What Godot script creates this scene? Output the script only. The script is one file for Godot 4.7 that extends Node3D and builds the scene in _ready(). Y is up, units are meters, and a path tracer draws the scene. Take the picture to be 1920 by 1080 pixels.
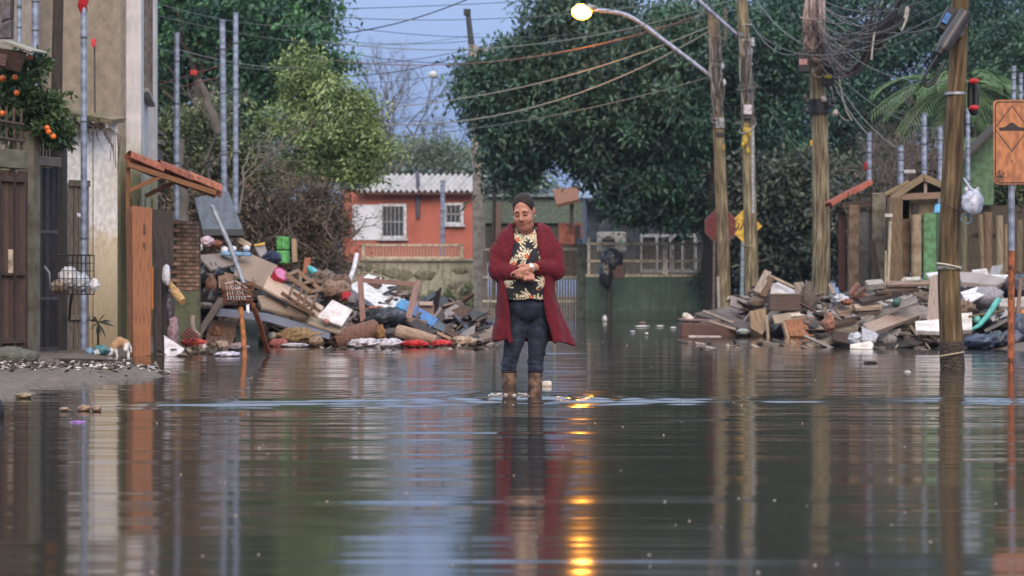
extends Node3D
# A flooded street at dusk. Units are metres, y is up, the water surface lies at y = 0, the camera looks along -z.
const F := 4800.0      # focal length of the photograph in its own pixels
const EYE := 0.7       # camera height over the water
const HY := 550.0      # row of the horizon
var used := {}
var mats := {}
var rng := RandomNumberGenerator.new()

class MB:
	var v := PackedVector3Array()
	var n := PackedVector3Array()
	var t := PackedVector2Array()
	var ix := PackedInt32Array()
	func vert(p: Vector3, nn: Vector3, uv := Vector2.ZERO) -> int:
		v.append(p); n.append(nn); t.append(uv)
		return v.size() - 1
	func tri(a: int, b: int, c: int) -> void:
		var g := (v[b] - v[a]).cross(v[c] - v[a])
		if g.dot(n[a] + n[b] + n[c]) > 0.0:
			ix.append(a); ix.append(c); ix.append(b)
		else:
			ix.append(a); ix.append(b); ix.append(c)
	func quad(a: int, b: int, c: int, d: int) -> void:
		tri(a, b, c); tri(a, c, d)
	func face(p: Array, nn: Vector3, uv: Array) -> void:
		var k: Array[int] = []
		for i in p.size():
			k.append(vert(p[i], nn, uv[i]))
		for i in range(1, p.size() - 1):
			tri(k[0], k[i], k[i + 1])
	func box(c: Vector3, s: Vector3, bs := Basis.IDENTITY, bev := 0.004, grain := -1) -> MB:
		var h := s * 0.5
		var bv := minf(bev, minf(h.x, minf(h.y, h.z)) * 0.45)
		var g := grain
		if g < 0:
			g = s.max_axis_index()
		var off := Vector2(fposmod(c.x * 1.37 + c.y * 0.71, 1.0) * 7.0, fposmod(c.z * 1.91 + c.y * 1.13, 1.0) * 5.0)
		var at := v.size()
		for a in 3:
			var u := (a + 1) % 3
			var w := (a + 2) % 3
			for si in 2:
				for k in 4:
					var su := -1.0 if k == 0 or k == 3 else 1.0
					var sw := -1.0 if k < 2 else 1.0
					var p := Vector3.ZERO
					var nn := Vector3.ZERO
					var sg := si * 2.0 - 1.0
					p[a] = sg * h[a]
					p[u] = su * (h[u] - bv)
					p[w] = sw * (h[w] - bv)
					nn[a] = sg
					var uv := Vector2(p[u], p[w])
					if w == g:
						uv = Vector2(p[w], p[u])
					elif u != g:
						uv = Vector2(p[w] * 0.2, p[u])
					vert(c + bs * p, (bs * nn).normalized(), uv + off + Vector2(a * 0.37, a * 0.61 + si * 0.23))
				var q := at + (a * 2 + si) * 4
				quad(q, q + 1, q + 2, q + 3)
		if bv > 0.0005:
			for a in 3:  # edges that run along axis a
				var u := (a + 1) % 3
				var w := (a + 2) % 3
				for su in 2:
					for sw in 2:
						var e: Array[int] = []
						for sa in 2:
							e.append(cid(at, u, su, w, sw, a, sa))
							e.append(cid(at, w, sw, a, sa, u, su))
						quad(e[0], e[1], e[3], e[2])
			for sx in 2:
				for sy in 2:
					for sz in 2:
						tri(cid(at, 0, sx, 1, sy, 2, sz), cid(at, 1, sy, 2, sz, 0, sx), cid(at, 2, sz, 0, sx, 1, sy))
		return self
	func cid(at: int, a: int, sa: int, b: int, sb: int, _c: int, sc: int) -> int:
		# the corner of face (a, sa); b and c give the signs on the other axes
		var su := sb if b == (a + 1) % 3 else sc
		var sw := sc if b == (a + 1) % 3 else sb
		var k := 0
		if sw == 0:
			k = 0 if su == 0 else 1
		else:
			k = 3 if su == 0 else 2
		return at + (a * 2 + sa) * 4 + k
	func board(a: Vector3, b: Vector3, w: float, th: float, up := Vector3.UP, bev := 0.004) -> MB:
		# a board from a to b; its face (width w) looks towards up
		var x := (b - a).normalized()
		var z := x.cross(up)
		if z.length() < 0.01:
			z = x.cross(Vector3(0.3, 0, 1))
		z = z.normalized()
		return box((a + b) * 0.5, Vector3(a.distance_to(b), th, w), Basis(x, z.cross(x), z), bev, 0)
	func panel(p: Array, th: float) -> MB:
		# a plate whose outline is p (in order, about flat)
		var nn := Vector3.ZERO
		var m := p.size()
		var mid := Vector3.ZERO
		for i in m:
			nn += (p[i] as Vector3).cross(p[(i + 1) % m])
			mid += p[i]
		mid /= m
		nn = nn.normalized()
		var ux: Vector3 = (p[1] - p[0]).normalized()
		if (p[1] as Vector3).distance_to(p[0]) < (p[2] as Vector3).distance_to(p[1]):
			ux = (p[2] - p[1]).normalized()
		var uy := nn.cross(ux)
		var off := Vector2(fposmod(mid.x * 1.7, 1.0) * 5.0, fposmod(mid.y * 2.3, 1.0) * 5.0)
		for s in [1.0, -1.0]:
			var k: Array[int] = []
			for q in p:
				k.append(vert(q + nn * th * 0.5 * s, nn * s, Vector2((q - mid).dot(ux), (q - mid).dot(uy)) + off))
			for i in range(1, m - 1):
				tri(k[0], k[i], k[i + 1])
		for i in m:
			var a: Vector3 = p[i]
			var b: Vector3 = p[(i + 1) % m]
			var o := (b - a).cross(nn).normalized()
			if o.dot((a + b) * 0.5 - mid) < 0.0:
				o = -o
			var l := a.distance_to(b)
			face([a + nn * th * 0.5, b + nn * th * 0.5, b - nn * th * 0.5, a - nn * th * 0.5], o, [off, off + Vector2(l, 0), off + Vector2(l, th), off + Vector2(0, th)])
		return self
	func tube(p: Array, r, sides := 8, cap := true) -> MB:
		var m := p.size()
		var d: Vector3 = (p[1] - p[0]).normalized()
		var e := d.cross(Vector3.UP if absf(d.y) < 0.9 else Vector3.RIGHT).normalized()
		var at := v.size()
		var len := 0.0
		for i in m:
			var tg: Vector3 = (p[mini(i + 1, m - 1)] - p[maxi(i - 1, 0)]).normalized()
			e = (e - tg * e.dot(tg)).normalized()
			var f := tg.cross(e)
			var rr: float = r[mini(i, r.size() - 1)] if r is Array else r
			if i > 0:
				len += (p[i] as Vector3).distance_to(p[i - 1])
			for k in sides + 1:
				var an := TAU * k / sides
				var o := e * cos(an) + f * sin(an)
				vert(p[i] + o * rr, o, Vector2(len, an * rr + p[0].x * 0.7))
		for i in m - 1:
			for k in sides:
				var q := at + i * (sides + 1) + k
				quad(q, q + 1, q + sides + 2, q + sides + 1)
		if cap:
			for s in 2:
				var i := (m - 1) * s
				var o: Vector3 = (p[i] - p[i + 1 - 2 * s]).normalized()
				var c0 := vert(p[i], o, Vector2.ZERO)
				var ring := at + i * (sides + 1)
				for k in sides:
					var a := vert(v[ring + k], o, Vector2(0.02, 0))
					var b := vert(v[ring + k + 1], o, Vector2(0, 0.02))
					tri(c0, a, b)
		return self
	func grid(nu: int, nv: int, pos: Callable, wrap := false, us := 1.0, vs := 1.0) -> MB:
		# pos(u, v) for u, v in 0..1; smooth normals
		var at := v.size()
		for j in nv + 1:
			for i in nu + 1:
				vert(pos.call(float(i) / nu, float(j) / nv), Vector3.ZERO, Vector2(us * i / nu, vs * j / nv))
		var first := ix.size()
		for j in nv:
			for i in nu:
				var q := at + j * (nu + 1) + i
				for k in [q, q + 1, q + nu + 2, q, q + nu + 2, q + nu + 1]:
					ix.append(k)
		smooth(at, first)
		if wrap:
			for j in nv + 1:
				var q := at + j * (nu + 1)
				var s := (n[q] + n[q + nu]).normalized()
				n[q] = s; n[q + nu] = s
		return self
	func smooth(at: int, first: int) -> void:
		# normals of the vertices from at on, from the triangles from first on (front faces run clockwise)
		for i in range(first, ix.size(), 3):
			var g := (v[ix[i + 2]] - v[ix[i]]).cross(v[ix[i + 1]] - v[ix[i]])
			for k in 3:
				n[ix[i + k]] += g
		for i in range(at, v.size()):
			n[i] = n[i].normalized() if n[i].length_squared() > 1e-20 else Vector3.UP
	func blob(c: Vector3, r: Vector3, seed := 1, amp := 0.25, fr := 1.2, nu := 16, nv := 10, bs := Basis.IDENTITY, floor_y := -9.0) -> MB:
		var ns := FastNoiseLite.new()
		ns.seed = seed
		ns.frequency = fr
		ns.fractal_octaves = 3
		if amp >= 0.3:
			ns.fractal_type = FastNoiseLite.FRACTAL_RIDGED
		var f := func(u: float, w: float) -> Vector3:
			var an := -u * TAU
			var el := (w - 0.5) * PI
			var d := Vector3(cos(el) * cos(an), sin(el), cos(el) * sin(an))
			var k := 1.0 + amp * 1.6 * ns.get_noise_3d(d.x, d.y, d.z)
			var q := c + bs * (d * r * k)
			q.y = maxf(q.y, floor_y)
			return q
		return grid(nu, nv, f, true)
	func ring(c: Vector3, r: float, tubr: float, bs := Basis.IDENTITY, nu := 20, nv := 6) -> MB:
		return grid(nu, nv, func(u: float, w: float) -> Vector3:
			var a := u * TAU
			var b := w * TAU
			return c + bs * Vector3((r + tubr * cos(b)) * cos(a), tubr * sin(b), (r + tubr * cos(b)) * sin(a)))
	func moved(x: Transform3D) -> MB:
		for i in v.size():
			v[i] = x * v[i]
			n[i] = (x.basis * n[i]).normalized()
		return self

class Field:
	# distances on a grid, joined with a smooth minimum, meshed as surface nets
	var o: Vector3
	var h: float
	var nx: int
	var ny: int
	var nz: int
	var d := PackedFloat32Array()
	func _init(lo: Vector3, hi: Vector3, cell: float) -> void:
		o = lo; h = cell
		nx = int((hi.x - lo.x) / cell) + 2
		ny = int((hi.y - lo.y) / cell) + 2
		nz = int((hi.z - lo.z) / cell) + 2
		d.resize(nx * ny * nz)
		d.fill(1.0)
	func each(lo: Vector3, hi: Vector3, fn: Callable, k := 0.02, mode := 0) -> void:
		# mode 0 joins fn, 1 cuts it away, 2 keeps only what is inside it
		var a := ((lo - o) / h).floor()
		var b := ((hi - o) / h).ceil()
		for z in range(maxi(0, int(a.z)), mini(nz, int(b.z) + 1)):
			for y in range(maxi(0, int(a.y)), mini(ny, int(b.y) + 1)):
				for x in range(maxi(0, int(a.x)), mini(nx, int(b.x) + 1)):
					var q: float = fn.call(o + Vector3(x, y, z) * h)
					var i := (z * ny + y) * nx + x
					var e := d[i]
					if mode == 0:
						var s := maxf(k - absf(e - q), 0.0) / k
						d[i] = minf(e, q) - s * s * k * 0.25
					else:
						if mode == 1:
							q = -q
						var s := maxf(k - absf(e - q), 0.0) / k
						d[i] = maxf(e, q) + s * s * k * 0.25
	func cap(a: Vector3, b: Vector3, ra: float, rb: float, k := 0.02, mode := 0) -> void:
		var ba := b - a
		var l2 := maxf(ba.length_squared(), 1e-9)
		var m := Vector3.ONE * (maxf(ra, rb) + k + 3.0 * h)
		each(a.min(b) - m, a.max(b) + m, func(p: Vector3) -> float:
			var s := clampf((p - a).dot(ba) / l2, 0.0, 1.0)
			return p.distance_to(a + ba * s) - lerpf(ra, rb, s), k, mode)
	func ell(c: Vector3, r: Vector3, k := 0.02, mode := 0, bs := Basis.IDENTITY) -> void:
		var m := Vector3.ONE * (maxf(r.x, maxf(r.y, r.z)) + k + 3.0 * h)
		var inv := bs.inverse()
		each(c - m, c + m, func(p: Vector3) -> float:
			var q := inv * (p - c)
			var k0 := (q / r).length()
			var k1 := (q / (r * r)).length()
			return k0 * (k0 - 1.0) / maxf(k1, 1e-6), k, mode)
	func nets(mb: MB, x := Transform3D.IDENTITY) -> void:
		var at := PackedInt32Array()
		at.resize(d.size())
		at.fill(-1)
		var v0 := mb.v.size()
		var f0 := mb.ix.size()
		var sy := nx
		var sz := nx * ny
		for k in nz - 1:
			for j in ny - 1:
				for i in nx - 1:
					var b := (k * ny + j) * nx + i
					var neg := int(d[b] < 0.0) + int(d[b + 1] < 0.0) + int(d[b + sy] < 0.0) + int(d[b + sy + 1] < 0.0)
					neg += int(d[b + sz] < 0.0) + int(d[b + sz + 1] < 0.0) + int(d[b + sz + sy] < 0.0) + int(d[b + sz + sy + 1] < 0.0)
					if neg == 0 or neg == 8:
						continue
					var s := Vector3.ZERO
					var c := 0
					for e in 12:
						var ax := e / 4
						var p := Vector3i((e & 1) if ax != 0 else 0, ((e & 1) if ax == 0 else (((e >> 1) & 1) if ax == 2 else 0)), ((e >> 1) & 1) if ax != 2 else 0)
						var q := p
						q[ax] = 1
						var da := d[b + p.x + p.y * sy + p.z * sz]
						var db := d[b + q.x + q.y * sy + q.z * sz]
						if (da < 0.0) != (db < 0.0):
							s += Vector3(p).lerp(Vector3(q), da / (da - db))
							c += 1
					at[b] = mb.vert(x * (o + (Vector3(i, j, k) + s / c) * h), Vector3.ZERO, Vector2.ZERO)
		for k in range(1, nz - 1):
			for j in range(1, ny - 1):
				for i in range(1, nx - 1):
					var b := (k * ny + j) * nx + i
					var inside := d[b] < 0.0
					for ax in 3:
						var st: int = [1, sy, sz][ax]
						if (d[b + st] < 0.0) == inside:
							continue
						var s1: int = [sy, sz, 1][ax]
						var s2: int = [sz, 1, sy][ax]
						var q := [at[b - s1 - s2], at[b - s2], at[b], at[b - s1]]
						if inside:
							q.reverse()
						if q[0] < 0 or q[1] < 0 or q[2] < 0 or q[3] < 0:
							continue
						for w in [0, 1, 2, 0, 2, 3]:
							mb.ix.append(q[w])
		mb.smooth(v0, f0)

func P(px: float, py: float, d: float) -> Vector3:
	return Vector3((px - 960.0) / F * d, EYE + (HY - py) / F * d, -d)

func G(px: float, d: float, y := 0.0) -> Vector3:
	return Vector3((px - 960.0) / F * d, y, -d)

func Q(a: Array) -> Array:   # [x, y, depth, x, y, depth, ...] to points
	var r := []
	for i in range(0, a.size(), 3):
		r.append(P(a[i], a[i + 1], a[i + 2]))
	return r

func named(called: String, parent: Node) -> String:
	var k := str(parent.get_instance_id()) + called
	used[k] = used.get(k, -1) + 1
	return called if used[k] == 0 else "%s_%03d" % [called, used[k]]

func mesh_of(mb: MB, off := Vector3.ZERO) -> ArrayMesh:
	if off != Vector3.ZERO:
		for i in mb.v.size():
			mb.v[i] -= off
	var a := []
	a.resize(Mesh.ARRAY_MAX)
	a[Mesh.ARRAY_VERTEX] = mb.v
	a[Mesh.ARRAY_NORMAL] = mb.n
	a[Mesh.ARRAY_TEX_UV] = mb.t
	a[Mesh.ARRAY_INDEX] = mb.ix
	var m := ArrayMesh.new()
	m.add_surface_from_arrays(Mesh.PRIMITIVE_TRIANGLES, a)
	return m

func root_at(n: Node) -> Vector3:
	var s := Vector3.ZERO
	while n != self:
		s += (n as Node3D).position
		n = n.get_parent()
	return s

func tag(o: Node, label: String, category: String, group := "") -> void:
	o.set_meta("label", label)
	o.set_meta("category", category)
	if group:
		o.set_meta("group", group)

func base(called: String, label: String, category: String, at: Vector3, group := "") -> Node3D:
	var o := Node3D.new()
	o.name = named(called, self)
	add_child(o)
	o.position = at
	tag(o, label, category, group)
	return o

func part(called: String, mb: MB, m: Material, parent: Node3D, kind := "", local := false) -> MeshInstance3D:
	# shapes are given in world coordinates unless local
	var o := MeshInstance3D.new()
	o.name = named(called, parent)
	o.mesh = mesh_of(mb, Vector3.ZERO if local else root_at(parent))
	o.material_override = m
	parent.add_child(o)
	if kind:
		o.set_meta("kind", kind)
	return o

func thing(called: String, mb: MB, m: Material, label: String, category: String, group := "") -> MeshInstance3D:
	var lo := mb.v[0]
	var hi := mb.v[0]
	for p in mb.v:
		lo = lo.min(p); hi = hi.max(p)
	var at := Vector3((lo.x + hi.x) * 0.5, lo.y, (lo.z + hi.z) * 0.5)
	var o := MeshInstance3D.new()
	o.name = named(called, self)
	o.mesh = mesh_of(mb, at)
	o.material_override = m
	o.position = at
	add_child(o)
	tag(o, label, category, group)
	return o

func setting(called: String, mb: MB, m: Material, kind := "structure") -> MeshInstance3D:
	var o := MeshInstance3D.new()
	o.name = named(called, self)
	o.mesh = mesh_of(mb)
	o.material_override = m
	add_child(o)
	o.set_meta("kind", kind)
	return o

# ---------------------------------------------------------------- textures and materials
var tex := {}

func noise_tex(key: String, seed: int, freq: float, oct: int, stops: Array, size := 256, warp := 0.0) -> ImageTexture:
	# stops: [offset, Color, ...]
	if tex.has(key):
		return tex[key]
	var ns := FastNoiseLite.new()
	ns.seed = seed
	ns.frequency = freq
	ns.noise_type = FastNoiseLite.TYPE_SIMPLEX_SMOOTH
	ns.fractal_octaves = oct
	ns.fractal_gain = 0.55
	if warp > 0.0:
		ns.domain_warp_enabled = true
		ns.domain_warp_amplitude = warp
	var im := ns.get_seamless_image(size, size)
	var g := Gradient.new()
	g.offsets = PackedFloat32Array([])
	var of := PackedFloat32Array()
	var cs := PackedColorArray()
	for i in range(0, stops.size(), 2):
		of.append(stops[i]); cs.append(stops[i + 1])
	g.offsets = of
	g.colors = cs
	var lut := PackedColorArray()
	for i in 256:
		lut.append(g.sample(i / 255.0))
	var out := Image.create(size, size, false, Image.FORMAT_RGB8)
	var src := im.get_data()
	for y in size:
		for x in size:
			out.set_pixel(x, y, lut[src[y * size + x]])
	tex[key] = ImageTexture.create_from_image(out)
	return tex[key]

func gy(a: float) -> Color:
	return Color(a, a, a)

func c8(r: float, g: float, b: float) -> Color:
	return Color(r / 255.0, g / 255.0, b / 255.0)

# kind: what the surface is made of; chooses texture, relief and gloss. The albedo is the colour of the thing itself.
func M(kind: String, r: float, g: float, b: float) -> StandardMaterial3D:
	var key := "%s_%d_%d_%d" % [kind, r, g, b]
	if mats.has(key):
		return mats[key]
	var m := StandardMaterial3D.new()
	m.resource_name = key
	var col := c8(r, g, b)
	if kind in ["wood", "oldwood", "rust", "plaster", "paint"]:
		var grey := col.get_luminance()
		col = col.lerp(Color(grey, grey, grey), 0.22)
	m.albedo_color = col
	m.roughness = 0.85
	var mottle := noise_tex("mottle", 3, 0.012, 5, [0.0, gy(0.55), 0.45, gy(0.9), 0.7, gy(1.0)])
	var blotch := noise_tex("blotch", 9, 0.02, 5, [0.0, c8(176, 166, 156), 0.42, c8(224, 218, 212), 0.6, c8(250, 248, 245), 1.0, c8(255, 255, 255)])
	var fine := noise_tex("fine", 5, 0.06, 4, [0.2, gy(0.0), 0.8, gy(1.0)])
	match kind:
		"wood", "oldwood":
			m.albedo_texture = noise_tex("grain", 21, 0.02, 5, [0.0, gy(0.5), 0.35, gy(0.76), 0.5, gy(0.9), 0.75, gy(1.0)], 256, 12.0) if kind == "oldwood" else noise_tex("grain2", 22, 0.02, 4, [0.1, gy(0.74), 0.5, gy(0.92), 0.8, gy(1.0)], 256, 12.0)
			m.uv1_scale = Vector3(0.7, 11.0, 1)
			m.heightmap_enabled = true
			m.heightmap_texture = fine
			m.heightmap_scale = 0.25 if kind == "oldwood" else 0.12
			m.roughness = 0.8
		"polewood":
			m.albedo_texture = noise_tex("polewood", 91, 0.016, 5, [0.1, c8(74, 60, 48), 0.38, c8(112, 96, 76), 0.52, c8(122, 114, 86), 0.68, c8(146, 132, 108), 0.95, c8(186, 174, 154)], 256, 10.0)
			m.uv1_scale = Vector3(0.3, 3.6, 1)
			m.heightmap_enabled = true
			m.heightmap_texture = tex["polewood"]
			m.heightmap_scale = 0.8
		"smooth":
			m.uv1_triplanar = true
			m.albedo_texture = noise_tex("smooth", 43, 0.012, 5, [0.0, gy(0.8), 0.5, gy(0.95), 1.0, gy(1.0)])
			m.uv1_scale = Vector3.ONE * 0.3
			m.roughness = 0.9
		"plaster", "stone", "mud":
			m.uv1_triplanar = true
			m.albedo_texture = blotch if kind == "plaster" else mottle
			m.uv1_scale = Vector3.ONE * (0.7 if kind == "plaster" else 2.2)
			m.heightmap_enabled = true
			m.heightmap_texture = fine
			m.heightmap_scale = {"plaster": 0.4, "stone": 1.6, "mud": 1.2}[kind]
			m.roughness = 0.55 if kind == "mud" else 0.9
		"cloth":
			m.uv1_triplanar = true
			m.albedo_texture = mottle
			m.uv1_scale = Vector3.ONE * 5.0
			m.roughness = 0.9
			m.rim_enabled = true
			m.rim = 0.25
			m.heightmap_enabled = true
			m.heightmap_texture = fine
			m.heightmap_scale = 0.5
		"bag":
			m.uv1_triplanar = true
			m.albedo_texture = mottle
			m.uv1_scale = Vector3.ONE * 3.0
			m.roughness = 0.35
			m.heightmap_enabled = true
			m.heightmap_texture = mottle
			m.heightmap_scale = 1.5
		"metal":
			m.uv1_triplanar = true
			m.albedo_texture = mottle
			m.uv1_scale = Vector3.ONE * 2.0
			m.metallic = 0.35
			m.roughness = 0.5
		"rust":
			m.uv1_triplanar = true
			m.albedo_texture = noise_tex("rust", 31, 0.025, 5, [0.0, gy(0.35), 0.4, gy(0.75), 0.55, gy(1.0), 0.8, c8(225, 205, 190)])
			m.uv1_scale = Vector3(3, 1.2, 3)
			m.roughness = 0.8
			m.heightmap_enabled = true
			m.heightmap_texture = fine
			m.heightmap_scale = 0.3
		"paint":
			m.uv1_triplanar = true
			m.albedo_texture = blotch
			m.uv1_scale = Vector3.ONE * 1.3
			m.roughness = 0.55
		"plastic":
			m.uv1_triplanar = true
			m.albedo_texture = mottle
			m.uv1_scale = Vector3.ONE * 2.5
			m.roughness = 0.4
		"leaf":
			m.vertex_color_use_as_albedo = true
			m.albedo_color = Color.WHITE
			m.roughness = 0.55
			m.backlight_enabled = true
			m.backlight = Color(0.35, 0.5, 0.2)
		"wire":
			m.roughness = 0.6
		"skin":
			m.roughness = 0.5
			m.uv1_triplanar = true
			m.albedo_texture = noise_tex("skin", 41, 0.03, 3, [0.0, c8(235, 200, 190), 0.5, c8(250, 240, 235), 1.0, c8(255, 255, 255)])
			m.uv1_scale = Vector3.ONE * 6.0
			m.subsurf_scatter_enabled = true
			m.subsurf_scatter_strength = 0.08
	mats[key] = m
	return m

func H(py: float, d: float) -> float:   # height of a row of the photograph at that depth
	return EYE + (HY - py) / F * d

# an upright wall between two ground points, from height h0 to h1
func upright(mb: MB, a: Vector3, b: Vector3, h0: float, h1: float, th: float, bev := 0.004, grain := 1) -> MB:
	var x := Vector3(b.x - a.x, 0, b.z - a.z)
	var bs := Basis(x.normalized(), Vector3.UP, x.normalized().cross(Vector3.UP))
	var c := (a + b) * 0.5
	c.y = (h0 + h1) * 0.5
	return mb.box(c, Vector3(x.length(), h1 - h0, th), bs, bev, grain)

func sag(a: Vector3, b: Vector3, s: float, k := 14) -> Array:
	var r := []
	for i in k + 1:
		var u := float(i) / k
		r.append(a.lerp(b, u) - Vector3(0, s * 4.0 * u * (1.0 - u), 0))
	return r

# ---------------------------------------------------------------- foliage
func leaf_cluster(seed: int, count: int, ln: float, wd: float, spread: float) -> ArrayMesh:
	var r := RandomNumberGenerator.new()
	r.seed = seed
	var mb := MB.new()
	for i in count:
		var d := Vector3(r.randf_range(-1, 1), r.randf_range(-0.7, 1), r.randf_range(-1, 1)).normalized()
		var s := d.cross(Vector3(r.randf_range(-1, 1), 1.5, r.randf_range(-1, 1))).normalized()
		var nn := s.cross(d).normalized()
		var o := d * spread * r.randf_range(0.15, 1.0)
		var l := ln * r.randf_range(0.7, 1.25)
		var mid := o + d * l * 0.5 - nn * l * 0.08
		var tip := o + d * l - Vector3(0, l * 0.18, 0)
		var a := mb.vert(o, nn)
		var b := mb.vert(mid + s * wd * 0.5 + nn * wd * 0.15, (nn - s * 0.3).normalized())
		var c := mb.vert(tip, nn)
		var e := mb.vert(mid - s * wd * 0.5 + nn * wd * 0.15, (nn + s * 0.3).normalized())
		mb.tri(a, b, c)
		mb.tri(a, c, e)
	return mesh_of(mb)

# lumps: [centre, radii, clusters]; leaves gather in clumps spread through the lumps
func foliage(called: String, parent: Node3D, lumps: Array, cluster: ArrayMesh, dark: Color, light: Color, seed: int, clump := 0.35, per := 20, scale := Vector2(0.7, 1.3), kind := "stuff") -> MultiMeshInstance3D:
	var r := RandomNumberGenerator.new()
	r.seed = seed
	var xs: Array[Transform3D] = []
	var cs: Array[Color] = []
	var off := Vector3.ZERO if parent == self else root_at(parent)
	for lump in lumps:
		var done := 0
		while done < lump[2]:
			var d := Vector3(r.randfn(), r.randfn(), r.randfn()).normalized()
			var at: Vector3 = lump[0] + d * (lump[1] as Vector3) * pow(r.randf(), 0.42)
			var tone := clampf(pow(r.randf(), 1.4) * 1.05, 0.0, 1.0)
			var size := clump * r.randf_range(0.5, 1.6)
			for i in per:
				var q := Vector3(r.randfn(), r.randfn() * 0.55, r.randfn()) * size * 0.6
				var bs := Basis.from_euler(Vector3(r.randf_range(-0.6, 0.6), r.randf() * TAU, r.randf_range(-0.6, 0.6))).scaled(Vector3.ONE * r.randf_range(scale.x, scale.y))
				xs.append(Transform3D(bs, at + q - off))
				var c := dark.lerp(light, clampf(tone + r.randf_range(-0.22, 0.22), 0.0, 1.0))
				cs.append(c)
				done += 1
	var mm := MultiMesh.new()
	mm.transform_format = MultiMesh.TRANSFORM_3D
	mm.use_colors = true
	mm.mesh = cluster
	mm.instance_count = xs.size()
	for i in xs.size():
		mm.set_instance_transform(i, xs[i])
		mm.set_instance_color(i, cs[i])
	var o := MultiMeshInstance3D.new()
	o.name = named(called, parent)
	o.multimesh = mm
	o.material_override = M("leaf", 0, 0, 0)
	parent.add_child(o)
	if kind:
		o.set_meta("kind", kind)
	return o

func lin(r: float, g: float, b: float) -> Color:
	return Color(r, g, b)

# a limb that wanders from a to b
func limb(mb: MB, a: Vector3, b: Vector3, ra: float, rb: float, seed: int, wob := 0.08, k := 7, sides := 7) -> void:
	var r := RandomNumberGenerator.new()
	r.seed = seed
	var p := []
	var rad := []
	var l := a.distance_to(b)
	for i in k + 1:
		var u := float(i) / k
		var q := a.lerp(b, u)
		if i > 0 and i < k:
			q += Vector3(r.randfn(), r.randfn() * 0.5, r.randfn()) * l * wob * 0.5
		p.append(q)
		rad.append(lerpf(ra, rb, u))
	mb.tube(p, rad, sides)

# a bare branching twig system
func twigs(mb: MB, a: Vector3, dir: Vector3, l: float, r: float, depth: int, rg: RandomNumberGenerator, spread := 0.6) -> void:
	var b := a + dir * l
	var m := a.lerp(b, 0.5) + Vector3(rg.randfn(), rg.randfn(), rg.randfn()) * l * 0.07
	mb.tube([a, m, b], [r, r * 0.8, r * 0.62], 5 if r > 0.012 else 4, false)
	if depth <= 0:
		return
	for i in (3 if rg.randf() < 0.45 else 2):
		var d := (dir + Vector3(rg.randfn(), rg.randfn() * 0.8, rg.randfn()) * spread).normalized()
		twigs(mb, m.lerp(b, rg.randf_range(0.3, 1.0)), d, l * rg.randf_range(0.55, 0.85), r * 0.62, depth - 1, rg, spread)

# ---------------------------------------------------------------- the place
func ground_h(x: float, d: float) -> float:
	var h := -0.3
	# the mud bank that reaches into the water on the left
	var lip := 2.95 + 0.25 * sin(d * 1.1) + 0.12 * sin(d * 3.7 + 1.0)
	var bank := smoothstep(lip - 0.35, lip + 0.5, -x) * smoothstep(15.6, 17.2, d) * (1.0 - smoothstep(23.6, 24.8, d))
	h += bank * 0.37
	# pavements on both sides
	h = maxf(h, -0.3 + 0.36 * smoothstep(4.0, 4.5, -x) * smoothstep(20.0, 22.0, d))
	h = maxf(h, -0.3 + 0.4 * smoothstep(5.2, 6.4, x) * smoothstep(28.0, 33.0, d))
	# land beyond the far end of the street
	h = maxf(h, -0.3 + 0.8 * smoothstep(79.0, 83.0, d))
	h = maxf(h, -0.3 + 0.7 * smoothstep(44.0, 50.0, d) * smoothstep(3.2, 4.2, -x + (d - 44.0) * 0.02))
	h = maxf(h, -0.3 + 0.5 * smoothstep(44.0, 50.0, d) * smoothstep(5.5, 7.0, x))
	return h

func _ready() -> void:
	rng.seed = 7
	camera_and_sky()
	ground_and_water()
	left_houses()
	far_houses()
	right_gates()
	trees()
	poles()
	cables()
	street_signs()
	left_pile()
	middle_pile()
	right_pile()
	litter()
	woman()
	dog()
	group_repeats()

func group_repeats() -> void:
	# repeats of one kind belong together
	var phrases := {"steel_post": "grey steel service posts", "fence_post": "fence posts on the right", "stacked_plank": "planks stacked on the right heap", "utility_pole": "utility poles along the street", "rubbish_bag": "bags in the wire basket", "white_tub": "tubs in the blue tray", "navy_bag": "dark bags by the sign pole", "black_bag": "black bags in the heaps", "floating_scrap": "scraps floating on the water", "shore_stone": "stones in the shallows", "cable_wrap": "cables wound round the poles", "hanging_wire": "loose hanging wires", "white_cloth": "wet white cloths at the waterline", "red_cloth": "red cloths at the waterline", "top_sheet": "sheets on top of the right heap", "brown_rags": "rag bundles on the left heap", "gable_plank": "leaning planks of the small heap", "pale_batten": "battens by the floating wardrobe", "cream_batten": "battens behind the white tubs", "grey_rag": "grey rags in the left heap", "bin_bag": "bin bags on the brown crate", "dark_post": "dark planks beside the orange door", "rag": "rags hanging by the brick wall", "dead_tree": "bare trunks behind the steel posts", "street_lamp": "street lamps", "terracotta_shard": "terracotta shards in the right heap", "drain_pipe": "pipes at the top left", "cable_cabinet": "cabinets on the wrapped pole", "mud_lump": "muddy cloth heaps", "white_box_side": "white panels on the right heap", "plank_sheet": "brown boards on the left heap"}
	var strip := RegEx.create_from_string("_\\d+$")
	for c in get_children():
		var n := strip.sub(c.name, "")
		if c.has_meta("label") and not c.has_meta("group") and phrases.has(n):
			c.set_meta("group", phrases[n])

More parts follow.
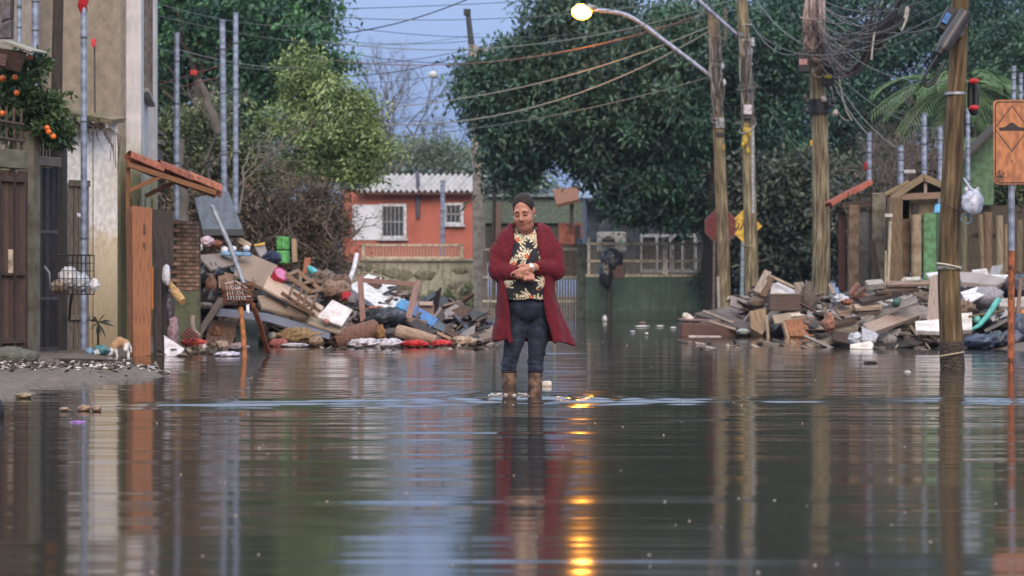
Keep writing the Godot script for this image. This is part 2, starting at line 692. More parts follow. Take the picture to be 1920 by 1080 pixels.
func camera_and_sky() -> void:
	var cam := Camera3D.new()
	cam.name = "camera"
	cam.position = Vector3(0, EYE, 0)
	cam.rotation.x = atan((HY - 540.0) / F)
	cam.fov = rad_to_deg(2.0 * atan(540.0 / F))
	cam.near = 0.1
	cam.far = 2000.0
	var at := CameraAttributesPhysical.new()
	at.frustum_focal_length = 12.0 / (540.0 / F)
	at.frustum_focus_distance = 17.2
	at.exposure_aperture = 106.7 / 17.5
	at.frustum_near = 0.1
	at.frustum_far = 2000.0
	cam.attributes = at
	add_child(cam)
	cam.current = true
	cam.fov = rad_to_deg(2.0 * atan(540.0 / F))
	var e := Environment.new()
	e.background_mode = Environment.BG_SKY
	e.tonemap_mode = Environment.TONE_MAPPER_LINEAR
	e.tonemap_exposure = 2.0
	e.fog_enabled = true
	e.fog_density = 0.00025
	e.fog_light_color = Color(0.78, 0.84, 0.92)
	var sm := ProceduralSkyMaterial.new()
	sm.sky_top_color = Color(0.9, 0.95, 1.0)
	sm.sky_horizon_color = Color(0.33, 0.415, 0.575)
	sm.sky_curve = 0.5
	sm.ground_bottom_color = Color(0.16, 0.14, 0.12)
	sm.ground_horizon_color = Color(0.3, 0.33, 0.38)
	sm.sun_angle_max = 1.0
	# a bank of evening cloud over the whole sky
	var ns := FastNoiseLite.new()
	ns.seed = 12
	ns.frequency = 0.012
	ns.fractal_octaves = 5
	var im := Image.create(1024, 512, false, Image.FORMAT_RGBA8)
	for y in 512:
		for x in 1024:
			var an := TAU * x / 1024.0
			var a := 0.5 + ns.get_noise_3d(cos(an) * 110.0, y * 3.2, sin(an) * 110.0)
			im.set_pixel(x, y, Color(0.42, 0.5, 0.64, clampf((a - 0.35) * 0.3, 0.0, 0.22)))
	sm.sky_cover = ImageTexture.create_from_image(im)
	var sky := Sky.new()
	sky.sky_material = sm
	e.sky = sky
	e.sdfgi_enabled = true
	e.ssao_enabled = true
	e.ssil_enabled = true
	var we := WorldEnvironment.new()
	we.name = "surroundings"
	we.environment = e
	add_child(we)
	var sun := DirectionalLight3D.new()
	sun.name = "daylight"
	sun.light_color = Color(1.0, 0.95, 0.9)
	sun.light_energy = 0.42
	sun.light_angular_distance = 35.0
	sun.shadow_enabled = true
	sun.rotation_degrees = Vector3(-33, 7, 0)
	add_child(sun)

func ground_and_water() -> void:
	var gm := M("mud", 106, 88, 74)
	var mb := MB.new()
	var ns := FastNoiseLite.new()
	ns.seed = 4
	ns.frequency = 0.9
	ns.fractal_octaves = 4
	mb.grid(150, 240, func(u: float, w: float) -> Vector3:
		var d := 3.0 * pow(55.0, w) - 6.0
		var x := (u - 0.5) * (22.0 + d * 0.6)
		return Vector3(x, ground_h(x, d) + 0.05 * ns.get_noise_2d(x * 1.3, d * 1.3), -d))
	setting("ground", mb, gm)
	var far := MB.new()
	far.face([Vector3(-900, -0.35, 200), Vector3(900, -0.35, 200), Vector3(900, -0.35, -1500), Vector3(-900, -0.35, -1500)], Vector3.UP, [Vector2.ZERO, Vector2(1, 0), Vector2(1, 1), Vector2(0, 1)])
	setting("terrain", far, M("mud", 90, 86, 70))
	# water: rows grow with distance; the waves are geometry
	var n1 := FastNoiseLite.new()
	n1.seed = 2
	n1.frequency = 1.0
	n1.fractal_octaves = 2
	var n2 := FastNoiseLite.new()
	n2.seed = 8
	n2.frequency = 1.0
	n2.fractal_octaves = 2
	var wp := Vector2(0.1, 17.2)
	var wave := func(x: float, d: float) -> float:
		var mid := smoothstep(9.5, 14.5, d)
		var farf := 1.0 - smoothstep(30.0, 60.0, d)
		var h := n1.get_noise_2d(x * 0.45, d * 5.0) * lerpf(0.0007, 0.0027, mid) * farf
		h += n2.get_noise_2d(x * 0.16 + 40.0, d * 1.1) * lerpf(0.0034, 0.0048, mid)
		h += n1.get_noise_2d(x * 1.2 + 9.0, d * 7.5) * 0.0009 * mid * (1.0 - smoothstep(22.0, 30.0, d))
		var dd := d - 16.35 - 0.3 * sin(x * 0.5 + 0.6) - 0.25 * n2.get_noise_2d(x * 0.4, 5.0)
		h += exp(-dd * dd / 0.55) * cos(TAU * dd / 0.42) * 0.009 * (0.65 + 0.6 * n1.get_noise_2d(x * 0.8, 3.0)) * smoothstep(-3.4, -2.2, x)
		var d2 := d - 13.9 - 0.25 * sin(x * 0.7 + 2.0)
		h += exp(-d2 * d2 / 0.1) * cos(TAU * d2 / 0.45) * 0.0016 * smoothstep(0.2, 0.5, n1.get_noise_2d(x * 0.5, 30.0) + 0.4)
		var r := Vector2(x, d).distance_to(wp)
		h += 0.007 * exp(-r * 1.3) * cos(TAU * r / 0.24) * smoothstep(0.05, 0.25, r)
		return h
	var nu := 300
	var nv := 1050
	var w := MB.new()
	for j in nv + 1:
		var d := 5.0 * pow(16.4, float(j) / nv)
		var half := 2.5 + d * 0.28
		for i in nu + 1:
			var x := (float(i) / nu * 2.0 - 1.0) * half
			w.v.append(Vector3(x, wave.call(x, d), -d))
	w.n.resize(w.v.size())
	w.t.resize(w.v.size())
	for j in nv + 1:
		for i in nu + 1:
			var q := j * (nu + 1) + i
			var a := w.v[q + 1] if i < nu else w.v[q]
			var b := w.v[q - 1] if i > 0 else w.v[q]
			var c := w.v[q + nu + 1] if j < nv else w.v[q]
			var e := w.v[q - nu - 1] if j > 0 else w.v[q]
			w.n[q] = (a - b).cross(c - e).normalized()
			w.t[q] = Vector2(w.v[q].x, -w.v[q].z)
			if i < nu and j < nv:
				for k in [q, q + nu + 1, q + nu + 2, q, q + nu + 2, q + 1]:
					w.ix.append(k)
	var m := StandardMaterial3D.new()
	m.resource_name = "flood_water"
	m.albedo_color = c8(50, 43, 36)
	m.roughness = 0.08
	m.metallic_specular = 0.56
	var o := setting("water", w, m)
	var rest := MB.new()
	rest.face([Vector3(-60, -0.03, 20), Vector3(60, -0.03, 20), Vector3(60, -0.03, -79), Vector3(-60, -0.03, -79)], Vector3.UP, [Vector2.ZERO, Vector2(1, 0), Vector2(1, 1), Vector2(0, 1)])
	setting("water", rest, m)

# ---------------------------------------------------------------- the houses on the left
func stain_tex(key: String, top: Color, low: Color, mud: Color, line: float, streak: float, seed: int, tall := 1.0) -> ImageTexture:
	# u across, v up (0 at the foot): clean above, a flood line with run-off below it
	if tex.has(key):
		return tex[key]
	var ns := FastNoiseLite.new()
	ns.seed = seed
	ns.frequency = 0.02
	ns.fractal_octaves = 4
	var im := Image.create(256, 256, false, Image.FORMAT_RGB8)
	for y in 256:
		var v := 1.0 - y / 255.0
		for x in 256:
			var a := ns.get_noise_2d(x * 1.5, y * 1.3 * tall)
			var s := ns.get_noise_2d(x * 5.0 + 300.0, y * 0.5 * tall)
			var f := ns.get_noise_2d(x * 6.0, y * 6.0 * tall + 500.0)
			var c := top.lerp(low, smoothstep(line + 0.05, line - 0.05, v + a * 0.05))
			c = c.lerp(mud, clampf(smoothstep(line, 0.0, v) * 0.75 + s * streak + a * 0.25, 0.0, 1.0) * smoothstep(line + 0.03, line - 0.02, v + a * 0.04))
			c = c.lerp(mud, clampf(s - 0.12, 0.0, 1.0) * streak * 1.2)
			im.set_pixel(x, y, c * (0.97 + 0.13 * a + 0.1 * f))
	tex[key] = ImageTexture.create_from_image(im)
	return tex[key]

func stained(key: String, size: Vector2, top: Color, low: Color, mud: Color, line: float, streak: float, seed: int) -> StandardMaterial3D:
	var m := StandardMaterial3D.new()
	m.resource_name = key
	m.albedo_texture = stain_tex(key, top, low, mud, line, streak, seed, size.y / maxf(size.x, 0.1))
	m.uv1_scale = Vector3(1.0 / size.x, -1.0 / size.y, 1)
	m.roughness = 0.9
	m.heightmap_enabled = true
	m.heightmap_texture = noise_tex("fine", 5, 0.06, 4, [0.2, gy(0.0), 0.8, gy(1.0)])
	m.heightmap_scale = 0.25
	return m

# a plain wall slab whose front shows uv in metres from its lower left corner
func slab(a: Vector3, b: Vector3, h0: float, h1: float, th: float) -> MB:
	var mb := MB.new()
	var x := Vector3(b.x - a.x, 0, b.z - a.z)
	var l := x.length()
	var nn := Vector3.UP.cross(x).normalized()
	if nn.z < 0.0 and absf(nn.z) > 0.2:
		nn = -nn
	var p := func(s: float, h: float, o: float) -> Vector3:
		return Vector3(a.x, h, a.z) + x * s + nn * o
	var hh := h1 - h0
	for s in [1.0, -1.0]:
		var o: float = th * 0.5 * s
		mb.face([p.call(0, h0, o), p.call(1, h0, o), p.call(1, h1, o), p.call(0, h1, o)], nn * s, [Vector2(0, 0), Vector2(l, 0), Vector2(l, hh), Vector2(0, hh)])
	for e in 2:
		var dir := x.normalized() * (1.0 if e else -1.0)
		mb.face([p.call(e, h0, -th * 0.5), p.call(e, h0, th * 0.5), p.call(e, h1, th * 0.5), p.call(e, h1, -th * 0.5)], dir, [Vector2(0, 0), Vector2(th, 0), Vector2(th, hh), Vector2(0, hh)])
		var y := h1 if e else h0
		mb.face([p.call(0, y, -th * 0.5), p.call(1, y, -th * 0.5), p.call(1, y, th * 0.5), p.call(0, y, th * 0.5)], Vector3.UP if e else Vector3.DOWN, [Vector2(0, hh), Vector2(l, hh), Vector2(l, hh * 0.98), Vector2(0, hh * 0.98)])
	return mb

func tile(a: Vector3, b: Vector3, w: float, up: Vector3) -> MB:
	# a terracotta half-barrel from a (upper end) to b
	var mb := MB.new()
	var x := (b - a).normalized()
	var z := x.cross(up).normalized()
	var y := z.cross(x)
	for s in [1.0, 0.86]:
		mb.grid(6, 1, func(u: float, k: float) -> Vector3:
			var an := PI * u
			var r: float = w * 0.5 * s * (1.0 - 0.12 * (1.0 - k))
			return a.lerp(b, k) + z * cos(an) * r + y * (sin(an) * r))
	var r0 := w * 0.5
	for i in 6:
		var q: Array = []
		for e in [[i, 1.0], [i + 1, 1.0], [i + 1, 0.86], [i, 0.86]]:
			var an: float = PI * e[0] / 6.0
			q.append(b + z * cos(an) * r0 * e[1] + y * sin(an) * r0 * e[1])
		mb.face(q, x, [Vector2.ZERO, Vector2(0.02, 0), Vector2(0.02, 0.02), Vector2(0, 0.02)])
	return mb

func pole_metal(called: String, px: float, top: float, low: float, d: float, wpx: float, label: String, category := "post", group := "", lean := 0.0) -> void:
	var a := P(px, low, d)
	var b := P(px + lean, top, d)
	var t := base(called, label, category, a, group)
	part("pipe", MB.new().tube([a, b], wpx / F * d * 0.5, 10), M("metal", 158, 168, 190), t)
	part("cap", MB.new().tube([b, b + Vector3(0, 0.03, 0)], wpx / F * d * 0.56, 10), M("metal", 140, 150, 170), t)
	for k in [0.3, 0.62, 0.85]:
		var c := a.lerp(b, k)
		part("clamp", MB.new().tube([c, c + Vector3(0, 0.025, 0)], wpx / F * d * 0.55, 10), M("metal", 96, 100, 108), t)

func left_houses() -> void:
	# --- brown double gate at the very left
	var a := G(-48, 26.1)
	var b := G(46, 26.8)
	var t := base("iron_gate", "reddish brown boarded gate at the far left, beside the black metal gate", "gate", a)
	var n := 9
	for i in n:
		var p := a.lerp(b, (i + 0.04) / n)
		var q := a.lerp(b, (i + 0.94) / n)
		part("plank", upright(MB.new(), p, q, 0.06, H(318, 26.4) - 0.02 * float(i % 3 == 1), 0.03), M("wood", [98, 92, 104][i % 3], [68, 62, 74][i % 3], [58, 54, 62][i % 3]), t)
	for py in [512.0, 640.0, 335.0]:
		var h := H(py, 26.4)
		part("rail", upright(MB.new(), a + Vector3(0.03, 0, 0.03), b + Vector3(0.03, 0, 0.03), h - 0.025, h + 0.025, 0.03, 0.004, 0), M("rust", 84, 62, 52), t)
	var hp := P(13, 490, 25.9)
	part("handle", MB.new().box(hp + Vector3(0.05, 0, 0.06), Vector3(0.05, 0.24, 0.03)), M("metal", 180, 160, 140), t)
	for px in [-6.0, 21.0, 44.0]:
		var u: float = (px + 48.0) / 94.0
		var c := a.lerp(b, u) + Vector3(0.04, 0, 0.04)
		part("strip", MB.new().tube([Vector3(c.x, 0.06, c.z), Vector3(c.x, H(318, 26.4), c.z)], 0.012, 6), M("rust", 60, 46, 42), t)
	# lintel and lattice over it
	t = base("garden_wall", "mossy concrete lintel with brown lattice bars above the brown gate", "wall", G(0, 27))
	part("beam", upright(MB.new(), G(-50, 26.1), G(44, 26.8), H(318, 26.4) + 0.02, H(279, 26.4), 0.14, 0.01, 0), M("plaster", 112, 112, 92), t)
	for i in 7:
		var p := G(-44.0 + i * 14.0, 25.9 + i * 0.2)
		part("bar", MB.new().tube([Vector3(p.x, H(279, 26.4), p.z), Vector3(p.x, H(196, 26.4), p.z)], 0.016, 6), M("rust", 104, 80, 64), t)
	for py in [258.0, 226.0]:
		part("rail", MB.new().tube([Vector3(G(-48, 25.8).x, H(py, 26.4), -25.8), Vector3(G(44, 27.1).x, H(py, 26.4), -27.1)], 0.018, 6), M("rust", 104, 80, 64), t)
	# post between the gates
	t = base("gate_post", "grey concrete post between the brown gate and the black gate", "post", G(52, 27.5))
	part("shaft", upright(MB.new(), G(46, 27.4), G(60, 27.6), -0.1, H(246, 27.4), 0.2, 0.012), M("plaster", 116, 110, 94), t)
	part("hinge", MB.new().box(P(50, 388, 27.25), Vector3(0.05, 0.07, 0.05)), M("metal", 90, 86, 84), t)
	part("hinge", MB.new().box(P(50, 580, 27.25), Vector3(0.05, 0.07, 0.05)), M("metal", 90, 86, 84), t)
	# --- black gate
	a = G(60, 28.0)
	b = G(108, 28.5)
	t = base("metal_gate", "black metal gate with a row of upright bars over it", "gate", a)
	for i in 4:
		var p := a.lerp(b, (i + 0.05) / 4)
		var q := a.lerp(b, (i + 0.95) / 4)
		part("panel", upright(MB.new(), p, q, 0.02, H(312, 28), 0.025), M("metal", [70, 62, 78, 58][i], [66, 58, 72, 54][i], [70, 62, 74, 58][i]), t)
		part("stile", MB.new().tube([Vector3(q.x, 0.02, q.z + 0.03), Vector3(q.x, H(312, 28), q.z + 0.03)], 0.017, 6), M("metal", 48, 44, 46), t)
	for py in [434.0, 560.0, 655.0]:
		part("rail", upright(MB.new(), a + Vector3(0, 0, 0.03), b + Vector3(0, 0, 0.03), H(py, 28) - 0.02, H(py, 28) + 0.02, 0.03, 0.004, 0), M("metal", 92, 88, 92), t)
	part("lintel", upright(MB.new(), a + Vector3(0, 0, 0.02), b + Vector3(0, 0, 0.02), H(312, 28) + 0.01, H(292, 28), 0.12, 0.01, 0), M("plaster", 128, 114, 104), t)
	for i in 9:
		var p := a.lerp(b, i / 8.0)
		part("bar", MB.new().tube([Vector3(p.x, H(292, 28), p.z), Vector3(p.x, H(240, 28), p.z)], 0.014, 6), M("metal", 52, 46, 44), t)
	part("latch", MB.new().tube([P(84, 500, 27.9), P(93, 512, 27.8), P(95, 545, 27.8)], 0.012, 6), M("metal", 130, 130, 134), t)
	t = base("gate_post", "dark narrow post at the street end of the black gate", "post", G(112, 29))
	part("shaft", upright(MB.new(), G(108, 28.9), G(117, 29.1), -0.1, H(250, 28.9), 0.12, 0.01), M("wood", 66, 56, 50), t)
	# --- white garage wall with flood marks
	a = G(114, 29.9)
	b = G(213, 30.4)
	var top := H(222, 30.2)
	t = base("garage_wall", "white rendered wall with brown flood stains under a mossy ledge", "wall", a)
	part("wall", slab(a, b, -0.3, top, 0.16), stained("white_wall", Vector2(a.distance_to(b), top + 0.3), c8(246, 240, 238), c8(224, 204, 176), c8(150, 126, 90), 0.56, 0.1, 5), t)
	for px in [176.0, 120.0]:
		var u: float = (px - 114.0) / 99.0
		var c := a.lerp(b, u) + Vector3(0.0, 0, 0.1)
		part("crack_strip", MB.new().box(Vector3(c.x, 1.25, c.z), Vector3(0.018, 2.6, 0.02)), M("plaster", 120, 96, 70), t)
	t = base("mossy_ledge", "sagging mossy roof ledge with straw hanging from it", "roof", P(155, 240, 29.9))
	var lg := MB.new()
	for i in 5:
		lg = MB.new()
		var p := P(100 + i * 22, 212 + i * 3, 29.6)
		var q := P(121 + i * 22, 215 + i * 3.4, 29.75)
		lg.panel([p, q, q + Vector3(0.02, 0.08, -0.9), p + Vector3(0.02, 0.08, -0.9)], 0.06)
		part("slab", lg, M("stone", [134, 120, 140, 126, 150][i], [122, 112, 124, 116, 134][i], [92, 88, 86, 84, 110][i]), t)
	var st := MB.new()
	var rg := RandomNumberGenerator.new()
	rg.seed = 31
	for i in 46:
		var p := P(rg.randf_range(108, 204), rg.randf_range(226, 240), rg.randf_range(29.6, 29.8))
		var q := p + Vector3(rg.randf_range(-0.02, 0.14), rg.randf_range(-0.22, 0.02), rg.randf_range(-0.05, 0.1))
		st.tube([p, p.lerp(q, 0.5) + Vector3(0.02, 0.015, 0), q], 0.006, 4, false)
	for i in 9:
		var p := P(190 + i * 2, 240, 29.6)
		st.tube([p, p + Vector3(0.05 + 0.01 * i, -0.1, 0.02), p + Vector3(0.07 + rg.randf() * 0.08, -rg.randf_range(0.2, 0.5), 0.03)], 0.005, 4, false)
	part("straw", st, M("wood", 96, 78, 64), t, "stuff")
	part("ledge_underside", MB.new().box(P(150, 236, 29.85), Vector3(0.56, 0.05, 0.25)), M("wood", 66, 52, 46), t)
	# grey boarded shutter in the white wall
	a = G(127, 29.7)
	b = G(166, 29.9)
	t = base("boarded_gate", "grey brown boarded shutter set in the stained white wall", "gate", a)
	for i in 4:
		part("plank", upright(MB.new(), a.lerp(b, (i + 0.04) / 4.0), a.lerp(b, (i + 0.95) / 4.0), 0.0, H(344 + (i % 2) * 4, 29.8), 0.03), M("oldwood", [150, 138, 158, 144][i], [128, 118, 136, 122][i], [108, 98, 116, 104][i]), t)
	part("rail", upright(MB.new(), a + Vector3(0.02, 0, 0.03), b + Vector3(0.02, 0, 0.03), H(350, 29.8), H(338, 29.8), 0.03, 0.004, 0), M("oldwood", 128, 112, 92), t)
	part("rail", upright(MB.new(), a + Vector3(0.02, 0, 0.03), b + Vector3(0.02, 0, 0.03), H(600, 29.8), H(590, 29.8), 0.03, 0.004, 0), M("oldwood", 150, 130, 112), t)
	thing("paper_scrap", MB.new().panel(Q([144, 399, 29.6, 152, 401, 29.6, 151, 408, 29.58, 145, 405, 29.58]), 0.004), M("cloth", 226, 214, 224), "white paper scrap stuck high on the boarded shutter", "paper")
	t = base("corner_house", "grey beige house wall filling the top left corner behind the orange tree", "house", G(0, 31))
	part("wall", slab(G(-150, 30.4), G(66, 31.6), -0.3, 6.4, 0.16), stained("corner_wall", Vector2(1.4, 6.7), c8(150, 140, 132), c8(128, 120, 100), c8(92, 86, 66), 0.4, 0.2, 17), t)
	part("ledge", MB.new().box(P(20, 120, 30.3), Vector3(0.5, 0.08, 0.2)), M("plaster", 130, 122, 112), t)
	# --- tall building: one side towards the camera, its street front in view edge on
	a = G(62, 32.4)
	b = G(233, 32.0)
	top = 6.6
	t = base("tall_house", "tall beige rendered house with a pale grey street front and moss below", "house", b)
	part("side_wall", slab(a, b, -0.3, top, 0.2), stained("beige_wall", Vector2(a.distance_to(b), top + 0.3), c8(148, 135, 121), c8(122, 118, 92), c8(96, 94, 68), 0.4, 0.06, 15), t)
	var c0 := b + Vector3(0.02, 0, -0.05)
	var c1 := G(273, 39.0)
	part("front_wall", slab(c0, c1, -0.3, top, 0.2), stained("grey_front", Vector2(c0.distance_to(c1), top + 0.3), c8(200, 196, 198), c8(140, 138, 112), c8(104, 102, 76), 0.4, 0.12, 16), t)
	var dir := (c1 - c0).normalized()
	var out := dir.cross(Vector3.UP) * -1.0
	if out.x < 0.0:
		out = -out
	for e in [[0.0, 0.14], [0.86, 1.0]]:
		var p := c0.lerp(c1, e[0]) + out * 0.14
		var q := c0.lerp(c1, e[1]) + out * 0.14
		part("pilaster", slab(p, q, -0.3, top, 0.08), stained("grey_front", Vector2(c0.distance_to(c1), top + 0.3), Color.WHITE, Color.WHITE, Color.WHITE, 0, 0, 0), t)
	var wn := part("window", upright(MB.new(), c0.lerp(c1, 0.34) + out * 0.1, c0.lerp(c1, 0.66) + out * 0.1, H(168, 34.5), 5.6, 0.06), M("wood", 70, 58, 54), t)
	for k in [0.34, 0.5, 0.66]:
		var p := c0.lerp(c1, k) + out * 0.15
		part("frame", MB.new().box(Vector3(p.x, (H(168, 34.5) + 5.6) * 0.5, p.z), Vector3(0.06, 5.6 - H(168, 34.5), 0.06)), M("paint", 128, 116, 112), wn)
	part("sill", upright(MB.new(), c0.lerp(c1, 0.3) + out * 0.16, c0.lerp(c1, 0.7) + out * 0.16, H(176, 34.5), H(169, 34.5), 0.1), M("plaster", 176, 172, 170), t)
	part("vent_pipe", MB.new().tube([P(178, 224, 31.7), P(177, 84, 31.7)], 0.012, 6), M("wire", 80, 70, 64), t)
	thing("warning_tag", MB.new().box(P(175.5, 80, 31.6), Vector3(0.055, 0.1, 0.02)), M("plastic", 214, 52, 66), "small red tag on a thin rod against the beige wall", "tag")
	thing("red_ribbon", MB.new().blob(P(155, 6, 29.0), Vector3(0.05, 0.09, 0.04), 8, 0.5, 1.5, 10, 7), M("cloth", 190, 24, 40), "red ribbon tied near the top of the left grey steel post", "ribbon")
	# a hut with a dark roof behind the tall house
	t = base("hut", "low dark roofed outbuilding just right of the tall house", "hut", G(290, 44))
	part("wall", MB.new().box(P(285, 300, 44), Vector3(0.3, 0.36, 0.6)), M("oldwood", 92, 78, 72), t)
	part("roof", MB.new().box(P(285, 268, 44), Vector3(0.38, 0.08, 0.7)), M("stone", 128, 118, 108), t)
	part("rail", MB.new().box(P(285, 250, 44), Vector3(0.34, 0.05, 0.7)), M("oldwood", 104, 92, 84), t)
	# posts and pipes in front of the beige wall
	pole_metal("steel_post", 157, -30, 655, 29.0, 12, "pale blue grey steel post rising past the mossy ledge by the white wall")
	pole_metal("drain_pipe", 66, -30, 205, 28.4, 13, "pale pipe at the far left, right beside the dark wooden pole", "pipe")
	pole_metal("drain_pipe", 36, -30, 90, 27.6, 8, "thin pale pipe at the top left corner above the small awning", "pipe")
	thing("wooden_pole", MB.new().tube([P(105, 300, 28.8), P(107, 100, 28.8), P(110, -40, 28.8)], [0.066, 0.062, 0.058], 10), M("oldwood", 74, 60, 52), "dark weathered wooden pole behind the orange tree", "pole")
	t = base("meter_box", "dark meter cabinet on the wall in the top left corner", "box", P(15, 60, 28.4))
	part("cabinet", MB.new().box(P(10, 30, 28.4), Vector3(0.16, 0.5, 0.16)), M("metal", 104, 96, 100), t)
	part("cable", MB.new().tube([P(3, 40, 28.2), P(10, 36, 28.2), P(22, 34, 28.25), P(24, -20, 28.25)], 0.02, 6), M("wire", 34, 32, 36), t)
	# small awning
	t = base("small_awning", "small corrugated awning with a brown board under it in the top left", "awning", P(28, 110, 27))
	for i in 14:
		var p := P(-8 + i * 5, 74 + i * 1.6, 26.6)
		part("rib", MB.new().tube([p + Vector3(0, 0.06, -0.9), p], 0.014, 6), M("plaster", 170, 166, 156), t)
	part("fascia", MB.new().panel(Q([-12, 90, 26.7, 50, 100, 26.7, 38, 133, 26.8, -12, 122, 26.8]), 0.05), M("oldwood", 96, 66, 56), t)
	part("board", MB.new().panel(Q([-12, 96, 26.62, 14, 102, 26.62, 10, 124, 26.64, -12, 120, 26.64]), 0.02), M("oldwood", 122, 86, 76), t)
	part("edge", MB.new().board(P(-12, 72, 26.62), P(60, 97, 26.62), 0.02, 0.03), M("metal", 60, 56, 54), t)
	# orange tree over the gates
	t = base("orange_tree", "orange tree with ripe fruit leaning over the gates at the left", "tree", G(30, 28))
	var tr := MB.new()
	limb(tr, P(20, 560, 28.3), P(24, 250, 28.0), 0.05, 0.03, 2, 0.03)
	part("trunk", tr, M("oldwood", 78, 66, 56), t)
	for e in [[24, 250, 60, 165, 4], [24, 250, 100, 235, 5], [24, 260, 5, 150, 6], [60, 165, 85, 100, 7], [100, 235, 128, 262, 8]]:
		var lm := MB.new()
		limb(lm, P(e[0], e[1], 28), P(e[2], e[3], 27.5), 0.022, 0.008, e[4], 0.1, 6, 5)
		part("branch", lm, M("oldwood", 84, 72, 62), t)
	var lc := leaf_cluster(3, 6, 0.075, 0.034, 0.05)
	var lumps := []
	for e in [[10, 170, 40, 190], [45, 165, 45, 240], [70, 200, 36, 190], [40, 215, 45, 170], [90, 235, 36, 210], [112, 255, 22, 110], [20, 120, 38, 110], [70, 130, 26, 46], [15, 240, 30, 90]]:
		lumps.append([P(e[0], e[1], 27.6), Vector3(e[2], e[2] * 0.72, e[2]) / F * 27.6 * Vector3(1, 1, 1.4), e[3]])
	foliage("leaves", t, lumps, lc, lin(0.02, 0.045, 0.018), lin(0.085, 0.14, 0.05), 5, 0.1, 10)
	for e in [[5, 147], [28, 145], [31, 174], [57, 107], [88, 240], [100, 256], [4, 212], [91, 247]]:
		part("orange", MB.new().blob(P(e[0], e[1], 27.05), Vector3.ONE * (0.026 + 0.004 * (int(e[0]) % 3)), 2, 0.04, 1.0, 12, 8), M("plastic", 240, 112, 30), t)
	# --- wire basket of rubbish bags on the wall
	t = base("wire_basket", "black wire bin basket on a bracket holding white rubbish bags", "basket", P(132, 552, 27.2))
	var blk := M("metal", 40, 34, 34)
	var x0 := P(95, 552, 27.0)
	var w := 73.0 / F * 27.0
	var hgt := 74.0 / F * 27.0
	for i in 10:
		var x := x0.x + w * i / 9.0
		for z in [x0.z, x0.z - 0.3]:
			part("wire", MB.new().tube([Vector3(x, x0.y, z), Vector3(x, x0.y + hgt, z)], 0.0045, 5), blk, t)
	for k in 6:
		var y := x0.y + hgt * k / 5.0
		part("hoop", MB.new().tube([Vector3(x0.x, y, x0.z), Vector3(x0.x + w, y, x0.z), Vector3(x0.x + w, y, x0.z - 0.3), Vector3(x0.x, y, x0.z - 0.3), Vector3(x0.x, y, x0.z)], 0.006 if k in [0, 5] else 0.004, 5), blk, t)
	for i in 7:
		var x := x0.x + w * i / 6.0
		part("floor_bar", MB.new().tube([Vector3(x, x0.y, x0.z), Vector3(x, x0.y, x0.z - 0.3)], 0.006, 5), blk, t)
	part("bracket", MB.new().tube([P(135, 552, 27.3), P(132, 572, 28.4), P(130, 600, 29.2)], 0.016, 6), blk, t)
	thing("rubbish_bag", MB.new().blob(P(130, 522, 27.15), Vector3(0.1, 0.1, 0.11), 3, 0.3, 1.6, 22, 14), M("bag", 214, 208, 212), "white rubbish bag in the black wire basket, the larger one", "bag")
	thing("rubbish_bag", MB.new().blob(P(152, 530, 27.13), Vector3(0.075, 0.08, 0.09), 13, 0.3, 1.7, 22, 14), M("bag", 202, 206, 216), "white rubbish bag at the right end of the black wire basket", "bag")
	thing("rubbish_bag", MB.new().blob(P(112, 537, 27.12), Vector3(0.085, 0.06, 0.09), 23, 0.3, 1.6, 20, 12), M("bag", 150, 132, 112), "muddy brown bag in the left half of the black wire basket", "bag")
	thing("bag_end", MB.new().blob(P(177, 534, 26.95), Vector3(0.045, 0.05, 0.03), 6, 0.35, 1.5, 14, 10), M("bag", 208, 206, 210), "knotted white bag end poking out of the wire basket's right side", "bag")
	# young palm by the wall
	t = base("palm_plant", "small dark palm sapling at the foot of the stained wall", "plant", G(183, 28.6))
	for e in [[163, 600], [172, 592], [196, 590], [215, 612], [190, 632], [200, 636], [180, 628], [170, 618], [208, 602]]:
		var pa := P(184, 604, 28.5)
		var pb := P(e[0], e[1], 28.3 + 0.05 * (int(e[0]) % 5))
		part("frond", MB.new().panel([pa, pa.lerp(pb, 0.5) + Vector3(0.008, 0.022, 0), pb, pa.lerp(pb, 0.5) + Vector3(-0.006, -0.004, 0.02)], 0.006), M("cloth", 64, 66, 50), t)
	part("stem", MB.new().tube([G(184, 28.6), P(184, 604, 28.5)], 0.014, 6), M("oldwood", 70, 58, 44), t)
	# mossy boulder and kerb timber
	thing("kerb_stone", MB.new().blob(P(26, 672, 23.8), Vector3(0.23, 0.1, 0.25), 5, 0.16, 1.4, 20, 12), M("stone", 96, 94, 82), "dark mossy kerb stone at the far left under the brown gate", "stone")
	var kb := MB.new().board(P(106, 681, 25.2), P(243, 684, 24.6), 0.14, 0.1)
	thing("kerb_timber", kb, M("oldwood", 74, 60, 54), "long dark timber lying along the mud before the white wall", "timber")
	# --- the upright door and boards left of the pile
	t = base("wooden_door", "orange brown wooden door propped upright beside the dark boards", "door", G(265, 29))
	part("leaf", MB.new().panel(Q([247, 386, 28.9, 285, 391, 28.95, 282, 666, 28.75, 250, 669, 28.7]), 0.04), M("wood", 172, 102, 64), t)
	part("stile", MB.new().panel(Q([238, 396, 29.05, 246, 388, 29.0, 250, 668, 28.78, 245, 668, 28.85]), 0.04), M("wood", 150, 92, 62), t)
	part("edging", MB.new().board(P(286, 500, 28.85), P(286, 580, 28.82), 0.02, 0.03, Vector3(0, 0, 1)), M("wood", 208, 112, 40), t)
	for e in [[271, 430, 4, 18], [270, 462, 4, 14], [268, 474, 3, 10], [270, 600, 3, 30]]:
		part("scar", MB.new().box(P(e[0], e[1], 28.86), Vector3(e[2] / F * 29, e[3] / F * 29, 0.01)), M("oldwood", 110, 72, 50), t)
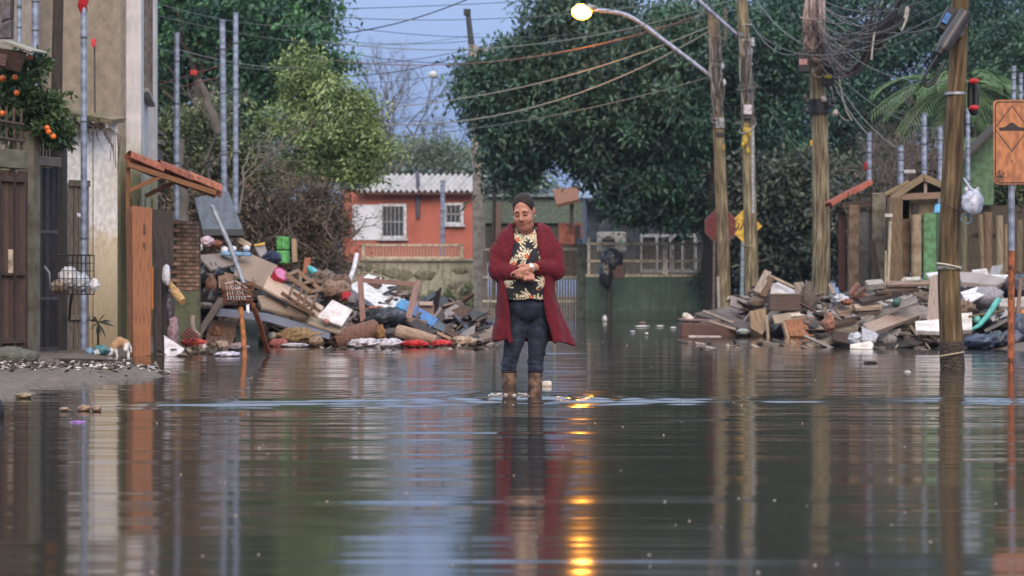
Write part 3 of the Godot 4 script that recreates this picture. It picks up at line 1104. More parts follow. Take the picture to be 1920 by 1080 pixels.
	thing("dark_board", MB.new().panel(Q([286, 392, 29.6, 324, 398, 29.7, 325, 500, 29.6, 287, 496, 29.5]), 0.03), M("oldwood", 74, 60, 54), "dark brown square board standing right of the orange door", "board")
	thing("dark_post", MB.new().panel(Q([287, 490, 29.3, 303, 488, 29.35, 302, 668, 29.1, 288, 668, 29.1]), 0.06), M("oldwood", 74, 60, 58), "dark upright plank right beside the foot of the orange door", "plank")
	thing("dark_post", MB.new().panel(Q([303, 490, 29.5, 318, 490, 29.5, 312, 664, 29.3, 301, 664, 29.3]), 0.05), M("oldwood", 62, 52, 54), "narrower dark plank, second to the right of the orange door", "plank")
	thing("white_bag", MB.new().blob(P(312, 516, 29.2), Vector3(0.045, 0.11, 0.05), 33, 0.25, 1.3, 18, 12), M("bag", 220, 216, 226), "slim white bag hung on the dark planks by the orange door", "bag")
	thing("foam_roll", MB.new().tube([P(318, 532, 29.4), P(330, 550, 29.3), P(343, 566, 29.2)], [0.03, 0.055, 0.045], 12), M("cloth", 200, 160, 108), "yellowish foam roll stuck between the dark planks and the brick wall", "roll")
	thing("rag", MB.new().blob(P(325, 622, 29.3), Vector3(0.05, 0.14, 0.06), 43, 0.35, 1.4, 16, 12), M("cloth", 168, 138, 150), "mauve rag hanging below the yellowish foam roll", "rag")
	thing("rag", MB.new().blob(P(319, 580, 29.4), Vector3(0.04, 0.16, 0.06), 44, 0.35, 1.4, 16, 12), M("bag", 86, 76, 86), "dark shiny rag hanging under the slim white bag", "rag")
	# tiled porch roof
	t = base("tiled_porch", "small porch roof of orange clay tiles on wooden brackets", "roof", G(240, 30))
	var ra := P(238, 300, 30.0)
	var rbk := ra + Vector3(-0.22, -0.02, -1.9)
	var fall := (P(402, 356, 30.6) - ra)
	for i in 9:
		var o := ra.lerp(rbk, (i + 0.5) / 9.0)
		for k in 3:
			var jig := Vector3(0, 0.012 * sin(i * 2.3 + k * 1.7), 0)
			var p := o + fall * (k / 3.0) + jig + Vector3(0, 0.035, 0)
			var q := o + fall * ((k + 1.12) / 3.0) + jig
			part("roof_tile", tile(p, q, 0.21, Vector3.UP), M("rust", [184, 166, 194, 148][(i + k) % 4], [98, 86, 108, 82][(i + k) % 4], [70, 62, 78, 60][(i + k) % 4]), t)
	var wd := M("wood", 154, 94, 54)
	part("post", MB.new().box(P(240, 350, 30.1), Vector3(0.045, 0.62, 0.05)), wd, t)
	part("rafter", MB.new().board(P(238, 308, 30.0), P(404, 362, 30.5), 0.05, 0.06), wd, t)
	part("brace", MB.new().board(P(241, 358, 30.1), P(304, 330, 30.2), 0.05, 0.05), wd, t)
	part("brace", MB.new().board(P(272, 368, 31.0), P(334, 338, 31.0), 0.05, 0.05), wd, t)
	part("rafter", MB.new().board(P(244, 306, 31.6), P(380, 356, 31.8), 0.05, 0.06), M("oldwood", 92, 62, 44), t)
	for i in 6:
		part("slat", MB.new().tube([P(246 + i * 13, 372, 31.4), P(246 + i * 13, 452, 31.4)], 0.008, 5), M("oldwood", 104, 88, 76), t)
	# brick wall stump
	a = G(324, 31.8)
	b = G(371, 32.2)
	t = base("brick_wall", "stub of thin brown brick wall with a mossy rendered foot", "wall", a)
	var ln := a.distance_to(b)
	part("core", upright(MB.new(), a, b, -0.2, H(416, 32), 0.1), M("plaster", 96, 86, 72), t)
	var rows := 17
	var hb := H(545, 32)
	var bh := (H(414, 32) - hb) / rows
	var ux := (b - a).normalized()
	for r in rows:
		for k in 4:
			var s := (k + (0.5 if r % 2 else 0.0)) / 4.0
			var e := minf(s + 0.235, 1.0)
			if s >= 0.99:
				continue
			var p := a + ux * ln * s
			var q := a + ux * ln * e
			var j := rng.randf_range(-0.006, 0.006)
			part("brick", upright(MB.new(), p + Vector3(0.0, 0, 0.065 + j), q + Vector3(0.0, 0, 0.065 + j), hb + bh * r + 0.006, hb + bh * (r + 1) - 0.006, 0.06, 0.0, 0), M("plaster", [172, 154, 188, 142][(r * 3 + k) % 4], [126, 112, 136, 106][(r * 3 + k) % 4], [96, 88, 104, 84][(r * 3 + k) % 4]), t)
	part("rendered_foot", upright(MB.new(), a + Vector3(0, 0, 0.05), b + Vector3(0, 0, 0.05), -0.25, hb - 0.004, 0.08), M("plaster", 108, 108, 74), t)
	pole_metal("steel_post", 331, 65, 412, 36, 11, "leftmost of three grey steel posts before the trees, by the brick wall")
	pole_metal("steel_post", 421, 40, 400, 40, 11, "middle of three grey steel posts, its foot behind the tilted dark panel", "post", "", -4)
	pole_metal("steel_post", 442, 27, 400, 42, 10, "rightmost and tallest of the three grey steel posts before the trees")
	t = base("tv_aerial", "thin red aerial with two arms between the steel posts", "aerial", P(365, 136, 40))
	for e in [[275, 165, 418, 122], [330, 165, 410, 145]]:
		part("arm", MB.new().tube([P(e[0], e[1], 40), P(e[2], e[3], 40)], 0.008, 5), M("metal", 120, 60, 66), t)
	part("marker", MB.new().box(P(363, 136, 39.95), Vector3(0.1, 0.075, 0.05)), M("plastic", 226, 64, 52), t)

# ---------------------------------------------------------------- houses across the end of the street
func wavy(mb: MB, a: Vector3, b: Vector3, depth: Vector3, ribs: int, amp: float) -> MB:
	return mb.grid(ribs * 6, 2, func(u: float, w: float) -> Vector3:
		return a.lerp(b, u) + depth * w + Vector3(0, amp * cos(u * ribs * TAU), 0))

func railing(t: Node3D, a: Vector3, b: Vector3, h0: float, h1: float, n: int, bar: Material, rail: Material, r: float, levels: Array) -> void:
	for k in levels:
		var h := lerpf(h0, h1, k)
		part("rail", upright(MB.new(), a, b, h - 0.035, h + 0.035, 0.07, 0.005, 0), rail, t)
	var mb := MB.new()
	for i in n:
		var p := a.lerp(b, (i + 0.5) / n)
		mb.box(Vector3(p.x, (h0 + h1) * 0.5, p.z - 0.02), Vector3(r, h1 - h0, r), Basis.IDENTITY, 0.0)
	part("bars", mb, bar, t, "stuff")

func far_houses() -> void:
	var d := 86.0
	# --- orange house
	var t := base("orange_house", "orange house with a corrugated pale roof and a white patch round its window", "house", G(785, d, 0.4))
	var wl := MB.new().box((P(640, 340, d) + P(886, 480, d)) * 0.5 + Vector3(0, 0, -2.5), Vector3(246 / F * d, H(352, d) - 0.3, 5.0), Basis.IDENTITY, 0.01, 1)
	for i in wl.v.size():
		pass
	var lo := 0.3
	var hi := H(356, d)
	wl = MB.new().box(Vector3((G(640, d).x + G(886, d).x) * 0.5, (lo + hi) * 0.5, -d - 2.5), Vector3(246 / F * d, hi - lo, 5.0), Basis.IDENTITY, 0.01, 1)
	part("wall", wl, M("smooth", 186, 108, 92), t)
	part("white_patch", MB.new().box(P(711, 417, d) + Vector3(0, 0, 0.02), Vector3(100 / F * d, 66 / F * d, 0.05), Basis.IDENTITY, 0.0), M("smooth", 226, 228, 238), t)
	for e in [[737, 415, 46, 60, 6], [850, 401, 33, 36, 4]]:
		var c := P(e[0], e[1], d)
		var ww: float = e[2] / F * d
		var hh: float = e[3] / F * d
		var w := part("window", MB.new().box(c + Vector3(0, 0, 0.04), Vector3(ww, hh, 0.04), Basis.IDENTITY, 0.0), M("paint", 44, 52, 58), t)
		for s in [-1.0, 1.0]:
			part("frame", MB.new().box(c + Vector3(s * ww * 0.5, 0, 0.08), Vector3(0.09, hh + 0.09, 0.08)), M("paint", 214, 220, 236), w)
			part("frame", MB.new().box(c + Vector3(0, s * hh * 0.5, 0.08), Vector3(ww - 0.1, 0.09, 0.08)), M("paint", 214, 220, 236), w)
		part("sill", MB.new().box(c + Vector3(0, -hh * 0.5 - 0.08, 0.1), Vector3(ww + 0.2, 0.06, 0.14)), M("paint", 200, 206, 222), w)
		for k in int(e[4]):
			part("bar", MB.new().box(c + Vector3(ww * ((k + 0.5) / e[4] - 0.5), 0, 0.075), Vector3(0.035, hh - 0.1, 0.03)), M("paint", 150, 158, 170), w)
		part("mullion", MB.new().box(c + Vector3(0, -hh * 0.02, 0.085), Vector3(ww - 0.1, 0.05, 0.04)), M("paint", 150, 158, 170), w)
	var ridge := H(321, d)
	var eave := H(358, d)
	for i in 20:
		var x0 := G(668 + i * 11.3, d).x
		var w0 := 11.3 / F * d
		var mb := MB.new()
		mb.grid(6, 1, func(u: float, k: float) -> Vector3:
			return Vector3(x0 + w0 * u + k * 0.35, lerpf(eave, ridge, k) + 0.055 * cos(u * TAU - PI), -d + 0.5 - 3.0 * k))
		mb.grid(6, 1, func(u: float, k: float) -> Vector3:
			return Vector3(x0 + w0 * u, eave + 0.055 * cos(u * TAU - PI) - 0.03 * k, -d + 0.5))
		part("roof_sheet", mb, M("plaster", [196, 180, 188][i % 3], [194, 180, 188][i % 3], [200, 186, 196][i % 3]), t)
	part("roof_back", MB.new().panel([Vector3(G(668, d).x, ridge - 0.1, -d - 2.6), Vector3(G(894, d).x, ridge - 0.1, -d - 2.6), Vector3(G(894, d).x, eave, -d - 5.4), Vector3(G(668, d).x, eave, -d - 5.4)], 0.05), M("plaster", 190, 188, 190), t)
	part("fascia", MB.new().box(Vector3(G(780, d).x, eave - 0.08, -d + 0.4), Vector3(218 / F * d, 0.12, 0.06)), M("wood", 112, 70, 60), t)
	part("drain_pipe", MB.new().tube([P(784, 408, d) + Vector3(0, 0, 0.1), P(784, 340, d) + Vector3(0, 0, 0.1), P(782, 322, d)], 0.07, 8), M("metal", 96, 96, 112), t)
	pole_metal("steel_post", 830, 340, 488, 79, 9, "grey steel post before the small window of the orange house")
	# terrace wall and its railing
	d = 76.0
	t = base("terrace_wall", "mossy stained terrace wall of rough stone below the orange house", "wall", G(790, d))
	part("wall", slab(G(640, d), G(888, d), -0.4, H(490, d), 0.5), stained("moss_wall", Vector2(248 / F * d, H(490, d) + 0.4), c8(186, 178, 156), c8(146, 146, 110), c8(92, 100, 58), 0.5, 0.8, 25), t)
	var rg := RandomNumberGenerator.new()
	rg.seed = 8
	for i in 26:
		var c := P(rg.randf_range(690, 880), rg.randf_range(500, 578), d) + Vector3(0, 0, 0.26)
		part("stone", MB.new().blob(c, Vector3(rg.randf_range(0.1, 0.3), rg.randf_range(0.06, 0.14), 0.03), i, 0.4, 1.3, 10, 6), M("stone", [186, 150, 170, 160][i % 4], [176, 152, 160, 150][i % 4], [152, 112, 136, 124][i % 4]), t)
	part("coping", upright(MB.new(), G(676, d) + Vector3(0, 0, 0.05), G(888, d) + Vector3(0, 0, 0.05), H(490, d) + 0.002, H(485, d), 0.6, 0.01, 0), M("plaster", 196, 186, 158), t)
	for px in [682.0, 866.0]:
		part("pillar", MB.new().box(P(px, 472, d) + Vector3(0, 0, 0.1), Vector3(0.1, 30 / F * d, 0.12)), M("plaster", 204, 192, 164), t)
	t = base("terrace_railing", "reddish wooden railing between cream posts on the terrace wall", "railing", G(770, d, H(486, d)))
	railing(t, G(686, d), G(862, d), H(485, d), H(459, d), 30, M("wood", 214, 150, 130), M("paint", 222, 200, 172), 0.055, [0.06, 0.97])
	t = base("weeds", "green weeds growing along the foot of the terrace wall", "plant", G(830, d - 0.6))
	foliage("leaves", t, [[P(800, 578, d - 0.6), Vector3(1.1, 0.3, 0.3), 260], [P(850, 568, d - 0.6), Vector3(0.6, 0.4, 0.3), 120], [P(750, 560, d - 0.5), Vector3(0.5, 0.3, 0.2), 70]], leaf_cluster(6, 6, 0.12, 0.03, 0.06), lin(0.05, 0.08, 0.03), lin(0.16, 0.2, 0.08), 9, 0.2, 10)
	# --- green wall and brown house in the gap behind the woman
	d = 96.0
	t = base("green_shed", "long dark green shed wall behind the woman's head", "shed", G(1010, d))
	part("wall", MB.new().box(P(1000, 394, d) + Vector3(0, 0, -1.5), Vector3(226 / F * d, 50 / F * d, 3.0), Basis.IDENTITY, 0.02, 1), M("paint", 84, 106, 92), t)
	part("roof_edge", MB.new().box(P(1015, 367, d) + Vector3(0, 0, -1.4), Vector3(202 / F * d, 0.1, 3.3)), M("metal", 120, 130, 134), t)
	part("dark_opening", MB.new().box(P(1000, 455, d) + Vector3(0, 0, -1.5), Vector3(240 / F * d, 72 / F * d, 2.6), Basis.IDENTITY, 0.0), M("paint", 58, 54, 48), t)
	part("post", MB.new().box(P(932, 440, d) + Vector3(0, 0, 0.2), Vector3(0.3, 120 / F * d, 0.2)), M("oldwood", 120, 90, 76), t)
	d = 92.0
	t = base("brick_house", "low red brick house with a small rusty roof right of the woman", "house", G(1075, d))
	part("wall", MB.new().box(P(1080, 438, d) + Vector3(0, 0, -1.0), Vector3(64 / F * d, 40 / F * d, 2.0), Basis.IDENTITY, 0.01, 0), M("plaster", 156, 84, 66), t)
	part("door", MB.new().box(P(1083, 440, d) + Vector3(0, 0, 0.03), Vector3(10 / F * d, 36 / F * d, 0.06)), M("wood", 52, 40, 38), t)
	part("roof", MB.new().panel(Q([1036, 358, d, 1098, 350, d, 1104, 372, d - 0.8, 1044, 386, d - 0.8]), 0.12), M("rust", 156, 100, 74), t)
	part("roof_post", MB.new().box(P(1072, 402, d - 0.3), Vector3(0.14, 50 / F * d, 0.14)), M("oldwood", 76, 58, 52), t)
	part("foot", MB.new().box(P(1075, 490, d) + Vector3(0, 0, -1.0), Vector3(80 / F * d, 66 / F * d, 1.9), Basis.IDENTITY, 0.0), M("plaster", 74, 64, 54), t)
	# --- fence with a gate behind the woman
	d = 70.0
	t = base("picket_fence", "cream railed fence with thin grey bars behind the woman", "fence", G(1000, d))
	railing(t, G(905, d), G(1084, d), H(604, d), H(464, d), 34, M("metal", 120, 108, 94), M("paint", 206, 196, 172), 0.05, [0.02, 0.28, 0.6, 0.97])
	for px in [948.0, 1040.0]:
		part("post", MB.new().box(P(px, 530, d) + Vector3(0, 0, 0.05), Vector3(0.09, 144 / F * d, 0.1)), M("paint", 196, 188, 166), t)
	t = base("gate_pillar", "grey green gate pillar with a blue cap left of the green wall", "pillar", G(1092, 69))
	part("shaft", MB.new().box(P(1092, 532, 69), Vector3(20 / F * 69, 150 / F * 69, 0.3), Basis.IDENTITY, 0.02, 1), M("plaster", 112, 120, 112), t)
	part("cap", MB.new().box(P(1088, 452, 69), Vector3(0.12, 0.14, 0.12)), M("paint", 84, 140, 214), t)
	# --- blue grey house
	d = 75.0
	t = base("grey_house", "blue grey house with white framed windows under the big tree", "house", G(1220, d))
	part("wall", MB.new().box(P(1215, 455, d) + Vector3(0, 0, -2.5), Vector3(230 / F * d, 170 / F * d, 5.0), Basis.IDENTITY, 0.02, 1), M("plaster", 112, 120, 138), t)
	part("roof", MB.new().panel([P(1085, 374, d - 0.6), P(1345, 374, d - 0.6), P(1345, 338, d + 3.0), P(1085, 338, d + 3.0)], 0.1), M("metal", 140, 152, 176), t)
	for e in [[1231, 475, 58], [1280, 475, 46]]:
		var c := P(e[0], e[1], d)
		var ww: float = e[2] / F * d
		var hh := 66.0 / F * d
		var w := part("window", MB.new().box(c + Vector3(0, 0, 0.02), Vector3(ww, hh, 0.05), Basis.IDENTITY, 0.0), M("paint", 84, 84, 82), t)
		for k in 3:
			part("frame", MB.new().box(c + Vector3(ww * (k * 0.5 - 0.5), 0, 0.07), Vector3(0.08, hh + 0.1, 0.07)), M("paint", 244, 246, 250), w)
		for s in [-1.0, 1.0]:
			part("frame", MB.new().box(c + Vector3(0, s * hh * 0.5, 0.06), Vector3(ww, 0.1, 0.06)), M("paint", 244, 246, 250), w)
	t = base("air_conditioner", "white boxed air conditioner on the blue grey house", "air conditioner", P(1146, 472, d))
	part("case", MB.new().box(P(1146, 454, d) + Vector3(0, 0, 0.2), Vector3(54 / F * d, 38 / F * d, 0.35), Basis.IDENTITY, 0.03), M("paint", 246, 240, 234), t)
	part("fan_grille", MB.new().tube([P(1140, 456, d) + Vector3(0, 0, 0.37), P(1140, 456, d) + Vector3(0, 0, 0.4)], 13 / F * d, 20), M("paint", 96, 90, 88), t)
	for s in [0, 1, 2]:
		part("slat", MB.new().box(P(1140, 448 + s * 8, d) + Vector3(0, 0, 0.41), Vector3(26 / F * d, 0.03, 0.03)), M("paint", 180, 174, 168), t)
	# green wall with a railing in front of it
	d = 67.5
	t = base("green_wall", "dark green low wall with a cream railing before the blue grey house", "wall", G(1210, d))
	part("wall", slab(G(1098, d), G(1330, d), -0.4, H(520, d), 0.25), stained("green_wall", Vector2(232 / F * d, H(520, d) + 0.4), c8(84, 104, 96), c8(78, 92, 84), c8(52, 56, 46), 0.42, 0.5, 35), t)
	part("coping", upright(MB.new(), G(1098, d), G(1330, d), H(520, d) + 0.002, H(514, d), 0.3, 0.01, 0), M("paint", 204, 192, 168), t)
	railing(t, G(1100, d), G(1322, d), H(514, d), H(456, d), 52, M("metal", 148, 142, 132), M("paint", 224, 208, 180), 0.03, [0.42, 0.98])
	for e in [[1247, 16], [1104, 8], [1318, 6]]:
		part("post", MB.new().box(P(e[0], 482, d) + Vector3(0, 0, 0.04), Vector3(e[1] / F * d * 0.6, 74 / F * d, 0.12)), M("paint", 222, 216, 210), t)
	t = base("letter_crate", "brown crate on a post by the green wall", "crate", G(1150, 66))
	part("crate", MB.new().box(P(1154, 510, 66), Vector3(34 / F * 66, 26 / F * 66, 0.35), Basis.IDENTITY, 0.02), M("wood", 92, 66, 60), t)
	part("post", MB.new().tube([G(1142, 66, -0.3), P(1142, 520, 66)], 0.07, 8), M("oldwood", 58, 60, 58), t)
	thing("bin_bag", MB.new().blob(P(1146, 488, 66), Vector3(0.28, 0.3, 0.25), 14, 0.25, 1.4, 18, 12), M("bag", 44, 48, 60), "black bin bag slumped on the brown crate by the green wall", "bag")
	thing("bin_bag", MB.new().blob(P(1136, 515, 65.8), Vector3(0.17, 0.34, 0.2), 15, 0.25, 1.4, 18, 12), M("bag", 36, 40, 46), "black bin bag hanging down the left side of the brown crate", "bag")

# ---------------------------------------------------------------- gates, posts and sheds on the right
func right_gates() -> void:
	var d := 42.0
	var t := base("gate_porch", "narrow gateway with a slanting orange tiled roof at right of the trees", "gateway", G(1610, d))
	for i in 5:
		var z := -i * 0.16
		var mb := tile(P(1638, 344, d) + Vector3(0, 0, z), P(1600, 365, d) + Vector3(0, 0, z), 0.18, Vector3.UP)
		part("roof_tile", mb, M("rust", [200, 180, 192][i % 3], [96, 86, 104][i % 3], [72, 66, 78][i % 3]), t)
		mb = tile(P(1603, 361, d) + Vector3(0, 0, z), P(1560, 386, d) + Vector3(0, 0, z), 0.18, Vector3.UP)
		part("roof_tile", mb, M("rust", [190, 204, 176][i % 3], [92, 104, 84][i % 3], [70, 76, 64][i % 3]), t)
	part("beam", MB.new().board(P(1578, 386, d), P(1640, 382, d), 0.12, 0.1), M("oldwood", 88, 66, 56), t)
	part("post", MB.new().box(P(1600, 475, d), Vector3(20 / F * d, 180 / F * d, 0.2), Basis.IDENTITY, 0.012, 1), M("plaster", 128, 104, 86), t)
	part("door", MB.new().box(P(1622, 478, d) + Vector3(0, 0, -0.1), Vector3(22 / F * d, 170 / F * d, 0.05), Basis.IDENTITY, 0.005, 1), M("paint", 96, 98, 106), t)
	part("side_panel", MB.new().box(P(1582, 470, d) + Vector3(0, 0, -0.2), Vector3(14 / F * d, 150 / F * d, 0.05), Basis.IDENTITY, 0.005, 1), M("wood", 84, 44, 44), t)
	thing("concrete_pillar", MB.new().box(P(1646, 462, d), Vector3(26 / F * d, 200 / F * d, 0.28), Basis.IDENTITY, 0.02, 1), M("plaster", 126, 118, 102), "rough grey concrete pillar between the tiled gateway and the gabled gate", "pillar")
	thing("leaning_plank", MB.new().board(P(1634, 450, d - 0.4), P(1650, 555, d - 0.6), 0.1, 0.03, Vector3(0, 0, 1)), M("oldwood", 84, 66, 56), "dark plank leaning on the grey concrete pillar", "plank")
	# gabled gate
	d = 40.0
	t = base("gabled_gate", "wooden gabled gate roof on brown posts beside the green door", "gateway", G(1712, d))
	var lw := M("wood", 150, 124, 94)
	part("rafter", MB.new().board(P(1672, 372, d), P(1732, 332, d), 0.1, 0.07, Vector3(0, 0, 1)), lw, t)
	part("rafter", MB.new().board(P(1732, 332, d), P(1790, 358, d), 0.1, 0.07, Vector3(0, 0, 1)), lw, t)
	part("tie_beam", MB.new().board(P(1675, 370, d + 0.02), P(1792, 365, d + 0.02), 0.1, 0.06, Vector3(0, 0, 1)), M("wood", 152, 120, 96), t)
	part("rafter", MB.new().board(P(1660, 368, d + 1.0), P(1706, 344, d + 1.0), 0.12, 0.07, Vector3(0, 0, 1)), M("wood", 160, 134, 98), t)
	part("roof_sheet", MB.new().panel([P(1664, 366, d), P(1732, 328, d), P(1732, 328, d + 1.2), P(1664, 366, d + 1.2)], 0.03), M("oldwood", 128, 106, 78), t)
	part("roof_sheet", MB.new().panel([P(1735, 328, d), P(1800, 358, d), P(1800, 358, d + 1.2), P(1735, 328, d + 1.2)], 0.03), M("oldwood", 118, 98, 76), t)
	part("gable_board", MB.new().panel([P(1684, 366, d + 0.3), P(1732, 340, d + 0.3), P(1784, 362, d + 0.3)], 0.03), M("oldwood", 78, 64, 52), t)
	part("king_post", MB.new().board(P(1735, 340, d + 0.06), P(1735, 366, d + 0.06), 0.05, 0.05, Vector3(0, 0, 1)), M("wood", 168, 150, 138), t)
	part("post", MB.new().box(P(1678, 465, d), Vector3(26 / F * d, 190 / F * d, 0.22), Basis.IDENTITY, 0.015, 1), M("oldwood", 136, 108, 80), t)
	part("post", MB.new().box(P(1697, 460, d + 0.3), Vector3(16 / F * d, 190 / F * d, 0.2), Basis.IDENTITY, 0.015, 1), M("plaster", 116, 90, 72), t)
	part("pillar", MB.new().tube([G(1718, d, -0.1), P(1718, 402, d)], 10 / F * d, 12), M("plaster", 164, 144, 116), t)
	part("wall", MB.new().box(P(1718, 390, d + 0.25), Vector3(70 / F * d, 44 / F * d, 0.1), Basis.IDENTITY, 0.01, 1), M("plaster", 128, 114, 90), t)
	part("letter_slot", MB.new().box(P(1716, 391, d + 0.16), Vector3(0.1, 0.16, 0.06)), M("paint", 30, 26, 26), t)
	part("bracket", MB.new().box(P(1666, 404, d - 0.1), Vector3(0.12, 0.05, 0.05)), M("paint", 216, 210, 216), t)
	part("frayed_board", MB.new().board(P(1670, 415, d - 0.15), P(1664, 545, d - 0.15), 0.045, 0.03, Vector3(0, 0, 1)), M("oldwood", 206, 186, 158), t)
	part("frayed_board", MB.new().board(P(1661, 470, d - 0.15), P(1660, 545, d - 0.15), 0.03, 0.03, Vector3(0, 0, 1)), M("oldwood", 196, 174, 140), t)
	t = base("green_door", "bright green metal door right of the gabled gate's pillar", "door", G(1748, d))
	part("leaf", MB.new().box(P(1743, 470, d + 0.15), Vector3(24 / F * d, 140 / F * d, 0.04), Basis.IDENTITY, 0.01, 1), M("paint", 86, 152, 96), t)
	part("leaf", MB.new().box(P(1761, 470, d + 0.2), Vector3(14 / F * d, 140 / F * d, 0.04), Basis.IDENTITY, 0.01, 1), M("paint", 46, 92, 58), t)
	# green sheet house wall behind the leaning pole
	d = 46.0
	t = base("green_house", "green boarded house wall with a sloping eave behind the leaning pole", "house", G(1835, d))
	part("wall", MB.new().box(P(1832, 322, d), Vector3(62 / F * d, 126 / F * d, 0.1), Basis.IDENTITY, 0.01, 1), M("paint", 78, 122, 82), t)
	part("eave", MB.new().board(P(1776, 326, d - 0.5), P(1866, 236, d - 0.3), 0.5, 0.05), M("oldwood", 72, 60, 52), t)
	part("lower_wall", MB.new().box(P(1840, 450, d + 0.2), Vector3(170 / F * d, 130 / F * d, 0.1), Basis.IDENTITY, 0.01, 1), M("oldwood", 88, 76, 60), t)
	# fence of thick posts at the far right
	var k := 0
	var words := ["first fence post right of the leaning pole, mossy green", "second fence post right of the leaning pole, slanted", "third fence post right of the leaning pole, broad and brown", "fourth fence post right of the leaning pole, pale", "thin fence post just left of the road sign's stem", "fence post right of the road sign's stem, knotted brown", "last fence post at the right edge, pale grey"]
	for e in [[1807, 400, 14, 128, 122, 96], [1838, 402, 12, 150, 128, 100], [1852, 398, 18, 140, 108, 84], [1874, 404, 16, 168, 148, 118], [1886, 420, 8, 158, 132, 100], [1912, 412, 14, 132, 110, 84], [1934, 430, 14, 164, 148, 122]]:
		var p := P(e[0], e[1], 41)
		var q := P(e[0] + [0, 6, 0, 1, 0, -2, 0][k], 540, 41)
		thing("fence_post", MB.new().tube([q, q.lerp(p, 0.5), p], [e[2] / F * 20.5, e[2] / F * 19.5, e[2] / F * 19.0], 9), M("oldwood", e[3], e[4], e[5]), words[k], "post")
		k += 1
	thing("fence_rail", MB.new().board(P(1890, 510, 40.6), P(1960, 540, 40.4), 0.2, 0.16), M("oldwood", 86, 62, 54), "thick dark beam by the foot of the fence at the right edge", "beam")
	thing("fence_rail", MB.new().board(P(1800, 440, 41.3), P(1950, 446, 41.3), 0.08, 0.05, Vector3(0, 0, 1)), M("oldwood", 110, 92, 70), "long thin rail running behind the right fence posts", "rail")
	for e in [[1630, 252, 345, 44, 9, "thin grey steel post over the orange tiled gateway"], [1689, 276, 345, 44, 11, "short grey steel post left of the gabled gate's ridge"], [1733, 215, 365, 41, 10, "tall grey steel post at the peak of the gabled gate"], [1763, 240, 400, 42, 9, "grey steel post between the gabled gate and the leaning pole"], [1815, 205, 400, 42, 8, "pale steel post behind the leaning pole's right side"], [1901, 127, 190, 42, 9, "left one of two pale steel posts above the road sign"], [1914, 140, 190, 42, 8, "right one of two pale steel posts above the road sign"]]:
		pole_metal("steel_post", e[0], e[1], e[2], e[3], e[4], e[5])
	thing("red_flag", MB.new().blob(P(1623, 312, 43.8), Vector3(0.03, 0.06, 0.03), 4, 0.4, 1.4, 10, 8), M("cloth", 160, 50, 60), "little red flag tied to the thin steel post over the tiled gateway", "flag")
	thing("blue_sheet", MB.new().panel(Q([1753, 385, 39.6, 1764, 382, 39.6, 1766, 398, 39.5, 1752, 400, 39.5]), 0.02), M("plastic", 90, 170, 214), "small light blue plastic scrap over the green door", "plastic scrap")
	thing("spool", MB.new().box(P(1705, 322, 44), Vector3(0.2, 0.06, 0.1)), M("paint", 196, 200, 210), "white bracket above the ridge of the gabled gate", "bracket")

# ---------------------------------------------------------------- trees and bushes
func lump(px: float, py: float, d: float, rx: float, ry: float, rz: float, count: int) -> Array:
	return [P(px, py, d), Vector3(rx / F * d, ry / F * d, rz), count]

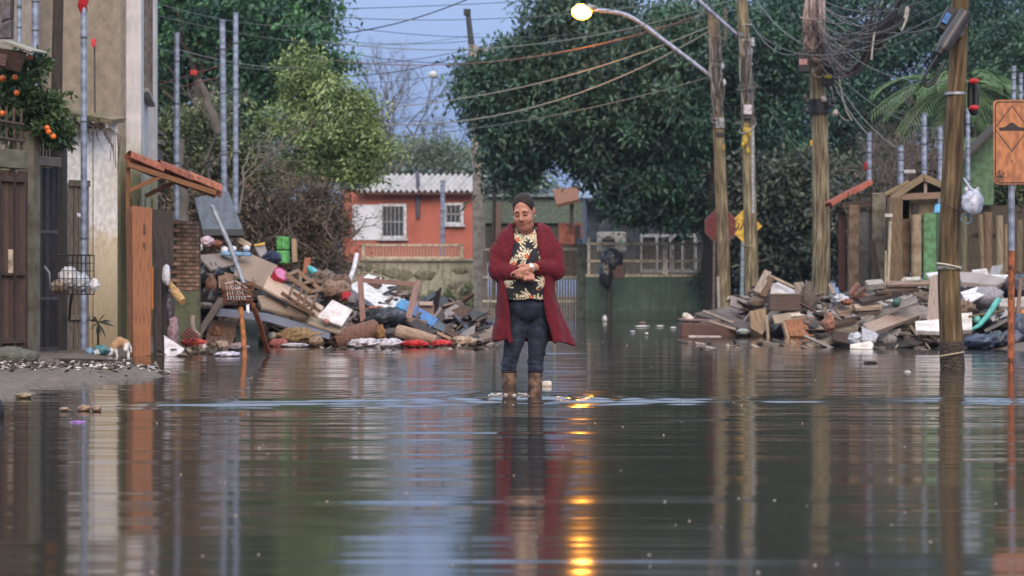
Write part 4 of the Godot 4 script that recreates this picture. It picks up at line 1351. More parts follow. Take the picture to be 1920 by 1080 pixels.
func trees() -> void:
	var big := leaf_cluster(11, 7, 0.17, 0.075, 0.13)
	var fine := leaf_cluster(12, 7, 0.13, 0.05, 0.1)
	var bark := M("oldwood", 92, 82, 74)
	# dark tree on the left
	var t := base("broadleaf_tree", "tall dark green tree rising behind the three grey steel posts", "tree", G(400, 66, 0.4))
	var mb := MB.new()
	limb(mb, G(410, 66, 0.0), P(372, 150, 66), 0.22, 0.13, 3, 0.05)
	part("trunk", mb, bark, t)
	for e in [[372, 150, 330, 20, 1], [372, 150, 460, 40, 2], [375, 190, 540, 80, 3], [372, 160, 400, -60, 4], [385, 260, 300, 150, 5], [390, 280, 480, 200, 6]]:
		mb = MB.new()
		limb(mb, P(e[0], e[1], 66), P(e[2], e[3], 66 + e[4] * 0.4 - 1.2), 0.1, 0.03, e[4], 0.1)
		part("branch", mb, bark, t)
	foliage("crown", t, [lump(330, 30, 67, 110, 90, 1.8, 1300), lump(450, 20, 66.5, 120, 110, 2.0, 1700), lump(545, 60, 66, 70, 80, 1.6, 1000), lump(590, 20, 66.5, 38, 60, 1.0, 360), lump(470, 150, 67, 90, 70, 1.8, 900), lump(330, 150, 68, 80, 70, 1.6, 700), lump(580, 130, 66, 55, 34, 1.0, 320), lump(620, 118, 66, 24, 14, 0.5, 70), lump(400, -110, 67, 210, 90, 2.2, 1500), lump(305, 225, 69, 60, 60, 1.4, 400), lump(420, 250, 69, 90, 50, 1.4, 500)], big, lin(0.020, 0.064, 0.057), lin(0.112, 0.270, 0.117), 21, 0.42, 14)
	# light green tree in front of it
	t = base("young_tree", "light green bushy tree between the dark tree and the orange house", "tree", G(600, 58, 0.4))
	mb = MB.new()
	limb(mb, G(600, 58, 0.0), P(590, 260, 58), 0.12, 0.07, 7, 0.05)
	part("trunk", mb, bark, t)
	for e in [[590, 330, 520, 270, 1], [590, 300, 660, 270, 2], [590, 260, 570, 160, 3], [592, 280, 640, 200, 4]]:
		mb = MB.new()
		limb(mb, P(e[0], e[1], 58), P(e[2], e[3], 57.6), 0.05, 0.02, e[4], 0.1)
		part("branch", mb, bark, t)
	foliage("crown", t, [lump(570, 140, 58, 36, 44, 0.8, 380), lump(600, 190, 58, 62, 50, 1.0, 700), lump(560, 250, 58, 70, 50, 1.0, 700), lump(630, 260, 57.6, 72, 58, 1.1, 1000), lump(670, 215, 57.8, 34, 48, 0.7, 420), lump(640, 320, 57.5, 70, 34, 0.9, 620), lump(690, 290, 57.6, 34, 44, 0.7, 400), lump(555, 315, 58, 60, 30, 0.8, 380), lump(500, 235, 58.5, 26, 30, 0.6, 160), lump(718, 283, 57.6, 14, 12, 0.4, 60)], fine, lin(0.1, 0.15, 0.06), lin(0.36, 0.44, 0.19), 22, 0.27, 12)
	# dry thicket under it
	t = base("dry_thicket", "brown dry thicket of vines below the light green tree", "bush", G(560, 52, 0.4))
	var rg := RandomNumberGenerator.new()
	rg.seed = 77
	mb = MB.new()
	for i in 46:
		var p := P(rg.randf_range(430, 650), rg.randf_range(440, 560), rg.randf_range(50.5, 53))
		twigs(mb, p, Vector3(rg.randfn() * 0.5, rg.randf_range(0.3, 1.0), rg.randfn() * 0.3).normalized(), rg.randf_range(0.4, 0.8), rg.randf_range(0.01, 0.022), 4, rg, 0.55)
	part("vines", mb, M("oldwood", 122, 104, 92), t, "stuff")
	foliage("dry_leaves", t, [lump(555, 420, 52.5, 104, 90, 1.2, 2300), lump(490, 430, 53, 70, 100, 1.2, 1300), lump(600, 440, 52.3, 44, 100, 0.9, 1000), lump(560, 500, 52.2, 100, 60, 1.0, 1400), lump(470, 340, 54, 60, 60, 1.0, 600)], leaf_cluster(14, 7, 0.11, 0.03, 0.1), lin(0.066, 0.049, 0.038), lin(0.236, 0.167, 0.113), 23, 0.26, 12)
	# olive shrubs behind the porch and bare trunks
	t = base("olive_shrub", "olive green and brown overgrown shrub behind the tiled porch", "bush", G(330, 50, 0.4))
	mb = MB.new()
	for i in 12:
		twigs(mb, P(rg.randf_range(275, 470), rg.randf_range(300, 420), rg.randf_range(48, 51)), Vector3(rg.randfn() * 0.4, 1, rg.randfn() * 0.2).normalized(), rg.randf_range(0.5, 1.0), rg.randf_range(0.015, 0.03), 4, rg, 0.5)
	part("twig", mb, M("oldwood", 128, 118, 106), t, "stuff")
	foliage("leaves", t, [lump(310, 250, 50.5, 50, 50, 0.9, 420), lump(380, 290, 50.8, 70, 60, 0.9, 560), lump(300, 330, 50.5, 50, 50, 0.8, 420), lump(450, 300, 51, 60, 50, 0.8, 420), lump(390, 220, 51, 40, 40, 0.8, 200)], fine, lin(0.066, 0.090, 0.049), lin(0.221, 0.236, 0.120), 24, 0.28, 12)
	foliage("dry_leaves", t, [lump(400, 380, 50.5, 90, 60, 0.9, 1300), lump(320, 390, 50, 50, 50, 0.8, 600), lump(420, 470, 50.3, 70, 60, 0.8, 900)], leaf_cluster(15, 7, 0.11, 0.035, 0.1), lin(0.066, 0.053, 0.042), lin(0.287, 0.207, 0.147), 25, 0.26, 12)
	for e in [[345, 420, 340, 260, 0.1, 41, "leaning grey bare trunk right of the leftmost steel post"], [412, 250, 372, 150, 0.1, 42, "bare grey trunk showing through the dark tree behind the red aerial"]]:
		mb = MB.new()
		limb(mb, P(e[0], e[1], 48), P(e[2], e[3], 48), e[4], e[4] * 0.6, e[5], 0.05)
		thing("dead_tree", mb, M("oldwood", 116, 106, 98), e[6], "tree")
	# a bare hazy tree and far trees beyond the orange house
	t = base("bare_tree", "hazy leafless tree against the sky right of the light green tree", "tree", G(715, 112, 0.4))
	mb = MB.new()
	for i in 5:
		twigs(mb, P(705 + i * 8, 330, 112), Vector3(rg.randfn() * 0.15, 1, 0.1 * rg.randfn()).normalized(), 2.2, 0.07, 6, rg, 0.34)
	part("twig", mb, M("oldwood", 120, 112, 116), t, "stuff")
	foliage("buds", t, [lump(705, 190, 112, 46, 60, 1.4, 260), lump(725, 215, 112, 40, 50, 1.2, 200), lump(690, 250, 112, 30, 40, 1.0, 120)], leaf_cluster(19, 5, 0.1, 0.03, 0.5), lin(0.11, 0.1, 0.1), lin(0.26, 0.23, 0.22), 28, 0.5, 10)
	t = base("thin_tree", "thin half bare tree rising over the pale roof of the orange house", "tree", G(800, 104, 0.4))
	mb = MB.new()
	for e in [[782, 330], [832, 330], [812, 335], [850, 335]]:
		twigs(mb, P(e[0], e[1], 104), Vector3(rg.randfn() * 0.1, 1, 0).normalized(), 1.0, 0.05, 6, rg, 0.5)
	part("twig", mb, M("oldwood", 110, 112, 118), t, "stuff")
	foliage("leaves", t, [lump(790, 280, 104, 36, 22, 1.0, 200), lump(845, 290, 104, 40, 30, 1.0, 200)], big, lin(0.128, 0.175, 0.128), lin(0.268, 0.300, 0.268), 26, 0.5, 8)
	t = base("distant_trees", "pale blue green trees on the horizon behind the orange house", "trees", G(760, 150, 0.4))
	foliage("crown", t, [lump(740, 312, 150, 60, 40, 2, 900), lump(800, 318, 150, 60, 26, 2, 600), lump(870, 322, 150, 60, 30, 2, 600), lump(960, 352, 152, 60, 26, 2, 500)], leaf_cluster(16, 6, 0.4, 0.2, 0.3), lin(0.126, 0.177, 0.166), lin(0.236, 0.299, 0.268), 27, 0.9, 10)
	# the big dark tree over the right of the street
	t = base("shade_tree", "huge dark tree spreading over the street, its trunk behind the stop sign", "tree", G(1335, 66, 0.0))
	mb = MB.new()
	limb(mb, G(1338, 66, -0.3), P(1345, 330, 66), 0.36, 0.26, 5, 0.03, 7, 10)
	part("trunk", mb, M("oldwood", 58, 52, 50), t)
	for e in [[1345, 340, 1150, 180, 1], [1345, 330, 1250, 80, 2], [1345, 330, 1400, 60, 3], [1345, 345, 1050, 290, 4], [1345, 340, 1480, 200, 5], [1150, 180, 960, 200, 6], [1250, 80, 1100, -20, 7], [1150, 180, 1010, 90, 8]]:
		mb = MB.new()
		limb(mb, P(e[0], e[1], 66.5), P(e[2], e[3], 66 + e[4] * 0.3), 0.14, 0.04, e[4], 0.08)
		part("branch", mb, M("oldwood", 62, 56, 52), t)
	foliage("crown", t, [lump(930, 190, 66.5, 60, 70, 1.2, 700), lump(955, 260, 66.5, 50, 80, 1.2, 650), lump(990, 130, 66.5, 70, 70, 1.4, 900), lump(1020, 230, 66.5, 80, 90, 1.8, 1300), lump(1120, 150, 66.5, 110, 110, 2.4, 2400), lump(1130, 280, 66.5, 84, 70, 1.8, 1300), lump(1230, 210, 66.0, 120, 130, 2.6, 3000), lump(1210, 340, 66.0, 110, 50, 1.6, 1400), lump(1180, 390, 66.0, 70, 22, 1.0, 330), lump(1290, 395, 66.5, 60, 34, 1.0, 450), lump(1300, 90, 66.5, 130, 110, 2.6, 2200), lump(1100, 40, 67.5, 120, 60, 2.0, 1100), lump(890, 130, 66.5, 22, 26, 0.6, 110), lump(870, 170, 66.5, 18, 12, 0.5, 60), lump(1020, 30, 67.5, 24, 40, 0.7, 120), lump(985, 310, 66.5, 40, 40, 0.9, 300), lump(965, 340, 66.5, 16, 26, 0.5, 70), lump(1400, 300, 67.5, 90, 120, 2.0, 1500), lump(1440, 120, 67.5, 110, 130, 2.0, 1600)], big, lin(0.018, 0.045, 0.045), lin(0.074, 0.169, 0.112), 31, 0.42, 14)
	for i in 9:
		mb = MB.new()
		var px: int = [880, 905, 935, 1010, 1090, 1140, 1190, 1260, 1300][i]
		var py: int = [330, 300, 330, 340, 380, 400, 410, 410, 390][i]
		limb(mb, P(px + 20, py - 70, 66.5), P(px, py, 66.3), 0.02, 0.008, i + 50, 0.15, 5, 4)
		part("twig", mb, M("oldwood", 60, 56, 50), t)
	# trees behind the poles on the right
	t = base("dark_tree", "tall dark green tree behind the pole wrapped in cables", "tree", G(1560, 80, 0.4))
	mb = MB.new()
	limb(mb, G(1590, 80, 0.0), P(1580, 150, 80), 0.3, 0.16, 6, 0.04)
	part("trunk", mb, M("oldwood", 70, 60, 56), t)
	foliage("crown", t, [lump(1480, 80, 80, 110, 120, 2.4, 1700), lump(1600, 90, 81, 140, 130, 2.6, 2300), lump(1530, 240, 80, 130, 110, 2.4, 1900), lump(1650, 250, 81, 100, 80, 2.0, 1100), lump(1450, 300, 80, 80, 100, 2.0, 1000), lump(1760, 60, 82, 120, 100, 2.4, 1600), lump(1560, -60, 82, 220, 80, 2.6, 1500), lump(1850, 30, 83, 100, 90, 2.2, 1000)], big, lin(0.015, 0.044, 0.045), lin(0.069, 0.158, 0.113), 32, 0.5, 14)
	t = base("dark_tree", "dark tree crown at the far right above the road sign", "tree", G(1900, 78, 0.4))
	mb = MB.new()
	limb(mb, G(1880, 78, 0.0), P(1890, 180, 78), 0.2, 0.12, 9, 0.04)
	part("trunk", mb, M("oldwood", 70, 62, 56), t)
	foliage("crown", t, [lump(1880, 130, 78, 110, 90, 2.2, 1500), lump(1780, 210, 79, 110, 80, 2.0, 1300), lump(1930, 260, 78, 90, 90, 1.8, 900), lump(1960, 60, 79, 90, 110, 2.0, 900)], big, lin(0.024, 0.063, 0.048), lin(0.078, 0.159, 0.094), 33, 0.45, 14)
	# drooping palm fronds
	t = base("palm_tree", "palm with pale green drooping fronds behind the leaning pole", "palm tree", G(1790, 58, 0.4))
	mb = MB.new()
	limb(mb, G(1800, 58, 0.0), P(1800, 190, 58), 0.14, 0.11, 3, 0.02)
	part("trunk", mb, M("oldwood", 96, 84, 72), t)
	for i in 30:
		var an := TAU * i / 30.0 + 0.1 * sin(i * 3.0)
		var l := 1.75 + 0.4 * sin(i * 1.9)
		var o := P(1795, 165 + 8 * sin(i * 2.2), 58)
		var up := 0.35 + 0.45 * sin(i * 2.7)
		var fb := MB.new()
		var pts := []
		for k in 9:
			var u := k / 8.0
			pts.append(o + Vector3(cos(an) * l * u, up * u * 1.6 - 1.3 * u * u, sin(an) * l * u))
		fb.tube(pts, 0.012, 4, false)
		for k in 26:
			var u := 0.12 + 0.86 * k / 25.0
			var s := u * 8.0
			var i0 := mini(int(s), 7)
			var p: Vector3 = (pts[i0] as Vector3).lerp(pts[i0 + 1], s - i0)
			var dirn: Vector3 = (pts[i0 + 1] - pts[i0]).normalized()
			var sd := dirn.cross(Vector3.UP).normalized()
			for w in [-1.0, 1.0]:
				var tip: Vector3 = p + (sd * w * 0.8 + dirn * 0.7).normalized() * 0.55 * sin(PI * clampf(u, 0.1, 0.95)) + Vector3(0, -0.2 * u - 0.06, 0)
				var nn := Vector3.UP
				var q := p.lerp(tip, 0.45) + Vector3(0, 0.02, 0)
				fb.face([p, q + dirn * 0.024, tip, q - dirn * 0.024], nn, [Vector2.ZERO, Vector2(0.1, 0.02), Vector2(0.3, 0), Vector2(0.1, -0.02)])
		part("frond", fb, M("cloth", [112, 134, 104][i % 3], [146, 164, 136][i % 3], [98, 108, 92][i % 3]), t)
	# scrub low on the right
	t = base("grey_scrub", "grey brown leafless scrub between the poles and the tiled gateway", "bush", G(1500, 66, 0.2))
	mb = MB.new()
	for i in 60:
		twigs(mb, P(rg.randf_range(1410, 1600), rg.randf_range(420, 560), rg.randf_range(65, 69)), Vector3(rg.randfn() * 0.4, 1, rg.randfn() * 0.3).normalized(), rg.randf_range(0.5, 0.9), rg.randf_range(0.01, 0.02), 4, rg, 0.5)
	part("twig", mb, M("oldwood", 92, 82, 78), t, "stuff")
	foliage("dry_leaves", t, [lump(1480, 450, 67, 100, 90, 1.2, 2400), lump(1580, 430, 68, 70, 110, 1.2, 1700), lump(1440, 380, 68, 60, 50, 1.0, 600), lump(1540, 360, 69, 80, 40, 1.0, 700)], leaf_cluster(17, 7, 0.12, 0.04, 0.1), lin(0.038, 0.038, 0.038), lin(0.177, 0.156, 0.138), 34, 0.28, 12)
	t = base("grey_vines", "tangle of bare reddish vines behind the gabled gate", "bush", G(1690, 50, 0.2))
	mb = MB.new()
	for i in 44:
		twigs(mb, P(rg.randf_range(1640, 1790), rg.randf_range(330, 420), rg.randf_range(47, 51)), Vector3(rg.randfn() * 0.5, 1, rg.randfn() * 0.3).normalized(), rg.randf_range(0.4, 0.8), rg.randf_range(0.01, 0.018), 4, rg, 0.6)
	part("twig", mb, M("oldwood", 122, 104, 98), t, "stuff")
	foliage("dry_leaves", t, [lump(1690, 330, 51, 60, 70, 1.0, 700), lump(1660, 400, 51, 70, 70, 1.0, 900), lump(1770, 340, 51, 50, 60, 1.0, 400)], leaf_cluster(18, 7, 0.1, 0.035, 0.1), lin(0.046, 0.046, 0.038), lin(0.207, 0.177, 0.147), 35, 0.26, 12)
	t = base("hedge", "olive hedge behind the fence posts at the far right", "hedge", G(1880, 47, 0.2))
	foliage("leaves", t, [lump(1890, 390, 47, 60, 60, 0.7, 900), lump(1800, 380, 47.5, 40, 40, 0.6, 300), lump(1930, 330, 47, 50, 60, 0.7, 500)], fine, lin(0.046, 0.066, 0.038), lin(0.159, 0.175, 0.089), 36, 0.25, 12)
	t = base("hedge", "dark distant hedge closing the view behind the gates on the right", "hedge", G(1650, 62, 0.2))
	foliage("leaves", t, [lump(1390, 470, 67, 70, 130, 1.0, 1000), lump(1500, 400, 64, 150, 130, 1.0, 2600), lump(1700, 420, 61, 180, 130, 1.0, 2600), lump(1880, 420, 61, 120, 130, 1.0, 1500), lump(2060, 430, 60, 140, 130, 1.0, 1500), lump(2300, 430, 58, 160, 130, 1.0, 1500)], big, lin(0.017, 0.032, 0.034), lin(0.107, 0.126, 0.090), 37, 0.4, 12)

# ---------------------------------------------------------------- poles, lamps, cables, signs
func curve(pts: Array, k := 6) -> Array:
	var c := Curve3D.new()
	for i in pts.size():
		var tg: Vector3 = (pts[mini(i + 1, pts.size() - 1)] - pts[maxi(i - 1, 0)]) / 6.0
		c.add_point(pts[i], -tg, tg)
	var r := []
	for i in (pts.size() - 1) * k + 1:
		var s := float(i) / k
		r.append(c.sample(mini(int(s), pts.size() - 2), s - mini(int(s), pts.size() - 2)))
	return r

func band(t: Node3D, px: float, py: float, d: float, r: float, m: Material, h := 0.03, called := "band") -> void:
	var c := P(px, py, d)
	part(called, MB.new().tube([c, c + Vector3(0.0, h, 0)], r, 16), m, t)

func poles() -> void:
	var wood := M("polewood", 255, 255, 255)
	var steel := M("metal", 176, 178, 186)
	var dark := M("plastic", 38, 36, 40)
	# near leaning pole
	var d := 23.6
	var t := base("utility_pole", "nearest wooden utility pole, brown and bent, beside the road sign", "utility pole", P(1787, 712, d))
	part("shaft", MB.new().tube(curve([P(1789, 730, d), P(1783, 620, d), P(1779, 520, d), P(1783, 380, d), P(1790, 230, d), P(1797, 100, d), P(1802, -50, d)]), [0.112, 0.111, 0.11, 0.109, 0.108, 0.107, 0.106, 0.105, 0.104, 0.103, 0.102, 0.102, 0.101, 0.1, 0.1, 0.1, 0.099, 0.098, 0.097, 0.096, 0.095, 0.094, 0.092, 0.09, 0.088, 0.087, 0.086, 0.085, 0.084, 0.083, 0.082, 0.081, 0.08, 0.08, 0.079, 0.078, 0.077], 18), M("polewood", 196, 176, 158), t)
	part("wet_mud", MB.new().tube(curve([P(1789, 730, d), P(1786, 690, d), P(1783.5, 640, d)]), 0.1135, 18, false), M("mud", 70, 54, 42), t)
	band(t, 1797, 50, d, 0.088, steel)
	band(t, 1791, 178, d, 0.1, steel, 0.025)
	band(t, 1780, 505, d, 0.116, M("metal", 200, 192, 176), 0.03)
	part("wire_tie", MB.new().tube(curve([P(1757, 494, d - 0.1), P(1775, 496, d - 0.15), P(1799, 502, d - 0.1)]), 0.011, 6), M("metal", 204, 194, 178), t)
	part("rope_tie", MB.new().tube(curve([P(1762, 668, d - 0.12), P(1785, 664, d - 0.15), P(1808, 660, d - 0.1)]), 0.008, 6), M("cloth", 186, 168, 140), t)
	part("cord", MB.new().tube(curve([P(1765, 380, d - 0.12), P(1785, 390, d - 0.14), P(1804, 398, d - 0.1)]), 0.006, 5), dark, t)
	t = base("splice_case", "black cylindrical cable splice case slung on the nearest pole", "splice case", P(1765, 95, 23.3))
	part("case", MB.new().tube([P(1812, 22, 23.4), P(1808, 27, 23.4), P(1772, 84, 23.3), P(1767, 92, 23.3)], [0.05, 0.068, 0.07, 0.05], 16), M("plastic", 62, 56, 60), t)
	part("cap", MB.new().tube([P(1768, 90, 23.3), P(1761, 101, 23.3)], 0.045, 12), dark, t)
	part("cable", MB.new().tube(curve([P(1763, 98, 23.3), P(1745, 125, 23.3), P(1731, 150, 23.3), P(1740, 162, 23.3), P(1758, 145, 23.3), P(1772, 112, 23.35)]), 0.013, 7), dark, t)
	part("cable", MB.new().tube(curve([P(1766, 98, 23.3), P(1748, 118, 23.32), P(1736, 140, 23.3), P(1740, 157, 23.3), P(1765, 130, 23.3)]), 0.008, 6), dark, t)
	part("bracket", MB.new().box(P(1790, 70, 23.45), Vector3(0.2, 0.04, 0.06), Basis(Vector3(0, 0, 1), 0.5)), M("metal", 90, 88, 92), t)
	t = base("junction_box", "dark box with a blue label at the top of the nearest pole", "junction box", P(1775, 60, 23.5))
	part("box", MB.new().box(P(1776, 36, 23.5), Vector3(0.1, 0.24, 0.1), Basis(Vector3(0, 0, 1), -0.5), 0.015), dark, t)
	part("blue_label", MB.new().box(P(1775, 34, 23.42), Vector3(0.05, 0.1, 0.01), Basis(Vector3(0, 0, 1), -0.5)), M("plastic", 60, 120, 190), t)
	t = base("cable_reserve", "black cable coil tied with red cord on the nearest pole's right side", "cable coil", P(1828, 215, 23.6))
	part("coil", MB.new().tube(curve([P(1822, 148, 23.6), P(1830, 170, 23.6), P(1828, 210, 23.6), P(1820, 200, 23.6), P(1820, 155, 23.6)]), 0.028, 8), dark, t)
	for py in [152.0, 202.0]:
		part("red_tie", MB.new().blob(P(1826, py, 23.5), Vector3(0.036, 0.02, 0.034), 9, 0.5, 2.0, 12, 8), M("cloth", 214, 60, 66), t)
	t = base("hanging_bag", "white knotted plastic bag hanging on the nearest pole", "bag", P(1823, 405, 23.3))
	part("bag", MB.new().blob(P(1823, 380, 23.3), Vector3(0.1, 0.12, 0.09), 17, 0.14, 1.6, 24, 16), M("bag", 206, 208, 226), t)
	part("handle", MB.new().tube(curve([P(1822, 358, 23.3), P(1815, 346, 23.3), P(1808, 335, 23.4)]), [0.03, 0.024, 0.02, 0.016, 0.013, 0.012, 0.011, 0.01, 0.01, 0.009, 0.008, 0.008, 0.008], 7), M("bag", 206, 208, 220), t)
	for e in [[1812, 356], [1833, 357]]:
		part("ear", MB.new().blob(P(e[0], e[1], 23.3), Vector3(0.016, 0.026, 0.012), 4, 0.3, 1.4, 10, 7), M("bag", 214, 214, 228), t)
	thing("pulley_ring", MB.new().ring(P(1812, 411, 23.4), 0.045, 0.008, Basis(Vector3(1, 0, 0), 1.3)), M("metal", 120, 150, 160), "grey metal ring just under the hanging white bag", "ring")
	# pole wrapped in cables
	d = 45.0
	t = base("utility_pole", "straight wooden utility pole wrapped in cables at its top", "utility pole", P(1538, 640, d))
	part("shaft", MB.new().tube([P(1538, 650, d), P(1540, 420, d), P(1537, 220, d), P(1528, 100, d), P(1522, -40, d)], [0.165, 0.155, 0.145, 0.135, 0.13], 16), wood, t)
	part("wet_mud", MB.new().tube([P(1538, 650, d), P(1538.4, 612, d)], 0.167, 16, false), M("mud", 84, 68, 54), t)
	t = base("cable_cabinet", "black cabinet with a pale pink face high on the wrapped pole", "cabinet", P(1510, 135, d - 0.3))
	part("box", MB.new().box(P(1510, 115, d - 0.3), Vector3(0.2, 0.4, 0.18), Basis.IDENTITY, 0.02), dark, t)
	part("label", MB.new().box(P(1506, 116, d - 0.4), Vector3(0.14, 0.1, 0.012)), M("plastic", 190, 140, 136), t)
	t = base("cable_cabinet", "black box with a yellow mark on the wrapped pole's right", "cabinet", P(1552, 160, d - 0.3))
	part("box", MB.new().box(P(1552, 143, d - 0.3), Vector3(0.22, 0.34, 0.18), Basis.IDENTITY, 0.02), dark, t)
	part("label", MB.new().box(P(1553, 143, d - 0.4), Vector3(0.13, 0.06, 0.012)), M("plastic", 190, 180, 50), t)
	part("plug", MB.new().blob(P(1557, 163, d - 0.3), Vector3(0.03, 0.04, 0.03), 2, 0.1, 1.0, 10, 7), M("plastic", 214, 214, 214), t)
	t = base("cable_clamp", "dark clamp with pale insulators around the wrapped pole", "clamp", P(1535, 215, d))
	part("collar", MB.new().tube([P(1537, 214, d), P(1536, 186, d)], 0.2, 14), dark, t)
	for e in [[1514, 190], [1514, 208], [1556, 198], [1566, 212], [1545, 186], [1510, 183], [1562, 190]]:
		part("insulator", MB.new().blob(P(e[0], e[1], d - 0.22), Vector3(0.05, 0.06, 0.05), int(e[0]), 0.2, 1.2, 10, 8), M("plastic", [196, 70, 60][int(e[0]) % 3], [180, 66, 56][int(e[0]) % 3], [170, 66, 60][int(e[0]) % 3]), t)
	thing("yellow_tag", MB.new().box(P(1521, 268, d - 0.18), Vector3(0.04, 0.1, 0.02)), M("plastic", 214, 168, 50), "yellow tag on the left edge of the wrapped pole", "tag")
	# the two poles in the middle distance
	d = 56.0
	t = base("utility_pole", "wooden utility pole with yellow paint, right one of the far pair", "utility pole", P(1411, 618, d))
	part("shaft", MB.new().tube([P(1412, 625, d), P(1407, 430, d), P(1402, 220, d), P(1396, 100, d), P(1390, -40, d)], [0.16, 0.15, 0.14, 0.13, 0.125], 14), M("polewood", 250, 250, 246), t)
	for e in [[1397, 48, 0.03], [1398, 78, 0.05], [1399, 104, 0.16], [1400, 122, 0.04]]:
		band(t, e[0], e[1], d, 0.142, M("plastic", 190, 188, 192), e[2])
	band(t, 1405, 462, d, 0.158, M("metal", 176, 160, 136), 0.03)
	part("meter", MB.new().box(P(1402, 206, d - 0.2), Vector3(0.18, 0.22, 0.14), Basis.IDENTITY, 0.02), M("plastic", 206, 196, 204), t)
	part("meter_foot", MB.new().box(P(1402, 220, d - 0.2), Vector3(0.16, 0.08, 0.12)), dark, t)
	for e in [[1400, 240, 10], [1397, 262, 8], [1405, 248, 8], [1402, 282, 6], [1393, 272, 5]]:
		part("yellow_paint", MB.new().blob(P(e[0], e[1], d - 0.13), Vector3(e[2] / F * d * 0.5, e[2] / F * d * 0.9, 0.03), int(e[1]), 0.4, 1.5, 10, 8), M("paint", 206, 170, 40), t)
	part("conduit", MB.new().tube([P(1411, 235, d - 0.13), P(1412, 400, d - 0.13)], 0.03, 8), M("plastic", 176, 180, 190), t)
	part("insulator", MB.new().tube([P(1411, 70, d - 0.1), P(1411, 86, d - 0.1)], 0.045, 10), M("plastic", 190, 190, 196), t)
	t = base("lamp_arm", "grey lamp arm leaving the picture at the top of the far right pole", "lamp arm", P(1385, 66, d))
	part("arm", MB.new().tube([P(1388, 70, d), P(1345, 32, d), P(1300, -8, d), P(1270, -34, d)], 0.045, 9), M("metal", 150, 152, 176), t)
	part("clamp", MB.new().box(P(1388, 66, d), Vector3(0.2, 0.08, 0.3)), M("metal", 110, 110, 120), t)
	d = 61.0
	t = base("utility_pole", "wooden utility pole carrying the lit street lamp, left one of the far pair", "utility pole", P(1358, 590, d))
	part("shaft", MB.new().tube([P(1359, 600, d), P(1355, 430, d), P(1349, 280, d), P(1344, 160, d), P(1336, 25, d)], [0.16, 0.15, 0.14, 0.13, 0.12], 14), M("polewood", 240, 238, 236), t)
	part("red_label", MB.new().box(P(1342, 157, d - 0.14), Vector3(0.13, 0.13, 0.015)), M("plastic", 190, 70, 80), t)
	part("plate", MB.new().box(P(1350, 230, d - 0.15), Vector3(0.2, 0.24, 0.03)), M("plastic", 178, 174, 178), t)
	part("plate", MB.new().box(P(1351, 252, d - 0.15), Vector3(0.2, 0.1, 0.03)), dark, t)
	part("yellow_tag", MB.new().box(P(1357, 276, d - 0.14), Vector3(0.05, 0.12, 0.015)), M("plastic", 200, 164, 60), t)
	for e in [[1354, 124], [1357, 155]]:
		part("insulator", MB.new().blob(P(e[0], e[1], d - 0.1), Vector3(0.06, 0.09, 0.06), 3, 0.05, 1.0, 10, 8), M("plastic", 196, 198, 206), t)
	part("riser", MB.new().tube([P(1346, 40, d - 0.1), P(1350, 105, d - 0.1)], 0.05, 8), M("oldwood", 110, 100, 84), t)
	part("riser", MB.new().tube([P(1360, 12, d - 0.1), P(1360, 80, d - 0.1)], 0.04, 8), M("oldwood", 110, 100, 84), t)
	t = base("street_lamp", "lit sodium street lamp on a long curved grey arm", "street lamp", P(1090, 40, d))
	part("arm", MB.new().tube(curve([P(1334, 144, d), P(1300, 117, d), P(1240, 72, d), P(1200, 42, d), P(1165, 25, d), P(1116, 18, d)], 4), 0.05, 10), M("metal", 168, 172, 196), t)
	part("housing", MB.new().blob(P(1098, 15, d), Vector3(0.3, 0.09, 0.13), 1, 0.0, 1.0, 20, 10), M("metal", 150, 146, 150), t)
	var gl := StandardMaterial3D.new()
	gl.resource_name = "lamp_glow"
	gl.albedo_color = Color(1, 0.9, 0.7)
	gl.emission_enabled = true
	gl.emission = Color(1.0, 0.62, 0.15)
	gl.emission_energy_multiplier = 30.0
	part("bulb", MB.new().blob(P(1091, 22, d), Vector3(0.235, 0.18, 0.18), 1, 0.0, 1.0, 24, 14), gl, t)
	var om := OmniLight3D.new()
	om.name = "lamp_light"
	om.light_color = Color(1.0, 0.62, 0.24)
	om.light_energy = 3.5
	om.light_size = 0.1
	om.omni_range = 60.0
	om.omni_attenuation = 2.0
	om.shadow_enabled = true
	om.position = P(1091, 22, d) - t.position
	t.add_child(om)
	var cr := RandomNumberGenerator.new()
	cr.seed = 14
	for e in [["grey wires wound round the top of the lamp pole", 1343, 61.0, 40, 250], ["grey wires wound round the top of the yellow painted pole", 1399, 56.0, 60, 240]]:
		t = base("cable_wrap", e[0], "cables", P(e[1], 260, e[2]))
		for i in 14:
			var p := []
			var x: float = e[1] + cr.randf_range(-10, 10)
			var y0: float = cr.randf_range(e[3], e[3] + 60)
			var y1: float = cr.randf_range(e[4] - 80, e[4])
			for k in 5:
				p.append(P(x + (y0 + (y1 - y0) * k / 4.0 - 150.0) * 0.04 + cr.randf_range(-5, 5), lerpf(y0, y1, k / 4.0), e[2] - 0.14 - cr.randf() * 0.06))
			part("cable", MB.new().tube(curve(p, 3), cr.randf_range(0.008, 0.02), 5, false), M("wire", [110, 60, 150, 86][i % 4], [104, 56, 146, 80][i % 4], [104, 58, 146, 84][i % 4]), t)
		for i in 9:
			var q := P(e[1] + cr.randf_range(-4, 4), cr.randf_range(e[3] + 20, e[4]), e[2] - 0.05)
			part("loop", MB.new().ring(q, cr.randf_range(0.14, 0.24), 0.012, Basis.from_euler(Vector3(cr.randf_range(-0.9, 0.9), 0, cr.randf_range(-0.6, 0.6))), 16, 4), M("wire", [90, 140][i % 2], [86, 136][i % 2], [88, 136][i % 2]), t)
	# concrete pole before the terrace
	d = 74.0
	t = base("concrete_pole", "pale concrete pole between the terrace wall and the woman", "utility pole", G(900, d))
